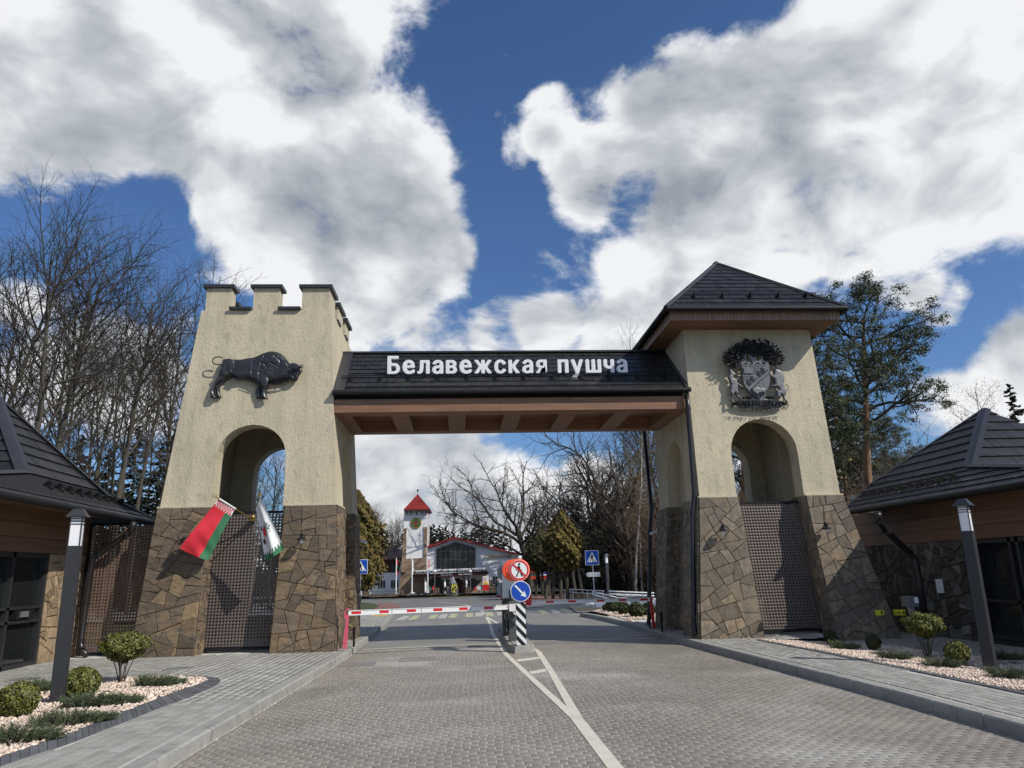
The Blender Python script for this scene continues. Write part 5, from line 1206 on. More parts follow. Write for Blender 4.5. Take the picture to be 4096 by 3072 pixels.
# mast of the two round signs
c1 = P(*zs1(441, 303), YS-.02); c2 = P(*zs1(462, 622), YS-.03); r1 = 141*.26519/4*YS/750*1.03; r2 = 143*.26519/4*YS/750*1.03
t = thing('sign_post', 'thin grey post carrying the round signs above the striped board', 'post', ((x0+x1)/2, YS+.14, .14))
MB().tube([((x0+x1)/2, YS+.14, .14), ((x0+x1)/2, YS+.14, c1.z+.1)], .022, 10).build('pole', M['steel'], t)
t = thing('no_pedestrians_sign', 'round red and white sign with a crossed out walking figure', 'sign', tuple(c1))
for i, (dy, rr) in enumerate(((.03, 1.0), (.30, 1.0), (.60, 1.0))):
    mb = MB(); mb.lathe((c1.x-.05*i, YS+dy+.05, c1.z-.0), [(r1*1.04, -.05), (r1*1.10, -.03), (r1*1.10, .03), (r1*1.02, .05)], 36, (0, -1, 0)); mb.build('orange_frame', M['orange'], t)
MB().box((c1.x-.10, YS, c1.z-r1*1.22), (c1.x+.08, YS+.03, c1.z-r1*.95)).build('orange_foot', M['orange'], t)
disc(MB(), c1, r1, YS-.02, YS).build('white_disc', M['signwhite'], t)
mb = MB()
for p in ringpts(r1*.80, r1*.965): flat(mb, c1, p, YS-.021)
mb.build('red_ring', M['signred'], t)
k = r1/140
man = [[(-25,48),(5,55),(22,40),(25,10),(42,-10),(38,-18),(16,0),(8,15),(-8,22),(-12,5),(-30,-15),(-22,-25),(-38,-12),(-36,15)], [(-40,62-25),(-18,30),(-28,-12),(-40,-8)], [(-8,-20),(8,-28),(-28,-88),(-45,-80)], [(12,-30),(28,-42),(50,-75),(44,-90),(34,-78)]]
mb = MB()
for p in ([(-22,58),(2,60),(14,44),(18,8),(-14,2),(-26,24)], [(-22,52),(-30,20),(-48,-2),(-40,-10),(-20,12),(-10,40)], [(10,46),(18,12),(42,-8),(36,-16),(6,8)], [(-14,4),(6,4),(-6,-30),(-34,-92),(-50,-86),(-24,-34)], [(0,4),(18,6),(26,-36),(50,-74),(44,-90),(30,-88),(14,-44)]):
    flat(mb, c1, [(a*k, b*k) for a, b in p], YS-.022)
mb.ext([(c1.x+2*k+16*k*math.cos(a), YS-.022, c1.z+82*k+16*k*math.sin(a)) for a in np.linspace(0, 2*pi, 14)[:-1]], (0, -.002, 0)); mb.build('walking_figure', M['ink'], t)
a = math.radians(-43); u = Vector((math.cos(a), math.sin(a))); w = Vector((-u.y, u.x))*r1*.08; e = u*r1*.84
flat(MB(), c1, [tuple(-e-w), tuple(e-w), tuple(e+w), tuple(-e+w)], YS-.0255).build('red_bar', M['signred'], t)
t = thing('keep_right_sign', 'round blue sign with a white arrow pointing down to the right', 'sign', tuple(c2))
disc(MB(), c2, r2, YS-.03, YS+.0).build('white_rim', M['signwhite'], t); disc(MB(), c2, r2*.93, YS-.034, YS-.031).build('blue_disc', M['blue'], t)
a = math.radians(-46); u = Vector((math.cos(a), math.sin(a))); w = Vector((-u.y, u.x))
pl = [u*-.80-w*.085, u*.30-w*.085, u*.24-w*.30, u*.80, u*.24+w*.30, u*.30+w*.085, u*-.80+w*.085]
flat(MB(), c2, [tuple(p*r2) for p in pl], YS-.035).build('white_arrow', M['signwhite'], t)
# two more sign discs seen from behind, on the grey mast at the far end
YB_ = 20.6
t = thing('sign_post', 'grey mast at the far end of the island with two sign discs seen from behind', 'post', tuple(P(*zs1(225, 900), YB_)))
a_, b_ = P(*zs1(228, 280), YB_), P(*zs1(228, 1200), YB_)
MB().box((a_.x-.075, YB_-.05, .13), (a_.x+.075, YB_+.05, a_.z)).build('mast', M['grey'], t)
for (x, y, nm) in ((215, 345, 'sign_disc'), (210, 595, 'sign_disc')):
    c = P(*zs1(x, y), YB_+.1); r = 108*.26519/4*YB_/750; disc(MB(), c, r, YB_+.08, YB_+.10).build(nm, M['signback'], t)
a2 = P(*zs1(268, 425), YB_-.2); MB().box((a2.x-.15, YB_-.30, a2.z-.50), (a2.x+.16, YB_-.10, a2.z+.46)).build('white_box', M['signwhite'], t)
MB().tube([P(*zs1(300, 600), YB_-.3), P(*zs1(300, 800), YB_-.3)], .03, 8).build('thin_pole', M['grey'], t)
# access terminal, barrier cabinets, arms
def cabinet(name, label, x0, x1, y0, y1, z0, z1, mt, cat, rnd=.05):
    t = thing(name, label, cat, ((x0+x1)/2, y0, z0)); n = 6
    prof = [(x0, z0), (x1, z0), (x1, z1-rnd)]+[(x1-rnd+rnd*math.cos(a), z1-rnd+rnd*math.sin(a)) for a in np.linspace(.2, pi/2, n)]+[(x0+rnd-rnd*math.sin(a), z1-rnd+rnd*math.cos(a)) for a in np.linspace(0, pi/2, n)]
    MB().ext([(x, y0, z) for x, z in prof], (0, y1-y0, 0)).build('body', M[mt], t); return t
ca, cb_ = P(*zs1(192, 742), 18.9), P(*zs1(340, 1258), 18.9)
t = cabinet('access_terminal', 'black access terminal with a round reader behind the grey barrier cabinet', ca.x, cb_.x, 18.9, 19.15, .14, ca.z, 'black', 'terminal', .04)
cc = P(*zs1(275, 995), 18.89); mb = MB()
for p in ringpts(.088, .094, 24): flat(mb, cc, p, 18.893)
mb.build('reader_ring', M['steel'], t)
a, b = P(*zs1(240, 1222), 18.885), P(*zs1(284, 1222), 18.885); place_text('ZK', t, a, b, .055, 'steel', ext=.002)
MB().box((ca.x-.02, 18.92, .14), (ca.x, 19.12, ca.z-.03)).build('side_trim', M['grey'], t)
ca, cb_ = P(*zs1(284, 780), 17.3), P(*zs1(400, 1375), 17.3)
tb = cabinet('barrier_cabinet', 'grey barrier cabinet behind the striped board', ca.x, cb_.x+.06, 17.3, 17.62, .14, ca.z, 'cabgrey', 'cabinet', .05)
c = P(*zs1(390, 1095), 17.28); MB().ball(c, .03, 8).build('white_knob', M['signwhite'], tb)
c = P(*zs1(283, 1130), 17.4); MB().box((c.x-.03, 17.36, c.z-.12), (c.x+.0, 17.44, c.z+.12)).build('handle', M['black'], tb)
MB().box((ca.x-.05, 17.33, ca.z-.12), (ca.x, 17.5, ca.z-.05)).build('side_lock', M['grey'], tb)
zb9 = lambda x, y: z9(x, y)
def arm(name, label, a, b, w, stripes, seams, Yv, mount=True):
    """a, b: end points; stripes: (start, end) fractions"""
    t = thing(name, label, 'barrier', tuple(a)); a, b = Vector(a), Vector(b); up = Vector((0, 0, 1))
    L_ = b-a; last = 0
    for s in list(seams)+[1]:
        p, q_ = a+L_*(last+.003), a+L_*(s-.001); MB().bar(p, q_, .05, w).build('arm_section', M['white'], t); last = s
    for s, e_ in stripes: MB().bar(a+L_*s+Vector((0, -.027, 0)), a+L_*e_+Vector((0, -.027, 0)), .003, w*.52).build('red_stripe', M['signred'], t)
    MB().bar(a+Vector((0, -.0275, w*.36)), b+Vector((0, -.0275, w*.36)), .003, .006).build('arm_edge', M['grey'], t)
    return t
aL, bL = P(1391, 2452, 16.45), P(2040, 2428, 17.2)
U9 = lambda x: ((1380+x*.28029)-1391)/(2052-1391)
ta = arm('road_barrier', 'white barrier arm with red marks lowered across the left lane', aL, bL, .10, [(U9(a), U9(b)) for a, b in ((92,223),(482,612),(868,998),(1250,1380),(1628,1757),(2003,2132))], [U9(650), U9(1068), U9(1790)], 16.6)
e = bL; MB().box((e.x-.02, e.y-.06, e.z-.09), (e.x+.22, e.y+.12, e.z+.06)).build('arm_clamp', M['white'], ta)
for dx in (.0, .05): MB().lathe(e+Vector((-.12+dx, -.032, 0)), [(.016, 0), (.012, .012)], 8, (0, -1, 0)).build('red_bolt', M['signred'], ta)
MB().bar(e+Vector((.04, -.02, -.07)), e+Vector((.22, 0, -.26)), .05, .04).build('clamp_bracket', M['white'], ta)
p0, p1 = G(1379, 2596, .13), P(1391, 2452, 16.45); p0.y = 16.45; p0 = P(1379, 2596, 16.45)
t = thing('barrier_rest', 'faded pink and red rest post for the left barrier arm', 'post', tuple(p0))
MB().bar(p0, p0.lerp(p1, .55), .075, .06, (0, 1, 0)).build('lower_post', M['pink'], t); MB().bar(p0.lerp(p1, .55), p1+Vector((0, 0, -.03)), .06, .05, (0, 1, 0)).build('upper_post', M['pink'], t)
MB().box((p1.x-.06, 16.38, p1.z-.10), (p1.x-.035, 16.52, p1.z+.09)).build('fork', M['pink'], t); MB().box((p1.x-.06, 16.38, p1.z+.065), (p1.x+.03, 16.52, p1.z+.09)).build('fork_top', M['pink'], t)
MB().box((p0.x+.01, 16.5, .45), (p0.x+.05, 16.56, .62)).build('black_latch', M['black'], t)
aR, bR = P(2100, 2410, 19.6), P(2600, 2397, 19.6); V5 = lambda x: ((1850+x*.36166)-2100)/500
arm('road_barrier', 'white barrier arm with red marks lowered across the right lane', aR, bR, .09, [(max(0, V5(a)), V5(b)) for a, b in ((692,762),(920,1005),(1165,1250),(1480,1562),(1722,1805),(1963,2045))], [V5(1362)], 19.6)
c = P(*zs1(555, 765), 19.55); MB().prism([(c.x-.17, 19.5, c.z-.10), (c.x+.10, 19.5, c.z-.12), (c.x+.10, 19.6, c.z-.12), (c.x-.17, 19.6, c.z-.10)], [(c.x+.02, 19.5, c.z+.14), (c.x+.12, 19.5, c.z+.14), (c.x+.12, 19.6, c.z+.14), (c.x+.02, 19.6, c.z+.14)]).build('arm_mount', M['red'], None, label='red arm mount of the right barrier beside the blue sign', category='barrier mount')
t = thing('barrier_mount', 'red angled arm mount at the far left of the island masts', 'barrier mount', tuple(P(*zs1(150, 680), 20.9)))
MB().ext([P(*zs1(*p), 20.9) for p in ((120,622),(152,625),(160,690),(195,745),(180,755),(150,718),(120,712))], (0, .08, 0)).build('mount_plate', M['red'], t)
cx = P(*zs1(330, 900), 19.7).x; cabinet('barrier_cabinet', 'second grey barrier cabinet further back on the island', cx, cx+.35, 19.6, 19.95, .14, .98, 'cabgrey', 'cabinet', .05)
p0, p1 = P(2616, 2512, 19.7), P(2602, 2394, 19.7)
t = thing('barrier_rest', 'dark red rest post for the right barrier arm', 'post', tuple(p0)); MB().bar(p0, p1, .07, .06, (0, 1, 0)).build('post', M['red'], t); MB().box((p1.x-.06, 19.63, p1.z-.03), (p1.x+.04, 19.77, p1.z+.03)).build('fork', M['red'], t)
for (u, v0, v1, Y, lab) in ((1415, 2582, 2508, 17.4, 'thin black reader post at the foot of the left tower'), (2649, 2522, 2447, 18.6, 'thin black reader post at the foot of the right tower'), (2600, 2508, 2450, 19.9, 'small black reader box beside the red barrier rest')):
    p = P(u, v0, Y); z1 = P(u, v1, Y).z; t = thing('reader_post', lab, 'post', (p.x, Y, .13)); MB().box((p.x-.02, Y-.02, .125), (p.x+.02, Y+.02, z1)).build('pole', M['black'], t)
    MB().box((p.x-.03, Y-.03, z1-.18), (p.x+.03, Y+.02, z1)).build('reader_head', M['black'], t)
for (u, v, Y, s, lab) in ((1428, 2163, 20.35, 1, 'white security camera on the far corner of the left tower'), (2636, 2126, 20.3, -1, 'white security camera on the far corner of the right tower')):
    c = P(u, v, Y); t = thing('security_camera', lab, 'camera', tuple(c)); MB().box(c+Vector((-.06, -.05, -.10)), c+Vector((.05, .05, .08))).build('junction_box', M['white'], t)
    MB().tube([c+Vector((s*.05, 0, 0)), c+Vector((s*.12, 0, -.02))], .02, 8).build('arm', M['white'], t); MB().tube([c+Vector((s*.09, -.05, -.0)), c+Vector((s*.26, -.12, -.06))], .04, 10).build('camera_body', M['white'], t)
# pedestrian crossing signs
def crossing(u, v, half, base, Y, label, flip=1, arrow=None):
    c = P(u, v, Y); s = half/4*Y/750; t = thing('crossing_sign', label, 'sign', (c.x, Y, 0))
    b = P(base[0], base[1], Y); MB().tube([(b.x, Y+.03, .0), (c.x, Y+.03, c.z+s*.8)], .028, 8).build('pole', M['steel'], t)
    MB().box((c.x-s, Y-.01, c.z-s*1.04), (c.x+s, Y+.01, c.z+s*1.04)).build('white_rim', M['signwhite'], t)
    MB().box((c.x-s*.94, Y-.016, c.z-s*.98), (c.x+s*.94, Y-.0105, c.z+s*.98)).build('blue_plate', M['blue'], t)
    flat(MB(), c, [(-s*.76, -s*.62), (s*.78, -s*.62), (0, s*.80)], Y-.017).build('white_triangle', M['signwhite'], t)
    mb = MB(); k = s*flip
    for p in ([(-.10,.38),(.12,.34),(.12,-.02),(-.08,-.04)], [(.10,.32),(.34,.02),(.28,-.04),(.06,.2)], [(-.08,.34),(-.26,.10),(-.20,.04),(-.02,.22)], [(-.08,0),(.10,0),(-.14,-.52),(-.26,-.48)], [(0,0),(.12,0),(.22,-.26),(.38,-.50),(.26,-.52),(.10,-.26)]): flat(mb, c, [(a*k, b*s) for a, b in p], Y-.0195)
    for x in (-.52, -.0, .46): flat(mb, c, [((x-.10)*s, -.60*s), ((x+.07)*s, -.60*s), ((x+.03)*s, -.42*s), ((x-.03)*s, -.42*s)], Y-.0195)
    mb.ext([(c.x+k*.02+s*.09*math.cos(a), Y-.0195, c.z+s*.48+s*.09*math.sin(a)) for a in np.linspace(0, 2*pi, 10)[:-1]], (0, -.002, 0)); mb.build('walking_figure', M['ink'], t)
    if arrow:
        a = P(*arrow, Y); w, h = .60*s*1.7, s*.32; flat(MB(), a, [(-w, 0), (-w*.8, h), (w, h), (w, -h), (-w*.8, -h)], Y-.01, .008).build('arrow_plate', M['signwhite'], t)
    return t
crossing(2368, 2231, 27, (2383, 2440), 31.5, 'blue pedestrian crossing sign on the right with a white arrow plate below', -1, arrow=(2372, 2298))
crossing(1443, 2267, 26, (1432, 2560), 29.5, 'blue pedestrian crossing sign partly hidden by the left tower', -1)
# things by the right kiosk wall
for (cs, lab) in (([(3500, 2440), (3535, 2440), (3538, 2461), (3504, 2461)], 'small yellow pictogram plate half hidden by the right tower leg'), ([(3573, 2439), (3620, 2438), (3623, 2461), (3577, 2461)], 'yellow plate with bicycle, wheelchair and pushchair pictograms on the dark wall')):
    q = [P(u, v, 15.9) for u, v in cs]; t = thing('pictogram_plate', lab, 'sign', tuple(q[0])); MB().ext(q, (.0, .01, 0)).build('plate', M['signyellow'], t)
    x0, x1 = q[0].x, q[1].x; zc = (q[0].z+q[2].z)/2; mb = MB(); Yp = 15.893
    for i in range(3 if x1-x0 > .2 else 1):
        cx = x0+(x1-x0)*((i+.5)/3 if x1-x0 > .2 else .7); r = .022
        if i == 0 and x1-x0 > .2:
            for d in (-.028, .028):
                for p in ringpts(r*.75, r, 10): flat(mb, Vector((cx+d, 0, zc-.01)), p, Yp)
            flat(mb, Vector((cx, 0, zc)), [(-.028, -.01), (-.01, .018), (.02, .02), (.03, -.01), (.02, .012), (-.008, .010)], Yp)
        elif i == 1:
            for p in ringpts(r*.8, r*1.1, 12): flat(mb, Vector((cx, 0, zc-.015)), p, Yp)
            flat(mb, Vector((cx, 0, zc)), [(-.012, .035), (-.002, .035), (.0, .0), (.022, -.0), (.034, -.03), (.026, -.03), (.016, -.008), (-.010, -.008)], Yp)
        else:
            for p in ringpts(.0, .010, 8): flat(mb, Vector((cx-.008, 0, zc+.035)), p, Yp)
            flat(mb, Vector((cx, 0, zc)), [(-.02, .02), (.0, .02), (.03, .03), (.02, -.005), (.01, -.03), (-.01, -.03), (-.02, -.0)], Yp)
            for d in (-.0, .025):
                for p in ringpts(.0, .008, 8): flat(mb, Vector((cx+d, 0, zc-.038)), p, Yp)
    mb.build('pictograms', M['ink'], t, fix=False)
pt = lambda u, v: P(u, v, 14.2)
a, b = pt(3620, 2385), pt(3668, 2425); t = thing('ticket_machine', 'grey ticket machine on a leaning stand by the dark wall', 'machine', tuple(pt(3660, 2480)))
MB().prism([(a.x, 14.1, b.z), (b.x-.02, 14.1, b.z), (b.x-.02, 14.35, b.z), (a.x, 14.35, b.z)], [(a.x, 14.1, a.z), (b.x-.03, 14.1, a.z), (b.x-.03, 14.35, a.z), (a.x, 14.35, a.z)]).build('head', M['grey'], t)
c = pt(3652, 2400); MB().box((c.x-.035, 14.085, c.z-.05), (c.x+.035, 14.098, c.z+.05)).build('screen', M['milk'], t)
MB().bar(pt(3640, 2425), pt(3662, 2490), .10, .06, (0, 1, 0)).build('stand', M['steel'], t); MB().bar(Vector((pt(3662, 2490).x, 14.2, .0)), pt(3662, 2490), .14, .08, (0, 1, 0)).build('foot', M['steel'], t)
c = PX(3762, 2345, 10.33); MB().box((10.30, c.y-.11, c.z-.14), (10.33, c.y+.11, c.z+.15)).build('letterbox', M['white'], None, label='small white box on the dark stone wall of the right kiosk', category='box')

# ---------------------------------------------------------------- ramp with railings
YR_ = 35.0
t = thing('access_ramp', 'low white access ramp with silver handrails beyond the barriers', 'ramp', tuple(P(*z5(1750, 760), YR_)))
r5 = lambda x, y, Y=YR_: P(*z5(x, y), Y)
a, b = r5(1365, 700, 37), r5(2140, 700, 37)
MB().box((a.x, 37, 0), (b.x+2, 39, r5(1500, 708, 37).z)).build('platform', M['white'], t)
a, b = r5(1475, 765, 34), r5(2140, 800, 34); MB().box((a.x, 34, 0), (b.x+1, 35, r5(1500, 765, 34).z)).build('lower_step', M['white'], t)
MB().box((a.x+.2, 35.003, 0), (b.x+1, 36.8, r5(1700, 735, 36).z)).build('upper_step', M['white'], t)
def rail(pts, Y, r=.022): MB().tube([r5(x, y, Y) for x, y in pts], r, 6).build('handrail', M['steel'] if r < .03 else M['white'], t)
for dy in (0, 34): rail([(1190, 572+dy), (1400, 583+dy), (1570, 592+dy)], 38)
rail([(1190, 606), (1188, 572)], 38)
for dy in (0, 30): rail([(1620, 592+dy), (1850, 603+dy), (2120, 614+dy)], 38, .03)
for dy in (0, 36): rail([(1440, 596+dy), (1700, 662+dy*.9)], 35.5, .03)
rail([(1700, 662), (1708, 690)], 35.5, .03); rail([(1440, 596), (1440, 632)], 35.5, .03)
for dy in (0, 24): rail([(1700, 640+dy), (2120, 662+dy)], 36)
for x, y0, y1, Y in ((1380, 582, 690, 38), (1550, 592, 660, 36), (1660, 650, 740, 36), (1805, 604, 720, 36), (1858, 606, 770, 34.6), (1990, 610, 760, 34.6), (1490, 612, 770, 35.5), (1220, 574, 640, 38), (2040, 610, 780, 34.6), (1130, 574, 640, 38.5)):
    a = r5(x, y0, Y); MB().tube([a, (a.x, a.y, 0)], .02, 6).build('rail_post', M['steel'], t)

# ---------------------------------------------------------------- far buildings
z4 = lambda x, y: (1380+x*.36166, 1850+y*.36166)
YF_ = 60.0
f4 = lambda x, y, dy=0.: P(*z4(x, y), YF_+dy)
def fpoly(name, l, parent, mt, dy=0., th=.3): return MB().ext([f4(x, y, 0)+Vector((0, dy, 0)) for x, y in l], (0, th, 0)).build(name, M[mt], parent)
def rect(x0, y0, x1, y1): return [(x0, y0), (x1, y0), (x1, y1), (x0, y1)]
hall = thing('restaurant', 'white gabled restaurant hall with big dark glazed gable window and red roof edge', 'building', tuple(f4(1300, 1450)))
hw = [(893,965),(1222,845),(1860,1012),(1862,1470),(895,1470)]
fpoly('wall', hw, hall, 'wall_white', 0, 14)
for l in ([(868,945),(1222,826),(1222,845),(870,966)], [(1222,826),(1872,1000),(1872,1018),(1222,845)]): fpoly('roof_edge', l, hall, 'redroof', -.35, 14.8)
MB().prism([f4(868,943,0), f4(1222,824,0), f4(1222,824,15), f4(868,943,15)], [p+Vector((0, 0, .05)) for p in (f4(868,943,0), f4(1222,824,0), f4(1222,824,15), f4(868,943,15))]).build('roof_slope', M['redroof'], hall)
fpoly('window_frame', [(1008,952),(1222,877),(1443,938),(1443,1170),(1010,1172)], hall, 'winframe', -.12, .1)
g_top = lambda x: 952-75*(x-1008)/214 if x < 1222 else 877+61*(x-1222)/221
for i in range(8):
    x0, x1 = 1010+i*54.1+4, 1010+(i+1)*54.1-4
    for y0, y1 in ((None, 974), (982, 1064), (1072, 1163)):
        l = [(x0, g_top(x0)+8), (x1, g_top(x1)+8), (x1, y1), (x0, y1)] if y0 is None else rect(x0, y0, x1, y1)
        if i in (0,) and y0 is None: l = [(x0, 960), (x1, g_top(x1)+8), (x1, y1), (x0, y1)]
        fpoly('pane', l, hall, 'glass_far', -.15, .02)
fpoly('chimney', rect(1522, 872, 1546, 915), hall, 'rubble', 3, .8)
fpoly('brown_plinth', rect(898, 1300, 1690, 1470), hall, 'brownstone', -.05, .06)
fpoly('white_band', rect(898, 1225, 1700, 1300), hall, 'wall_white', -.09, .05)
for cx, r in ((1008, 72), (1413, 50)):
    c = f4(cx, 1338, 0); R_ = r*.36166/4*60/750; mb = MB(); mb.ext([(c.x+R_*math.cos(a), 59.88, c.z+R_*math.sin(a)) for a in np.linspace(0, pi, 15)]+[(c.x-R_, 59.88, c.z-.9*R_/1), (c.x+R_, 59.88, c.z-.9*R_)], (0, .05, 0)); mb.build('arched_window', M['glass_far'], hall)
    for k in (-.5, 0, .5): MB().box((c.x+R_*k-.02, 59.82, c.z-.8*R_), (c.x+R_*k+.02, 59.87, c.z+R_*math.sqrt(1-k*k))).build('glazing_bar', M['maroon'], hall)
c = f4(1245, 1330); MB().ext([(c.x+.34*math.cos(a), 59.86, c.z+.34*math.sin(a)) for a in np.linspace(0, pi, 12)]+[(c.x-.34, 59.86, .19), (c.x+.34, 59.86, .19)], (0, .06, 0)).build('door', M['maroon'], hall)
fpoly('window_frame', rect(1630, 1255, 1690, 1352), hall, 'white', -.12, .1); fpoly('pane', rect(1635, 1260, 1658, 1342), hall, 'glass_far', -.15, .02); fpoly('pane', rect(1664, 1260, 1686, 1342), hall, 'glass_far', -.15, .02)
bal = thing('porch', 'maroon restaurant porch with white columns and patterned balcony railing', 'porch', tuple(f4(1150, 1460, -2)))
p4 = lambda x, y, dy=-2.2: P(*z4(x, y), 60+dy)
def ppoly(name, l, mt, th=.1, dy=-2.2): return MB().ext([p4(x, y, dy) for x, y in l], (0, th, 0)).build(name, M[mt], bal)
ppoly('fascia', [(750,1240),(1130,1228),(1585,1205),(1585,1238),(1130,1262),(750,1262)], 'maroon', 2.2)
ppoly('roof_edge', [(745,1236),(1130,1224),(1588,1200),(1588,1207),(1130,1231),(745,1243)], 'black', 2.2, -2.3)
ppoly('balcony_railing', [(765,1195),(925,1188),(1560,1162),(1562,1205),(925,1224),(765,1232)], 'wall_white', .03, -2.1)
for i in range(26):
    x = 772+i*31; y = 1212-(x-765)*.035; cx, s = x, R.uniform(.8, 1.2); ppoly('railing_motif', [(cx-13*s, y+13), (cx-10*s, y-8), (cx-2, y+2), (cx+6*s, y-16), (cx+13*s, y+4), (cx+9, y+14)], 'grey' if i % 3 else 'black', .02, -2.15)
for x in (765, 925, 1085, 1245, 1405, 1560): ppoly('railing_post', rect(x-2, 1190-(x-765)*.036, x+2, 1235-(x-765)*.036), 'black', .05, -2.16)
for x, w in ((890, 12), (1104, 11), (1342, 11)): a = p4(x, 1250, -1.9); MB().lathe((a.x, a.y, .2), [(w*.0068+.03, 0), (w*.0068, .1), (w*.0068*.9, a.z-.2)], 12).build('column', M['white'], bal, smooth=True)
for x, s in ((890, 1), (1104, 1), (1104, -1), (1342, 1), (1342, -1), (1560, -1)): MB().bar(p4(x+s*12, 1290, -1.9), p4(x+s*45, 1252, -1.9), .06).build('brace', M['maroon'], bal)
place_text('РЕСТОРАН', bal, p4(1057, 1250, -2.23), p4(1185, 1246, -2.23), .175, 'white', ext=.01, bold=.075)
place_text('RESTAURANT', bal, p4(1256, 1243, -2.23), p4(1410, 1238, -2.23), .175, 'white', ext=.01, bold=.075)
gs = thing('gold_sign', 'gold Cyrillic lettering on the white gable of the restaurant', 'sign', tuple(f4(1690, 1050)))
place_text('БЕЛОВЕЖСКАЯ ПУЩА', gs, f4(1546, 1056, -.12), f4(1838, 1050, -.12), .19, 'gold', ext=.02, bold=.02)
tw = thing('clock_tower_building', 'white and brown stone tower with red pyramid roof and round emblem', 'tower', tuple(f4(780, 1460)))
fpoly('wall', [(660,515),(922,512),(914,900),(905,1470),(600,1470),(628,1270),(645,980),(655,740)], tw, 'wall_white', -.6, 3.6)
fpoly('stone_facing', [(658,732),(687,732),(683,1066),(875,1058),(876,720),(916,718),(905,980),(905,1475),(592,1475),(620,1300),(640,1000)], tw, 'brownstone', -.68, .07)
fpoly('ledge', rect(618, 1212, 680, 1218), tw, 'maroon', -.9, .2)
c0, c1_, c2_, c3_ = f4(651, 522, -1.1), f4(941, 518, -1.1), f4(941, 518, -1.1)+Vector((0, 3.4, 0)), f4(651, 522, -1.1)+Vector((0, 3.4, 0)); ap = f4(803, 352, .6)
for i, (a, b) in enumerate(((c0, c1_), (c1_, c2_), (c2_, c3_), (c3_, c0))):
    n = (b-a).cross(ap-a); n = n if n.z > 0 else -n; shingles(tw, [a, b, ap], (a, b), n, c=.16, w=.13, mt='redroof', seed=100+i, thick=.03, far=i > 1, lim=260)
MB().prism([c0+Vector((0,0,-.08)), c1_+Vector((0,0,-.08)), c2_+Vector((0,0,-.08)), c3_+Vector((0,0,-.08))], [c0, c1_, c2_, c3_]).build('eaves', M['maroon'], tw)
for x in (684, 730, 792, 853, 896): MB().ext([f4(x-3, 524, -.6), f4(x-3, 585, -.6), f4(x-3, 524, -.6)+Vector((0, -.42, 0))], (.045, 0, 0)).build('eaves_bracket', M['black'], tw)
for x in (760, 825): fpoly('vent', rect(x-22, 528, x+22, 546), tw, 'grey', -.64, .03)
c = f4(785, 670, -.62); r = .42; MB().lathe(c, [(r, 0), (r, .05)], 28, (0, -1, 0)).build('round_emblem', M['gold'], tw); mb = MB(); rg = random.Random(4)
for i in range(60):
    a = rg.uniform(0, 2*pi); rr = rg.uniform(.22, .31); p = c+Vector((rr*math.cos(a), -.06, rr*.9*math.sin(a))); mb.lathe(p, [(.05, 0), (.02, .03)], 5, (0, -1, 0))
mb.build('wreath_relief', M['flaggreen'], tw)
MB().ext([c+Vector((x*.01, -.055, y*.01)) for x, y in ((-14,10),(0,16),(14,12),(10,-10),(0,-18),(-12,-10))], (0, -.02, 0)).build('shield_relief', M['redroof'], tw)
MB().tube([ap, ap+Vector((0, 0, .35))], .015, 6).build('vane_rod', M['black'], tw); MB().ext([ap+Vector((x, 0, z)) for x, z in ((-.08,.22),(.06,.25),(.10,.36),(.02,.42),(-.05,.34))], (0, .02, 0)).build('weather_vane', M['black'], tw)
wg = thing('side_wing', 'low wing with dark red roof, brown upper storey and white ground floor windows', 'building', tuple(f4(400, 1460)))
fpoly('wall', rect(60, 1215, 612, 1470), wg, 'wall_white', 1.0, 8); fpoly('upper_storey', [(300,1080),(640,1070),(612,1215),(300,1222)], wg, 'brownwood', 1.0, 7.9)
for i in range(9): fpoly('board', rect(302, 1082+i*15, 630, 1094+i*15), wg, 'brownwood', .97, .03)
MB().prism([f4(300,1082,.2), f4(636,1070,.2), f4(642,966,5), f4(300,972,5)], [p+Vector((0, 0, .1)) for p in (f4(300,1082,.2), f4(636,1070,.2), f4(642,966,5), f4(300,972,5))]).build('roof', M['darkroof'], wg)
fpoly('roof_ridge', rect(300, 964, 642, 970), wg, 'redroof', 4.8, .4); fpoly('chimney', rect(475, 915, 520, 965), wg, 'grey', 4, .8)
for x0, x1 in ((165, 265), (349, 433), (493, 575)):
    fpoly('window_frame', rect(x0, 1298, x1, 1394), wg, 'white', .94, .08)
    w = (x1-x0)/3
    for i in range(3): fpoly('pane', rect(x0+i*w+4, 1304, x0+(i+1)*w-3, 1388), wg, 'glass_far', .90, .03)
fpoly('window_frame', rect(494, 1118, 570, 1212), wg, 'brownwood', .90, .08)
for i in range(2): fpoly('pane', rect(499+i*36, 1123, 528+i*36, 1208), wg, 'glass_far', .86, .03)
MB().tube([f4(590, 1075, .8), f4(612, 1100, .8), f4(620, 1130, .8), f4(605, 1215, .8)], .05, 6).build('downpipe', M['white'], wg)
rw = thing('far_outbuilding', 'small pale outbuilding with red roof edge behind the oak', 'building', tuple(f4(1900, 1400, 6)))
fpoly('wall', [(1850,1010),(1905,975),(1990,1000),(1990,1400),(1850,1400)], rw, 'wall_white', 6, 5); fpoly('roof_edge', [(1845,1008),(1905,965),(1995,992),(1995,1004),(1905,978),(1850,1018)], rw, 'redroof', 5.5, 6); fpoly('window', rect(1870,1055,1910,1085), rw, 'glass_far', 5.95, .04)
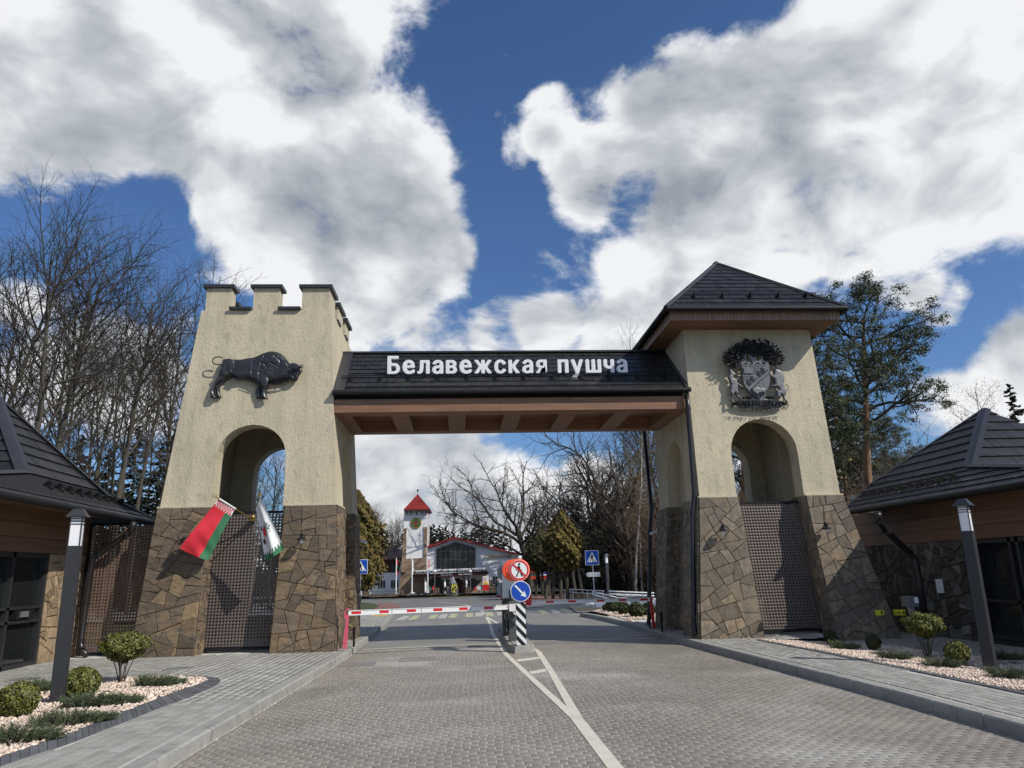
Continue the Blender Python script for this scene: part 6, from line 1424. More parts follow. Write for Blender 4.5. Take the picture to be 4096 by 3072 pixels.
# mast
ms = thing('radio_mast', 'thin lattice radio mast with antennas behind the restaurant', 'mast', tuple(P(*z4(1208, 900), 120)))
a, b = P(*z4(1208, 900), 120), P(*z4(1204, 480), 120)
for dx, dy in ((-.16, 0), (.16, 0), (0, .25)): MB().tube([a+Vector((dx, dy, -6)), b+Vector((dx, dy, 0))], .05, 5).build('mast_leg', M['grey'], ms)
for i in range(26): p = a.lerp(b, i/26); s = 1 if i % 2 else -1; MB().tube([p+Vector((-.16*s, 0, 0)), a.lerp(b, (i+1)/26)+Vector((.16*s, 0, 0))], .03, 4).build('lattice_brace', M['grey'], ms)
for dx in (-.28, 0, .28): MB().box(b+Vector((dx-.06, -.1, -.2)), b+Vector((dx+.06, .1, 2.3))).build('antenna_panel', M['grey'], ms)
MB().lathe(P(*z4(1226, 570), 120), [(.35, 0), (.3, .15), (.05, .2)], 12, (.3, -1, 0)).build('dish', M['grey'], ms)
# flagpoles, globes, monument, banner, piers
def fp(x, yt, yb, Y, label, cols):
    b = P(*z4(x, yb), Y); h = P(*z4(x, yt), Y).z; t = thing('flagpole', label, 'flagpole', tuple(b), group='white flagpoles before the restaurant')
    MB().tube([b, (b.x, Y, h)], [.05, .03], 8).build('pole', M['white'], t); MB().lathe(b+Vector((0, 0, -.05)), [(.22, 0), (.22, .1)], 10).build('foot', M['white'], t)
    n = len(cols)
    for i, c in enumerate(cols):
        w = .05+.06; z1 = h-.1-.9*i/n*1.2; z0 = h-.1-.9*(i+1)/n*1.2; off = .06*math.sin(i*2.)
        MB().ext([(b.x, Y, z1), (b.x+.10+off, Y, z1-.08), (b.x+.13-off, Y, z0), (b.x+.02, Y, z0)], (0, .03, 0)).build('furled_flag', M[c], t)
fp(563, 1055, 1455, 56.5, 'white flagpole with furled red and green flag, left of the red roofed tower', ['flagred', 'flaggreen', 'flagred'])
fp(740, 1055, 1447, 56.5, 'white flagpole with furled white flag before the red roofed tower', ['flagwhite', 'flagwhite'])
fp(915, 1045, 1440, 56, 'white flagpole with furled red and blue flag at the porch', ['signred', 'flagred', 'blue'])
for x, yt, yb, lab in ((992, 1203, 1405, 'white globe lamp on a thin pole left of the stone statue'), (1386, 1203, 1395, 'white globe lamp on a thin pole right of the stone statue')):
    Y = 54.5; c = P(*z4(x, yt), Y); b = P(*z4(x, yb), Y); t = thing('globe_lamp', lab, 'lamp', tuple(b)); MB().tube([b, c], .035, 6).build('pole', M['grey'], t); MB().ball(c, .105, 8).build('globe', M['milk'], t, smooth=True)
Y = 53.8; m4 = lambda x, y, Y=53.8: P(*z4(x, y), Y)
t = thing('monument', 'grey stone figure monument on a granite pedestal before the restaurant', 'monument', tuple(m4(1185, 1455)))
a, b = m4(1125, 1372), m4(1250, 1455); MB().box((a.x, Y, b.z-.1), (b.x, Y+.9, a.z)).build('pedestal', M['granite'], t); a, b = m4(1205, 1335), m4(1240, 1372); MB().box((a.x, Y+.3, b.z), (b.x, Y+.6, a.z)).build('pillar', M['granite'], t)
def lumpy(name, parts, mt, parent, lv=2):
    me = bpy.data.meshes.new(name); vs, es, rs = parts; me.from_pydata(vs, es, []); o = link(name, me, parent); sk = o.modifiers.new('s', 'SKIN'); ss = o.modifiers.new('u', 'SUBSURF'); ss.levels = lv; ss.render_levels = lv
    for i, r in enumerate(rs): me.skin_vertices[0].data[i].radius = (r, r)
    me.skin_vertices[0].data[0].use_root = True
    bpy.context.view_layer.update(); dg = bpy.context.evaluated_depsgraph_get(); m2 = bpy.data.meshes.new_from_object(o.evaluated_get(dg)); o.modifiers.clear(); o.data = m2; m2.materials.clear(); m2.materials.append(M[mt]); m2.polygons.foreach_set('use_smooth', [True]*len(m2.polygons)); return o
v = [m4(*p) for p in ((1190,1370),(1190,1340),(1192,1310),(1193,1290),(1193,1262),(1165,1320),(1170,1295),(1162,1280),(1215,1325),(1212,1350),(1160,1345))]
lumpy('stone_figure', (v, [(0,1),(1,2),(2,3),(3,4),(2,5),(5,6),(6,7),(2,8),(8,9),(5,10)], [.17,.17,.15,.09,.13,.08,.07,.09,.08,.07,.07]), 'statue', t)
v = [m4(*p) for p in ((1160,1280),(1158,1272),(1160,1262))]
t = thing('wreath', 'oval black and yellow flower wreath leaning on the granite pedestal', 'wreath', tuple(m4(1207, 1455, 53.6))); c = m4(1207, 1395, 53.6); mb = MB(); mg = MB(); rg = random.Random(9)
for i in range(70):
    a = rg.uniform(0, 2*pi); q_ = math.sqrt(rg.random()); p = c+Vector((.19*q_*math.cos(a), 0, .33*q_*math.sin(a))); (mb if i % 2 else mg).ball(p, .035, 4)
mb.build('yellow_flowers', M['signyellow'], t); mg.build('dark_leaves', M['ink'], t); MB().tube([c+Vector((0, .05, -.3)), c+Vector((0, .25, -.45))], .02, 5).build('easel_leg', M['black'], t)
MB().lathe(c+Vector((0, .06, 0)), [(.19, 0), (.19, .04)], 16, (0, -1, 0)).build('backing', M['ink'], t)
t = thing('banner_stand', 'tall white and red advertising banner beside the porch', 'banner', tuple(m4(1557, 1420, 55)))
a, b = m4(1523, 1258, 55), m4(1592, 1418, 55); zc = (a.z*.42+b.z*.58)
MB().box((a.x, 55, zc), (b.x, 55.04, a.z)).build('upper_panel', M['white'], t); MB().box((a.x, 55, b.z), (b.x, 55.04, zc-.002)).build('lower_panel', M['red'], t)
c = m4(1558, 1333, 55); MB().box((c.x-.13, 54.985, c.z-.10), (c.x+.13, 54.998, c.z+.10)).build('yellow_picture', M['yellow'], t)
for i in range(3): c = m4(1545, 1275+i*13, 55); MB().box((c.x-.10, 54.99, c.z-.015), (c.x+.08+.05*i, 54.998, c.z+.012)).build('print_line', M['signred'], t)
a, b = m4(1520, 1418, 55), m4(1595, 1440, 55); MB().box((a.x, 54.9, b.z), (b.x, 55.1, a.z)).build('base_box', M['granite'], t)
def pier(x0, y0, x1, y1, label, Y=55.3, n=36):
    a, b = P(*z4(x0, y0), Y), P(*z4(x1, y1), Y); t = thing('stone_pier', label, 'pier', ((a.x+b.x)/2, Y, b.z))
    MB().box((a.x, Y, b.z), (b.x, Y+.5, a.z)).build('core', M['mortar'], t); rg = random.Random(x0)
    nx = max(2, int((b.x-a.x)/.11)); nz = max(1, int((a.z-b.z)/.09))
    for i in range(nx):
        for j in range(nz): c = Vector((a.x+(i+.5+rg.uniform(-.2, .2))*(b.x-a.x)/nx, Y-.0, b.z+(j+.5)*(a.z-b.z)/nz)); MB().ball(c, .05*rg.uniform(.75, 1.05), 4, (1, .7, .85)).build('rubble_stone', M['rubble'], t)
pier(587, 1406, 651, 1470, 'square rubble pier left of the brown stone tower foot'); pier(968, 1387, 1040, 1452, 'square rubble pier left of the monument'); pier(1334, 1376, 1395, 1446, 'square rubble pier right of the monument')
pier(1597, 1378, 1668, 1440, 'square rubble pier right of the banner'); pier(192, 1424, 262, 1484, 'square rubble pier before the white wing')
pier(680, 1452, 965, 1470, 'low rubble kerb wall before the red roofed tower', n=1); pier(262, 1462, 587, 1484, 'low rubble kerb wall before the white wing')
t = thing('railing', 'low grey railing before the white wing windows', 'railing', tuple(f4(420, 1470)))
for i in range(34): x = 262+i*9.7; MB().bar(P(*z4(x, 1424), 56), P(*z4(x, 1460), 56), .03).build('bar', M['grey'], t)
MB().bar(P(*z4(262, 1425), 56), P(*z4(590, 1424), 56), .04).build('top_rail', M['grey'], t)
for i, (x, y, c, lab) in enumerate(((918, 1400, 'flagwhite', 'small pink and white flag by the porch steps'), (940, 1390, 'flaggreen', 'small red and green flag by the porch steps'), (975, 1385, 'red', 'small red flag left of the monument'), (1440, 1392, 'red', 'small red flag left of the white ones'), (1466, 1378, 'white', 'small white flag, first of three by the banner'), (1484, 1385, 'white', 'small white flag, middle of three by the banner'), (1510, 1380, 'white', 'small white flag, nearest the banner'))):
    Y = 55.1; a = P(*z4(x, y-25), Y); b = P(*z4(x, y+30), Y); t = thing('hand_flag', lab, 'flag', tuple(b)); MB().tube([a, b], .012, 4).build('stick', M['grey'], t)
    MB().ext([a, a+Vector((.11, .02, -.16)), a+Vector((.09, .02, -.34)), a+Vector((-.08, 0, -.30)), a+Vector((-.05, 0, -.10))], (0, .03, 0)).build('flag_cloth', M[c], t)
# wayfinding signs
for (x, y, cols, lab) in ((2140, 2293, ['red', 'orange', 'flaggreen', 'granite', 'orange', 'orange'], 'finger sign stack with orange and green boards before the oak trunk'), (2180, 2305, ['blue', 'signwhite', 'signred', 'orange'], 'finger sign stack with blue, white and red boards')):
    Y = 55; c = P(x-6, y-12, Y); t = thing('finger_sign', lab, 'sign', (c.x, Y, .1)); MB().tube([(c.x-.2, Y+.05, .0), (c.x-.2, Y+.05, c.z+.1)], .03, 6).build('pole', M['grey'], t)
    for i, cc in enumerate(cols):
        z = c.z-i*.112; s = 1 if i % 2 else .96; flat(MB(), Vector((c.x, 0, z)), [(-.22, .045), (.17*s, .045), (.22*s, 0), (.17*s, -.045), (-.22, -.045)], Y, .02).build('finger_board', M[cc], t)
# ---------------------------------------------------------------- people
def person(u, vh, vf, Y, label, coat='cloth_dark', step=.1, face=0, bag=False, trousers='cloth_dark'):
    f = P(u, vf, Y); h = P(u, vh, Y).z-f.z; f.z = max(f.z, 0) if Y < 57 else f.z; s = h/1.75; t = thing('person', label, 'person', tuple(f)); V_ = lambda x, y, z: f+Vector((x*s, y*s, z*s))
    v = [V_(0, 0, .95), V_(0, 0, 1.15), V_(0, -.01, 1.38), V_(0, 0, 1.50), V_(0, -.02, 1.60), V_(0, -.03, 1.68), V_(.09, 0, .88), V_(.11+step*.3, .05, .48), V_(.12+step, .08, .08), V_(.13+step, -.06, .04), V_(-.09, 0, .88), V_(-.11-step*.3, 0, .48), V_(-.12-step, 0, .08), V_(-.13-step, -.14, .04),
         V_(.18, 0, 1.38), V_(.23, .02, 1.12), V_(.22, -.08, .88), V_(.22, -.10, .80), V_(-.18, 0, 1.38), V_(-.23, .02, 1.12), V_(-.22, -.08, .88), V_(-.22, -.10, .80)]
    e = [(0,1),(1,2),(2,3),(3,4),(4,5),(0,6),(6,7),(7,8),(8,9),(0,10),(10,11),(11,12),(12,13),(2,14),(14,15),(15,16),(16,17),(2,18),(18,19),(19,20),(20,21)]
    r = [.15,.14,.16,.055,.085,.08,.10,.07,.05,.045,.10,.07,.05,.045,.075,.055,.04,.03,.075,.055,.04,.03]
    lumpy('body', (v, e, [a*s for a in r]), coat, t, 1)
    MB().ball(V_(0, -.03, 1.645), .095*s, 8, (1, 1, 1.2)).build('face', M['skin'], t, smooth=True); MB().ball(V_(0, .0, 1.67), .105*s, 8, (1, 1, 1.1)).build('hair', M['cloth_dark'], t, smooth=True)
    MB().ball(V_(0, -.145, 1.64), .018*s, 5).build('nose', M['skin'], t)
    if bag: MB().box(V_(.2, -.1, .55), V_(.3, .1, .85)).build('bag', M['cloth_dark'], t)
person(2172, 2322, 2378, 56, 'person in dark clothes, leftmost of the group under the trees', step=.08)
person(2181, 2317, 2378, 55.8, 'person in dark hooded clothes, second from left of the group under the trees', step=.05)
person(2192, 2324, 2378, 55.9, 'person in dark clothes with pale bag, third of the group under the trees', step=.06, bag=True)
person(2202, 2320, 2378, 56, 'person in dark jacket, rightmost of the group under the trees', step=.10, coat='cloth_dark')
person(1781, 2344, 2377, 54.5, 'person in navy coat walking beside the monument pedestal', coat='cloth_navy', step=.1, bag=True)
t_y = 45.; 
person(1991, 2317, 2386, 50, 'person in dark teal jacket with a bicycle behind the sign mast', coat='cloth_teal', step=.05)
t = thing('bicycle', 'dark bicycle beside the person in the teal jacket, behind the sign mast', 'bicycle', tuple(P(1989, 2386, 49.8)))
c = P(1989, 2374, 49.8)
for dy in (-.0, 1.0): MB().tube([c+Vector((.04*dy, dy+.26*math.cos(a), .26*math.sin(a))) for a in np.linspace(0, 2*pi, 18)], .022, 5).build('wheel', M['ink'], t)
for a, b in (((0, 0, 0), (0, .5, .45)), ((0, 1, 0), (0, .5, .45)), ((0, 0, 0), (0, .05, .6)), ((0, .05, .55), (0, .6, .42)), ((-.2, .05, .62), (.2, .05, .62))): MB().tube([c+Vector(a), c+Vector(b)], .018, 5).build('frame_tube', M['ink'], t)
MB().box(c+Vector((-.05, .48, .50)), c+Vector((.05, .70, .54))).build('saddle', M['ink'], t)
# ---------------------------------------------------------------- plants
def tubes(groups):
    """groups: list of (pts (n,3), radii (n), sides); returns V, F (quads)"""
    by = {}
    for p, r, s in groups: by.setdefault((len(p), s), []).append((p, r))
    Vs, Fs, base = [], [], 0
    for (n, s), L in by.items():
        Pn = np.array([a for a, _ in L], float); Rn = np.array([b for _, b in L], float); N = len(L)
        T = np.empty_like(Pn); T[:, 1:-1] = Pn[:, 2:]-Pn[:, :-2]; T[:, 0] = Pn[:, 1]-Pn[:, 0]; T[:, -1] = Pn[:, -1]-Pn[:, -2]
        T /= np.linalg.norm(T, axis=2, keepdims=True)+1e-9
        ref = np.where(np.abs(T[..., 2:3]) > .9, np.array([1., 0, 0]), np.array([0, 0, 1.])) if n < 6 else np.broadcast_to(np.array([.83, .55, .02]), T.shape)
        U = np.cross(T, ref); U /= np.linalg.norm(U, axis=2, keepdims=True)+1e-9; Wv = np.cross(T, U)
        a = 2*pi*np.arange(s)/s; V = Pn[:, :, None]+Rn[:, :, None, None]*(U[:, :, None]*np.cos(a)[:, None]+Wv[:, :, None]*np.sin(a)[:, None])
        V = V.reshape(-1, 3); k = np.arange(s); kk = (k+1) % s
        f = np.stack([k, kk, s+kk, s+k], 1)[None, None]+(np.arange(n-1)*s)[None, :, None, None]+(np.arange(N)*n*s)[:, None, None, None]+base
        Vs.append(V); Fs.append(f.reshape(-1, 4)); base += len(V)
    return np.concatenate(Vs), np.concatenate(Fs)
HT = {}
def unit(v): return v/(np.linalg.norm(v)+1e-9)
def branchy(rng, p, d, L, r, level, cfg, out, tips):
    n = cfg['seg'][level]; pts = [p]; rad = [r]; dd = d.copy(); wob = cfg['wob'][level]; up = cfg['up'][level]
    for i in range(n):
        dd = unit(dd+rng.normal(0, wob, 3)+np.array([0, 0, up])); pts.append(pts[-1]+dd*L/n); rad.append(r*(1-(1-cfg['tip'][level])*(i+1)/n))
    out.append((level, np.array(pts), np.array(rad))); tips.append((level, pts[-1], dd))
    if level+1 >= len(cfg['num']): return
    m = cfg['num'][level+1]; m = max(1, int(m*rng.uniform(.75, 1.25)*(1 if level < 1 else min(1.2, L/cfg['ref'][level])))); s0, s1 = cfg['span'][level]
    ang0 = rng.uniform(0, 6.28)
    for k in range(m):
        f = s0+(s1-s0)*(k+rng.uniform(.0, .9))/m; i = min(int(f*n), n-1); t = f*n-i; q = pts[i]*(1-t)+pts[i+1]*t; rr = rad[i]*(1-t)+rad[i+1]*t
        ax = unit(pts[i+1]-pts[i]); an = ang0+k*2.4+rng.uniform(-.4, .4); o = unit(np.cross(ax, [.3, .2, .93] if abs(ax[2]) < .9 else [1, 0, 0])); o2 = np.cross(ax, o); side = o*math.cos(an)+o2*math.sin(an)
        sp = cfg['ang'][level]*rng.uniform(.75, 1.25); nd = unit(ax*math.cos(sp)+side*math.sin(sp))
        ln = L*cfg['len'][level]*rng.uniform(.6, 1.15)*(cfg['shape'](f) if level == 0 else (1.15-.6*f))
        branchy(rng, q, nd, ln, min(rr*.75, r*cfg['rr'][level]), level+1, cfg, out, tips)
def tree_parts(seed, H, r, cfg, d0=(0, 0, 1)):
    rng = np.random.RandomState(seed); out, tips = [], []
    branchy(rng, np.array([0., 0, -.3]), unit(np.array(d0, float)), H, r, 0, cfg, out, tips); return out, tips, rng
def tree_proto(name, label, seed, H, r, cfg, bark='bark', twig='twig', d0=(0, 0, 1), cat='tree'):
    out, tips, rng = tree_parts(seed, H, r, cfg, d0); t = thing(name, label, cat); HT[t] = max(p[:, 2].max() for _, p, _ in out)*.985
    V, F = tubes([(p, q, 9) for l, p, q in out if l == 0]); npmesh('trunk', V, F, M[bark], t, smooth=True)
    V, F = tubes([(p, q, 5) for l, p, q in out if l == 1]); npmesh('limbs', V, F, M[bark if bark != 'birch' else twig], t, smooth=True, kind='stuff')
    V, F = tubes([(p, q, 3) for l, p, q in out if l > 1]); npmesh('twigs', V, F, M[twig], t, kind='stuff')
    return t
def leaves(name, C, size, mt, parent, rng, normal=None, aspect=.6, jitter=1., **tg):
    n = len(C); a = rng.normal(0, 1, (n, 3)); a /= np.linalg.norm(a, axis=1, keepdims=True)
    if normal is not None: a = normal+a*jitter; a /= np.linalg.norm(a, axis=1, keepdims=True)
    b = np.cross(a, rng.normal(0, 1, (n, 3))); b /= np.linalg.norm(b, axis=1, keepdims=True)+1e-9; c = np.cross(a, b)
    s = (size*rng.uniform(.6, 1.4, n))[:, None]; V = np.stack([C-b*s, C-c*s*aspect, C+b*s, C+c*s*aspect], 1).reshape(-1, 3)
    return npmesh(name, V, np.arange(n*4).reshape(-1, 4), M[mt], parent, **tg)
ALD = dict(seg=[12, 7, 5, 3, 2], wob=[.03, .12, .16, .22, .25], up=[.02, .045, .03, .02, .0], tip=[.12, .2, .3, .4, .4], num=[1, 26, 8, 5, 3], ref=[1, 3., 1.3, .6], span=[(.42, .99), (.15, 1), (.1, 1), (.2, 1)],
           ang=[.80, .65, .7, .8], len=[.17, .45, .42, .5], rr=[.26, .42, .45, .55], shape=lambda f: .55+.9*math.sin(min(1, (f-.2)/.8)*pi*.9))
BIG = dict(ALD, num=[1, 22, 11, 6, 3], len=[.27, .5, .45, .5], ang=[.62, .6, .7, .8], span=[(.46, .99), (.12, 1), (.1, 1), (.2, 1)], rr=[.23, .45, .45, .55], wob=[.04, .13, .18, .22, .25], up=[.02, .06, .04, .02, .0])
OAK = dict(seg=[6, 10, 8, 5, 3, 2], wob=[.08, .16, .22, .28, .3, .3], up=[.02, .05, .04, .03, .02, .0], tip=[.55, .2, .25, .3, .4, .4], num=[1, 15, 11, 9, 6, 2], ref=[1, 4., 2., .9, .4], span=[(.45, 1.0), (.18, 1), (.1, 1), (.1, 1), (.2, 1)],
           ang=[.95, .75, .75, .8, .8], len=[1.45, .52, .46, .45, .5], rr=[.40, .45, .48, .5, .6], shape=lambda f: 1.0)
THIN = dict(ALD, num=[1, 24, 5, 3], seg=[10, 5, 3, 2], span=[(.35, .99), (.15, 1), (.2, 1)], len=[.14, .4, .5], wob=[.04, .12, .18, .2], up=[.02, .08, .04, .0], tip=[.1, .2, .3, .4], ref=[1, 2.5, 1], ang=[.75, .65, .7], rr=[.27, .45, .5])
d2 = lambda x, y, Y: P(x*4096/2212, y*4096/2212, Y)
protoA = [tree_proto('bare_tree', 'x', 101+i, 16., .135, ALD) for i in range(3)]
protoB = [tree_proto('bare_tree', 'x', 201+i, 16., .21, BIG) for i in range(3)]
protoC = [tree_proto('bare_tree', 'x', 301+i, 14., .085, THIN, twig='twig_red') for i in range(3)]
GL = 'tall bare trees behind the left kiosk and tower'
used = set()
def put(protos, x, y, Y, label, group=None, i=None, rot=None, z0=-.2, wide=1.0, hp=16.):
    top = d2(x, y, Y); h = (top.z-z0)/hp; i = R.randrange(len(protos)) if i is None else i; rot = R.uniform(0, 6.28) if rot is None else rot; pr = protos[i]; hp = HT.get(pr, hp); h = (top.z-z0)/hp
    if id(pr) not in used and not isinstance(wide, str):
        used.add(id(pr)); pr.location = (top.x, Y, z0); pr.rotation_euler = (0, 0, rot); pr.scale = (h*wide, h*wide, h); pr['label'] = label
        if group: pr['group'] = group
        return pr
    return copy_tree(pr, (top.x, Y, z0), label, rot, (h*wide, h*wide, h), group)
put(protoB, 130, 385, 25, 'largest spreading bare tree, tallest in the left part of the sky', GL, 0, 1.0, wide=1.0)
put(protoB, 175, 425, 26.5, 'large bare tree just right of the tallest one, long limb reaching right', GL, 1, 2.2)
put(protoB, 320, 485, 28, 'big bare tree standing alone against blue sky left of the battlements', GL, 2, .4, wide=.95)
put(protoA, 25, 385, 26, 'tall bare tree at the left edge of the photo', GL, 0, 0)
put(protoB, -45, 420, 27, 'tall bare tree cut by the left photo edge', GL, 1, 4.1)
put(protoA, 70, 560, 31, 'slim bare tree between the left edge and the tallest tree', GL, 1, 1)
for n, (x, y, Y) in enumerate([(370, 560, 31), (245, 600, 33), (410, 600, 36), (200, 640, 38), (285, 640, 38), (155, 600, 34), (95, 620, 40), (340, 640, 42), (20, 600, 40), (225, 690, 45), (385, 690, 45), (120, 700, 48), (430, 640, 48)]):
    put(protoA, x, y, Y, 'slender bare tree in the row of trees left of the battlemented tower', GL)
for n in range(20):
    x = -60+n*26+R.uniform(-8, 8); Y = R.uniform(40, 58); put(protoC, x, R.uniform(640, 860), Y, 'thin bare young tree in the left woodland behind the taller ones', 'thin young trees in the left woodland', hp=14.)
oak = tree_proto('oak_tree', 'spreading bare oak right of the white hall, crooked branches', 411, 3.6, .20, OAK, d0=(-.05, 0, 1)); used.add(id(oak))
b = P(2128, 2378, 60); top = d2(1140, 965, 60); oak.location = (b.x, 60, 0.1); s = 1.0; oak.rotation_euler = (0, 0, .6); k = (top.z+.3)/HT[oak]; oak.scale = (k, k, k)
oak2 = tree_proto('oak_tree', 'x', 423, 5.2, .24, dict(OAK, num=[1, 11, 8, 6, 5, 2]), d0=(-.28, 0, 1))
p = P(2545, 2390, 56); oak2.location = (p.x, 56, 0); oak2['label'] = 'big leaning bare tree with heavy limbs seen under the right end of the beam'; k = (d2(1330, 850, 56).z)/HT[oak2]; oak2.scale = (k*.95, k*.95, k)
copy_tree(oak2, (P(2330, 2380, 66).x, 66, 0), 'bare tree with crooked limbs between the oak and the leaning tree', 2.5, (k*1.05, k*1.05, k*1.05))
copy_tree(oak, (P(2240, 2380, 72).x, 72, 0), 'bare crooked tree further back, above the golden thuja', 3.6, (k*1.1, k*1.1, k*1.2))
put(protoB, 1365, 700, 66, 'tall bare treetop showing above the canopy ridge beside the right tower', None, 0, .5)
put(protoB, 1395, 730, 70, 'second bare treetop above the canopy ridge, behind the right eaves', None, 2, 2.5)
for x, y, Y in ((1300, 930, 64), (1345, 900, 60), (1390, 880, 62), (1260, 960, 68), (1420, 900, 60), (1220, 1000, 74)):
    put(protoA, x, y, Y, 'slender bare tree in the wood behind the ramp', 'bare trees in the wood behind the ramp')
for n in range(6): put(protoC, 1190+n*42, R.uniform(980, 1060), R.uniform(62, 74), 'thin bare young tree in the wood behind the ramp', 'thin young trees behind the ramp', hp=14.)
# bare trees seen through the left arch and left of the red roofed tower
for x, y, Y, k in ((560, 960, 40, protoB), (600, 930, 44, protoB), (640, 980, 46, protoA), (520, 980, 50, protoA)): put(k, x, y, Y, 'bare branchy tree seen through the left tower arch', 'bare trees behind the left tower')
for x, y, Y in ((800, 1075, 62), (825, 1090, 68), (850, 1105, 75), (862, 1095, 84), (790, 1090, 80)): put(protoB, x, y, Y, 'bare tree behind the white wing, left of the red roofed tower', 'bare trees behind the white wing', wide=1.1)
for n in range(5): put(protoA, 930+n*60, 1150+R.uniform(-20, 10), 84, 'bare tree behind the white hall', 'bare trees behind the white hall', wide=1.2)
# birches
bp = tree_proto('birch_tree', 'x', 501, 14., .12, dict(THIN, up=[.02, .03, -.02, -.06], num=[1, 30, 7, 4], ang=[.7, .6, .7]), bark='birch', twig='birchtwig')
o_, tips_, rg_ = tree_parts(501, 14., .12, dict(THIN, up=[.02, .03, -.02, -.06], num=[1, 30, 7, 4], ang=[.7, .6, .7]))
tp_ = np.array([p for l, p, _ in tips_ if l >= 2]); C_ = (tp_[:, None]+rg_.normal(0, 1, (len(tp_), 12, 3))*np.array([.14, .14, .22])-np.array([0, 0, .15])).reshape(-1, 3)
leaves('catkins', C_, .028, 'catkin', bp, rg_, kind='stuff')
put([bp], 2035, 832, 44, 'birch with thin weeping yellowish twigs behind the right kiosk roof', None, 0, 0, wide=1.25, hp=14.)
for x, y, Y in ((1352, 930, 50), (1368, 960, 54), (1330, 1000, 58), (1845, 960, 52), (1990, 960, 50), (1790, 960, 48)): put([bp], x, y, Y, 'slim white birch trunk in the wood right of the road', 'slim birches right of the road', 0, hp=14.)
# leafy material helpers
def conifer(name, label, seed, H, Rb, n, mt, droop=.25, z0=.08, leaf=.16, cat='tree', dens=1.0):
    rng = np.random.RandomState(seed); t = thing(name, label, cat); V, F = tubes([(np.array([(0, 0, -.3), (0, 0, H*.5), (0, 0, H*.98)]), np.array([H*.013, H*.008, .01]), 7)]); npmesh('trunk', V, F, M['bark'], t, smooth=True)
    nb = int(H*9*dens); C = []; br = []
    for k in range(nb):
        f = z0+(1-z0)*(k+rng.rand())/nb; L = Rb*(1-f)**.8*rng.uniform(.65, 1.15)*H+.08; a = rng.uniform(0, 6.28); m = 6; st = np.array([0, 0, f*H]); pts = [st+np.array([math.cos(a)*L*u, math.sin(a)*L*u, -droop*L*u+.18*L*u*u]) for u in np.linspace(0, 1, m)]
        br.append((np.array(pts), np.linspace(.02+.012*L, .004, m), 3)); q = int(n/nb*(.35+1.3*(1-f))); u = rng.uniform(.12, 1, q)
        c = st+np.stack([math.cos(a)*L*u, math.sin(a)*L*u, -droop*L*u+.18*L*u*u], 1); side = np.array([-math.sin(a), math.cos(a), 0]); c += side*(rng.normal(0, .16, q)*L*(1.05-u*.6))[:, None]; c[:, 2] -= np.abs(rng.normal(0, .05, q))*L+.02; C.append(c)
    V, F = tubes(br); npmesh('branches', V, F, M['bark'], t, kind='stuff'); C = np.concatenate(C); leaves('needles', C, leaf, mt, t, rng, normal=np.array([0, 0, 1.]), jitter=.7, aspect=.45, kind='stuff'); return t
spr = [conifer('spruce_tree', 'x', 601+i, 10., .24, 9500, 'spruce', leaf=.11, dens=1.6) for i in range(2)]
fars = [conifer('spruce_tree', 'x', 611+i, 10., .30, 3200, 'needle_far', leaf=.20) for i in range(2)]
def pine(name, label, seed, H, r, crown0, n1, spread, mt='needle', lean=(0, 0, 1), clump=.34, per=46, leaf=.085):
    cfg = dict(seg=[10, 7, 4, 3], wob=[.03, .18, .25, .3], up=[.01, .03, .07, .1], tip=[.30, .25, .3, .4], num=[1, n1, 9, 4], ref=[1, 2.6, 1.2], span=[(crown0, .99), (.25, 1), (.3, 1)], ang=[1.25, .8, .7], len=[spread, .42, .5], rr=[.34, .5, .5], shape=lambda f: .55+.75*math.sin(min(1, max(0, (f-crown0)/(1-crown0)))*pi*.85+.25))
    out, tips, rng = tree_parts(seed, H, r, cfg, lean); t = thing(name, label, 'tree'); V, F = tubes([(p, q, 10) for l, p, q in out if l == 0]); npmesh('trunk', V, F, M['pinebark'], t, smooth=True)
    V, F = tubes([(p, q, 4) for l, p, q in out if l > 0]); npmesh('branches', V, F, M['bark'], t, kind='stuff')
    tp = np.array([p for l, p, _ in tips if l >= 2]); n = len(tp); off = rng.normal(0, 1, (n, per, 3)); off /= np.linalg.norm(off, axis=2, keepdims=True); off *= rng.uniform(.2, 1, (n, per, 1))**.5*clump; off[..., 2] *= .55
    C = (tp[:, None]+off+np.array([0, 0, .05])).reshape(-1, 3); N = (off/(np.linalg.norm(off, axis=2, keepdims=True)+1e-6)).reshape(-1, 3)
    leaves('needles', C, leaf, mt, t, rng, normal=N+np.array([0, 0, .5]), jitter=.6, aspect=.3, kind='stuff'); return t
p1 = pine('pine_tree', 'tall Scots pine with wide crown and orange trunk, right of the roofed tower', 701, 15., .26, .60, 28, .25, lean=(.08, 0, 1), clump=.34, per=40, leaf=.07)
b = d2(1850, 1100, 30); tp_ = d2(1925, 690, 30); p1.location = (b.x+.2, 30, -.2); k = (tp_.z+.2)/15.; p1.scale = (k*1.05, k*1.05, k); p1.rotation_euler = (0, 0, 0)
p2 = pine('pine_tree', 'Scots pine half hidden behind the right tower edge, orange trunk leaning', 715, 14., .22, .52, 26, .24, lean=(-.03, 0, 1), clump=.36, per=44, leaf=.07)
b = d2(1802, 1100, 27); tp_ = d2(1790, 735, 27); p2.location = (b.x+.1, 27, -.2); k = (tp_.z+.2)/14.*.92; p2.scale = (k*.8, k*.8, k)
b = d2(1590, 1100, 30); copy_tree(p2, (b.x, 30, -.2), 'reddish pine trunk seen through the right tower arch', 2, .68)
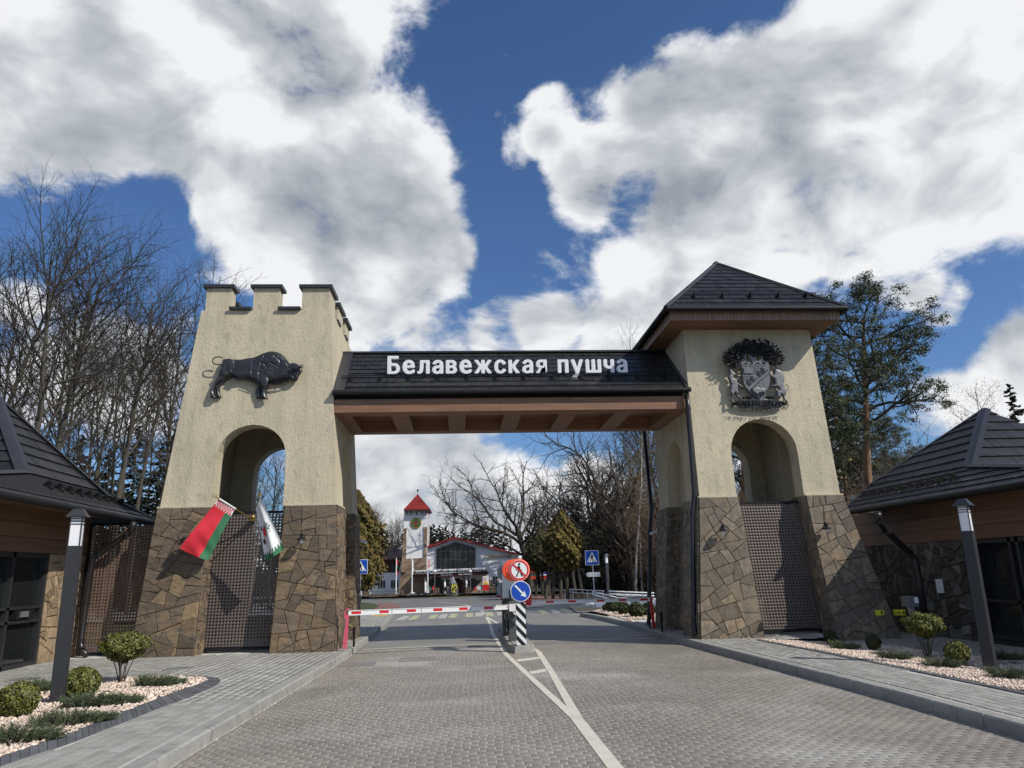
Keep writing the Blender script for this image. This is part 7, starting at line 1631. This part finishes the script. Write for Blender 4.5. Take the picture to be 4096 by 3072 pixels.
for x, y, Y, lab in ((1795, 870, 42, 'smaller pine low behind the right tower edge'), (1885, 945, 55, 'far pine in the gap right of the tall pine'), (1960, 985, 60, 'far pine behind the birch'), (1925, 1000, 50, 'low pine below the tall pine crown')):
    tp_ = d2(x, y, Y); k = (tp_.z+.2)/14.; copy_tree(p2, (tp_.x, Y, -.2), lab, R.uniform(0, 6), (k*1.1, k*1.1, k))
put(spr, 2178, 828, 42, 'dark spruce top above the right kiosk roof', None, 0, 0, hp=10., wide=.8)
put(spr, 2235, 800, 46, 'dark spruce cut by the right photo edge', None, 1, 0, hp=10.)
for x, y, Y in ((400, 880, 52), (350, 960, 56), (300, 920, 60), (240, 970, 62), (180, 940, 60), (120, 980, 64), (60, 950, 62), (450, 950, 60), (10, 960, 60)): put(spr, x, y, Y, 'dark green conifer behind the bare trees on the left', 'conifers behind the left trees', hp=10., wide=1.1)
for x, y, Y in ((1330, 1060, 66), (1290, 1090, 64), (1370, 1050, 62), (1410, 1080, 60), (1250, 1080, 70), (1200, 1110, 76), (1160, 1120, 80), (1390, 1150, 60), (1330, 1160, 62), (1270, 1140, 74), (1230, 1150, 78), (1350, 1120, 58), (1140, 1140, 84)): put(spr, x, y, Y, 'dark conifer in the shady wood behind the ramp', 'conifers in the wood behind the ramp', hp=10., wide=1.3)
zz = lambda x, y: ((1380+x*.36166)*2212/4096, (1850+y*.36166)*2212/4096)
for x, y in ((945, 700), (975, 680), (1045, 690), (1080, 715), (1118, 700), (1190, 730), (1300, 728), (1360, 800), (1440, 668), (1490, 700), (1525, 685), (1580, 710), (1640, 690), (1400, 760), (1010, 740), (1150, 800), (1250, 800), (1700, 700), (1760, 720), (1330, 770), (1070, 780), (960, 780), (1220, 830)):
    a = zz(x, y); put(fars, a[0], a[1], R.uniform(84, 96), 'dark far conifer in the tree line behind the white hall', 'dark conifers behind the white hall', hp=10., wide=1.0)
for x in (400, 460, 520, 580, 640, 360): a = zz(x, 800+R.uniform(-30, 60)); put(fars, a[0], a[1], R.uniform(84, 96), 'far conifer behind the white wing', 'far conifers behind the white wing', hp=10., wide=1.4)
for x, y, Y in ((2090, 1010, 60), (1850, 1010, 66), (1760, 1000, 62)): put(spr, x, y, Y, 'conifer low behind the right kiosk roof', 'conifers behind the right kiosk', hp=10.)
# golden thujas: dense cone of small sprays
def thuja(label, loc, H, Rw, seed, z0=.0, n=15000, leaf=.10, stems=0, mt='thuja'):
    rng = np.random.RandomState(seed); t = thing('thuja_tree', label, 'tree', tuple(loc)); x, y, z = loc
    f = rng.rand(n)**.8; a = rng.uniform(0, 6.28, n); prof = Rw*np.sin(np.clip((f*.93+.07), 0, 1)*pi)**.55*(1-f*.40)*(1-f**5*.5)
    lob = 1+.13*np.sin(a*3+f*11+seed)+.14*np.sin(a*7-f*19+seed)*np.sin(f*31)+.10*np.sin(a*13+f*37); rr = prof*lob*rng.uniform(.66, 1.05, n)
    C = np.stack([x+rr*np.cos(a), y+rr*np.sin(a), z+z0+f*(H-z0)], 1); N = np.stack([np.cos(a), np.sin(a), np.full(n, .5)], 1)
    leaves('foliage', C, leaf, mt, t, rng, normal=N, jitter=.8, aspect=.55, kind='stuff')
    mb = MB(); 
    for k in range(max(1, stems)):
        dx = (k-(stems-1)/2)*.35; mb.tube([(x+dx*1.3, y+R.uniform(-.3, .3), 0), (x+dx, y, z+max(z0, .5)), (x+dx*.3, y, z+H*.6)], [.11, .08, .03], 6)
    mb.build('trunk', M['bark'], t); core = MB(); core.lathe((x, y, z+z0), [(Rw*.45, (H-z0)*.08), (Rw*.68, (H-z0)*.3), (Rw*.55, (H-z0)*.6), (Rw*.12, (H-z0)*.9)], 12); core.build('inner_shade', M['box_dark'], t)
    return t
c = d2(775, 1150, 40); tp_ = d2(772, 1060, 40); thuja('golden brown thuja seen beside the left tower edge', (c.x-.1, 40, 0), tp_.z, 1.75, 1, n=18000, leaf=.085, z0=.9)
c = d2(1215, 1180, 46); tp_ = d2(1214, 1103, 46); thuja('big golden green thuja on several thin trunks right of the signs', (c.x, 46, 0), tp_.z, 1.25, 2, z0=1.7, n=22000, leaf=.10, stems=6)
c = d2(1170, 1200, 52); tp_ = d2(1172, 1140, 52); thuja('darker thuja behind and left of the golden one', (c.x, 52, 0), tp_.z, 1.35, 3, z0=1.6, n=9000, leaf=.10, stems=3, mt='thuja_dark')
# undergrowth: nobody could count it
def thicket(name, label, x0, x1, y0, y1, h, n, mt, seed, hv=.5):
    rng = np.random.RandomState(seed); g = []
    for i in range(n):
        x, y = rng.uniform(x0, x1), rng.uniform(y0, y1); H = h*rng.uniform(hv, 1.1)
        for k in range(5):
            d = unit(np.array([rng.normal(0, .35), rng.normal(0, .35), 1])); p0 = np.array([x, y, -.2]); p1 = p0+d*H*.5; p2_ = p1+unit(d+rng.normal(0, .25, 3))*H*.5
            g.append((np.array([p0, p1, p2_]), np.array([.035, .022, .006]), 3))
            for j in range(7):
                q = p0+(p1-p0)*rng.uniform(.3, 1) if j < 3 else p1+(p2_-p1)*rng.rand(); e = unit(d+rng.normal(0, .6, 3)); g.append((np.array([q, q+e*H*.12, q+e*H*.22+rng.normal(0, .1, 3)]), np.array([.014, .009, .004]), 3))
    V, F = tubes(g); return npmesh(name, V, F, M[mt], None, kind='stuff', label=label, category='undergrowth')
def greens(name, label, x0, x1, y0, y1, h, n, mt, seed, leaf=.16):
    rng = np.random.RandomState(seed); m = n//60; cx, cy = rng.uniform(x0, x1, m), rng.uniform(y0, y1, m); cz = rng.uniform(.3, h, m)*rng.uniform(.4, 1, m); s = rng.uniform(.4, 1.1, m)
    C = np.stack([cx, cy, cz], 1)[:, None]+rng.normal(0, .5, (m, 60, 3))*s[:, None, None]; return leaves(name, C.reshape(-1, 3), leaf, mt, None, rng, kind='stuff', label=label, category='foliage')
thicket('undergrowth', 'brown bare undergrowth of the woodland behind the left kiosk', -55, -12, 46, 62, 4.5, 260, 'twig', 1)
thicket('undergrowth', 'reddish brown bare undergrowth behind the right tower and kiosk', 12, 52, 38, 60, 8.5, 620, 'twig_red', 2)
thicket('undergrowth', 'dark bare undergrowth of the wood behind the ramp', 8, 24, 56, 70, 5.5, 200, 'twig', 3)
greens('undergrowth_leaves', 'dark green evergreen bushes between the trunks behind the ramp', 9, 24, 58, 66, 6., 22000, 'spruce', 14, .18)
greens('undergrowth_leaves', 'sparse green and yellow young leaves in the right undergrowth', 14, 52, 38, 60, 8., 16000, 'budding', 4, .10)
greens('undergrowth_leaves', 'dark evergreen undergrowth deep in the wood behind the ramp', 10, 28, 66, 80, 8., 26000, 'needle_far', 5, .25)
greens('undergrowth_leaves', 'dark evergreen undergrowth deep in the left woodland', -64, -17, 70, 82, 7., 30000, 'needle_far', 6, .25)
greens('undergrowth_leaves', 'dark evergreen undergrowth deep behind the right kiosk', 20, 70, 62, 74, 9., 30000, 'needle_far', 7, .28)
# clipped shrubs
def ball_shrub(u, v, h, r, label, mt='box', sq=.85, seed=1, n=5200, leaf=.016, group='clipped box shrubs in the gravel beds', up=0.):
    c = G(u, v, h); t = thing('box_shrub', label, 'shrub', tuple(c), group); rng = np.random.RandomState(seed); a = rng.normal(0, 1, (n, 3)); a /= np.linalg.norm(a, axis=1, keepdims=True)
    lob = 1+.05*np.sin(a[:, 0]*9+a[:, 2]*7)+.05*np.sin(a[:, 1]*11+2); rr = r*lob*rng.uniform(.80, 1.03, n); C = a*rr[:, None]; C[:, 2] *= sq; C += np.array([c.x, c.y, c.z+r*sq*.92+up])
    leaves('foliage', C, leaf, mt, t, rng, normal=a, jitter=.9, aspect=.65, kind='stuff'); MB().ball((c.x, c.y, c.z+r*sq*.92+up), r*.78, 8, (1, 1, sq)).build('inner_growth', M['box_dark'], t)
    mb = MB()
    for k in range(5): an = k*1.3; mb.tube([(c.x+.02*math.cos(an), c.y+.02*math.sin(an), c.z-.02), (c.x+r*.4*math.cos(an), c.y+r*.4*math.sin(an), c.z+r*.5+up)], [.010, .005], 5)
    mb.build('stems', M['bark'], t); return t
def topiary(u, v, h, cz, rx, rz, label, seed, mt='box'):
    c = G(u, v, h); t = thing('topiary_shrub', label, 'shrub', tuple(c)); rng = np.random.RandomState(seed); n = 8500; a = rng.normal(0, 1, (n, 3)); a /= np.linalg.norm(a, axis=1, keepdims=True)
    lob = 1+.10*np.sin(a[:, 0]*7+a[:, 2]*5+seed)+.08*np.sin(a[:, 1]*9+a[:, 0]*4); C = a*(lob*rng.uniform(.70, 1.04, n))[:, None]*np.array([rx, rx, rz]); C[:, 2] = np.where(C[:, 2] < 0, C[:, 2]*.8-np.clip(.25*rx-np.hypot(C[:, 0], C[:, 1])*.3, 0, 1), C[:, 2]); C += np.array([c.x, c.y, c.z+cz])
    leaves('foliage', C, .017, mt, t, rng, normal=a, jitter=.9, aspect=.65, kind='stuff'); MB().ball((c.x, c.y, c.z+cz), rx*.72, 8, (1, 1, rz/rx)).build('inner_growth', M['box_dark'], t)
    for k in range(8):
        an = k*.8+rng.uniform(-.3, .3); r0, r1 = rng.uniform(.01, .05), rng.uniform(.3, .75)*rx; z1 = c.z+cz-rz*.35
        MB().tube([(c.x+r0*math.cos(an), c.y+r0*math.sin(an), c.z-.02), (c.x+r1*.45*math.cos(an+.3), c.y+r1*.45*math.sin(an+.3), c.z+cz*.4), (c.x+r1*math.cos(an), c.y+r1*math.sin(an), z1)], [.011, .008, .005], 6).build('stem', M['bark'], t)
    return t
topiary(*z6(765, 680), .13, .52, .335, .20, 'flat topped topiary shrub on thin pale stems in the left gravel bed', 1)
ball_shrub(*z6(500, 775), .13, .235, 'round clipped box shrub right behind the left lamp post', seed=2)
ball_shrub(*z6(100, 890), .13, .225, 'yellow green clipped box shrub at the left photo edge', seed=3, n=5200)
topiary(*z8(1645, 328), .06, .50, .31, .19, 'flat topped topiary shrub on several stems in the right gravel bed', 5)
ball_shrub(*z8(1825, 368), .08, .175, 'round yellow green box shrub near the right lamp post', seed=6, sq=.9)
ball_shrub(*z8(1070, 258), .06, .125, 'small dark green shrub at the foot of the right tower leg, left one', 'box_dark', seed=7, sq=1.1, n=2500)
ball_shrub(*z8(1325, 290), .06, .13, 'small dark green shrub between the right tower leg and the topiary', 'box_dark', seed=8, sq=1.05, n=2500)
for i, (x, y, r) in enumerate(((1672, 822, .27), (1790, 846, .22), (1930, 878, .25), (2065, 860, .22), (1588, 812, .13))):
    ball_shrub(*z5(x, y), .13, r, ('first dark clipped shrub from the left in the bed behind the right barrier', 'second dark clipped shrub from the left in the bed behind the right barrier', 'third dark clipped shrub from the left in the bed behind the right barrier', 'dark clipped shrub right beside the red barrier rest', 'small reddish shrub beside the white ramp step')[i], 'box_dark', seed=20+i, n=2600, leaf=.03, sq=.95)
def juniper(u, v, h, rx, ry, label, seed, n=230, an=0, mt='juniper', hh=.07):
    c = G(u, v, h); t = thing('juniper_shrub', label, 'shrub', tuple(c), 'low creeping junipers in the gravel beds'); rng = np.random.RandomState(seed); C = []; D = []; br = []
    for k in range(n):
        a = rng.uniform(0, 6.28); q = rng.rand()**.6; L = .13*rng.uniform(.7, 1.3); sx, sy = rx*q*.85*math.cos(a), ry*q*.85*math.sin(a); ca, sa = math.cos(an), math.sin(an)
        p = np.array([c.x+sx*ca-sy*sa, c.y+sx*sa+sy*ca, c.z+.01]); d = unit(np.array([math.cos(a)+.5*ca, math.sin(a)*.6+.5*sa, rng.uniform(.2, .75)])); e = p+d*L+np.array([0, 0, hh*(1-q)*.7]); br.append((np.array([p, e]), np.array([.004, .002]), 3))
        u_ = rng.uniform(.15, 1.05, 26)[:, None]; C.append(p+(e-p)*u_+rng.normal(0, .013, (26, 3))); D.append(np.repeat(d[None], 26, 0)+rng.normal(0, .45, (26, 3)))
    V, F = tubes(br); npmesh('branches', V, F, M['bark'], t, kind='stuff'); C = np.concatenate(C); D = np.concatenate(D); D /= np.linalg.norm(D, axis=1, keepdims=True); S = np.cross(D, rng.normal(0, 1, D.shape)); S /= np.linalg.norm(S, axis=1, keepdims=True)
    V = np.stack([C-S*.0035, C+S*.0035, C+D*.034], 1).reshape(-1, 3); npmesh('needles', V, np.arange(len(V)).reshape(-1, 3), M[mt], t, kind='stuff')
juniper(*z6(1000, 700), .13, .32, .20, 'juniper patch near the rounded tip of the left bed', 1)
juniper(*z6(250, 738), .13, .34, .15, 'juniper patch behind the left lamp post', 2)
juniper(*z6(640, 825), .13, .46, .17, 'long juniper patch in the middle of the left bed, right of the lamp post', 3, 330, .4)
juniper(*z6(450, 945), .13, .42, .17, 'juniper patch below the long one in the left bed', 4, 230, .5)
juniper(*z6(130, 1055), .13, .34, .15, 'juniper patch at the lower left photo corner', 5, 190, .3)
for x, y, rx, ry, lab in ((1150, 290, .25, .12, 'low juniper patch left of the small shrubs in the right bed'), (1450, 352, .24, .12, 'low juniper patch in front of the right topiary'), (1740, 398, .27, .12, 'low juniper patch left of the right lamp post foot'), (2130, 462, .26, .14, 'low juniper patch at the right photo edge'), (2110, 357, .22, .1, 'low juniper patch behind the right lamp post foot')):
    juniper(*z8(x, y), .08, rx, ry, lab, int(x), 130, .0, hh=.05)

# labels of look-alike trees: count them from the left as the photo shows them
ORD = 'first second third fourth fifth sixth seventh eighth ninth tenth eleventh twelfth thirteenth fourteenth fifteenth sixteenth seventeenth eighteenth nineteenth twentieth'.split()
ORD += ['twenty-'+o for o in ORD[:9]]+['thirtieth']
def relabel(group, base):
    L = [o for o in bpy.data.objects if o.get('group') == group and o.parent is None and o.get('label') in base]
    L.sort(key=lambda o: o.location.x/o.location.y)
    for i, o in enumerate(L): o['label'] = base[o['label']].replace('#', ORD[i])
relabel(GL, {'slender bare tree in the row of trees left of the battlemented tower': 'slender bare tree, # from the left of those left of the battlemented tower'})
relabel('thin young trees in the left woodland', {'thin bare young tree in the left woodland behind the taller ones': 'thin bare young tree, # from the left in the left woodland'})
relabel('bare trees in the wood behind the ramp', {'slender bare tree in the wood behind the ramp': 'slender tall bare tree, # from the left in the wood behind the ramp'})
relabel('thin young trees behind the ramp', {'thin bare young tree in the wood behind the ramp': 'thin young bare tree, # from the left behind the white ramp'})
relabel('bare trees behind the left tower', {'bare branchy tree seen through the left tower arch': 'bare branchy tree, # from the left seen through the left tower arch'})
relabel('bare trees behind the white wing', {'bare tree behind the white wing, left of the red roofed tower': 'bare tree, # from the left behind the white wing'})
relabel('bare trees behind the white hall', {'bare tree behind the white hall': 'bare tree, # from the left behind the white hall'})
relabel('slim birches right of the road', {'slim white birch trunk in the wood right of the road': 'slim white birch, # from the left in the woods right of the road'})
relabel('conifers behind the left trees', {'dark green conifer behind the bare trees on the left': 'dark green conifer, # from the left behind the bare trees on the left'})
relabel('conifers in the wood behind the ramp', {'dark conifer in the shady wood behind the ramp': 'dark conifer, # from the left in the shady wood behind the ramp'})
relabel('dark conifers behind the white hall', {'dark far conifer in the tree line behind the white hall': 'dark far conifer, # from the left in the tree line behind the white hall'})
relabel('far conifers behind the white wing', {'far conifer behind the white wing': 'far conifer, # from the left behind the white wing'})
relabel('conifers behind the right kiosk', {'conifer low behind the right kiosk roof': 'low conifer, # from the left behind the right kiosk roof'})
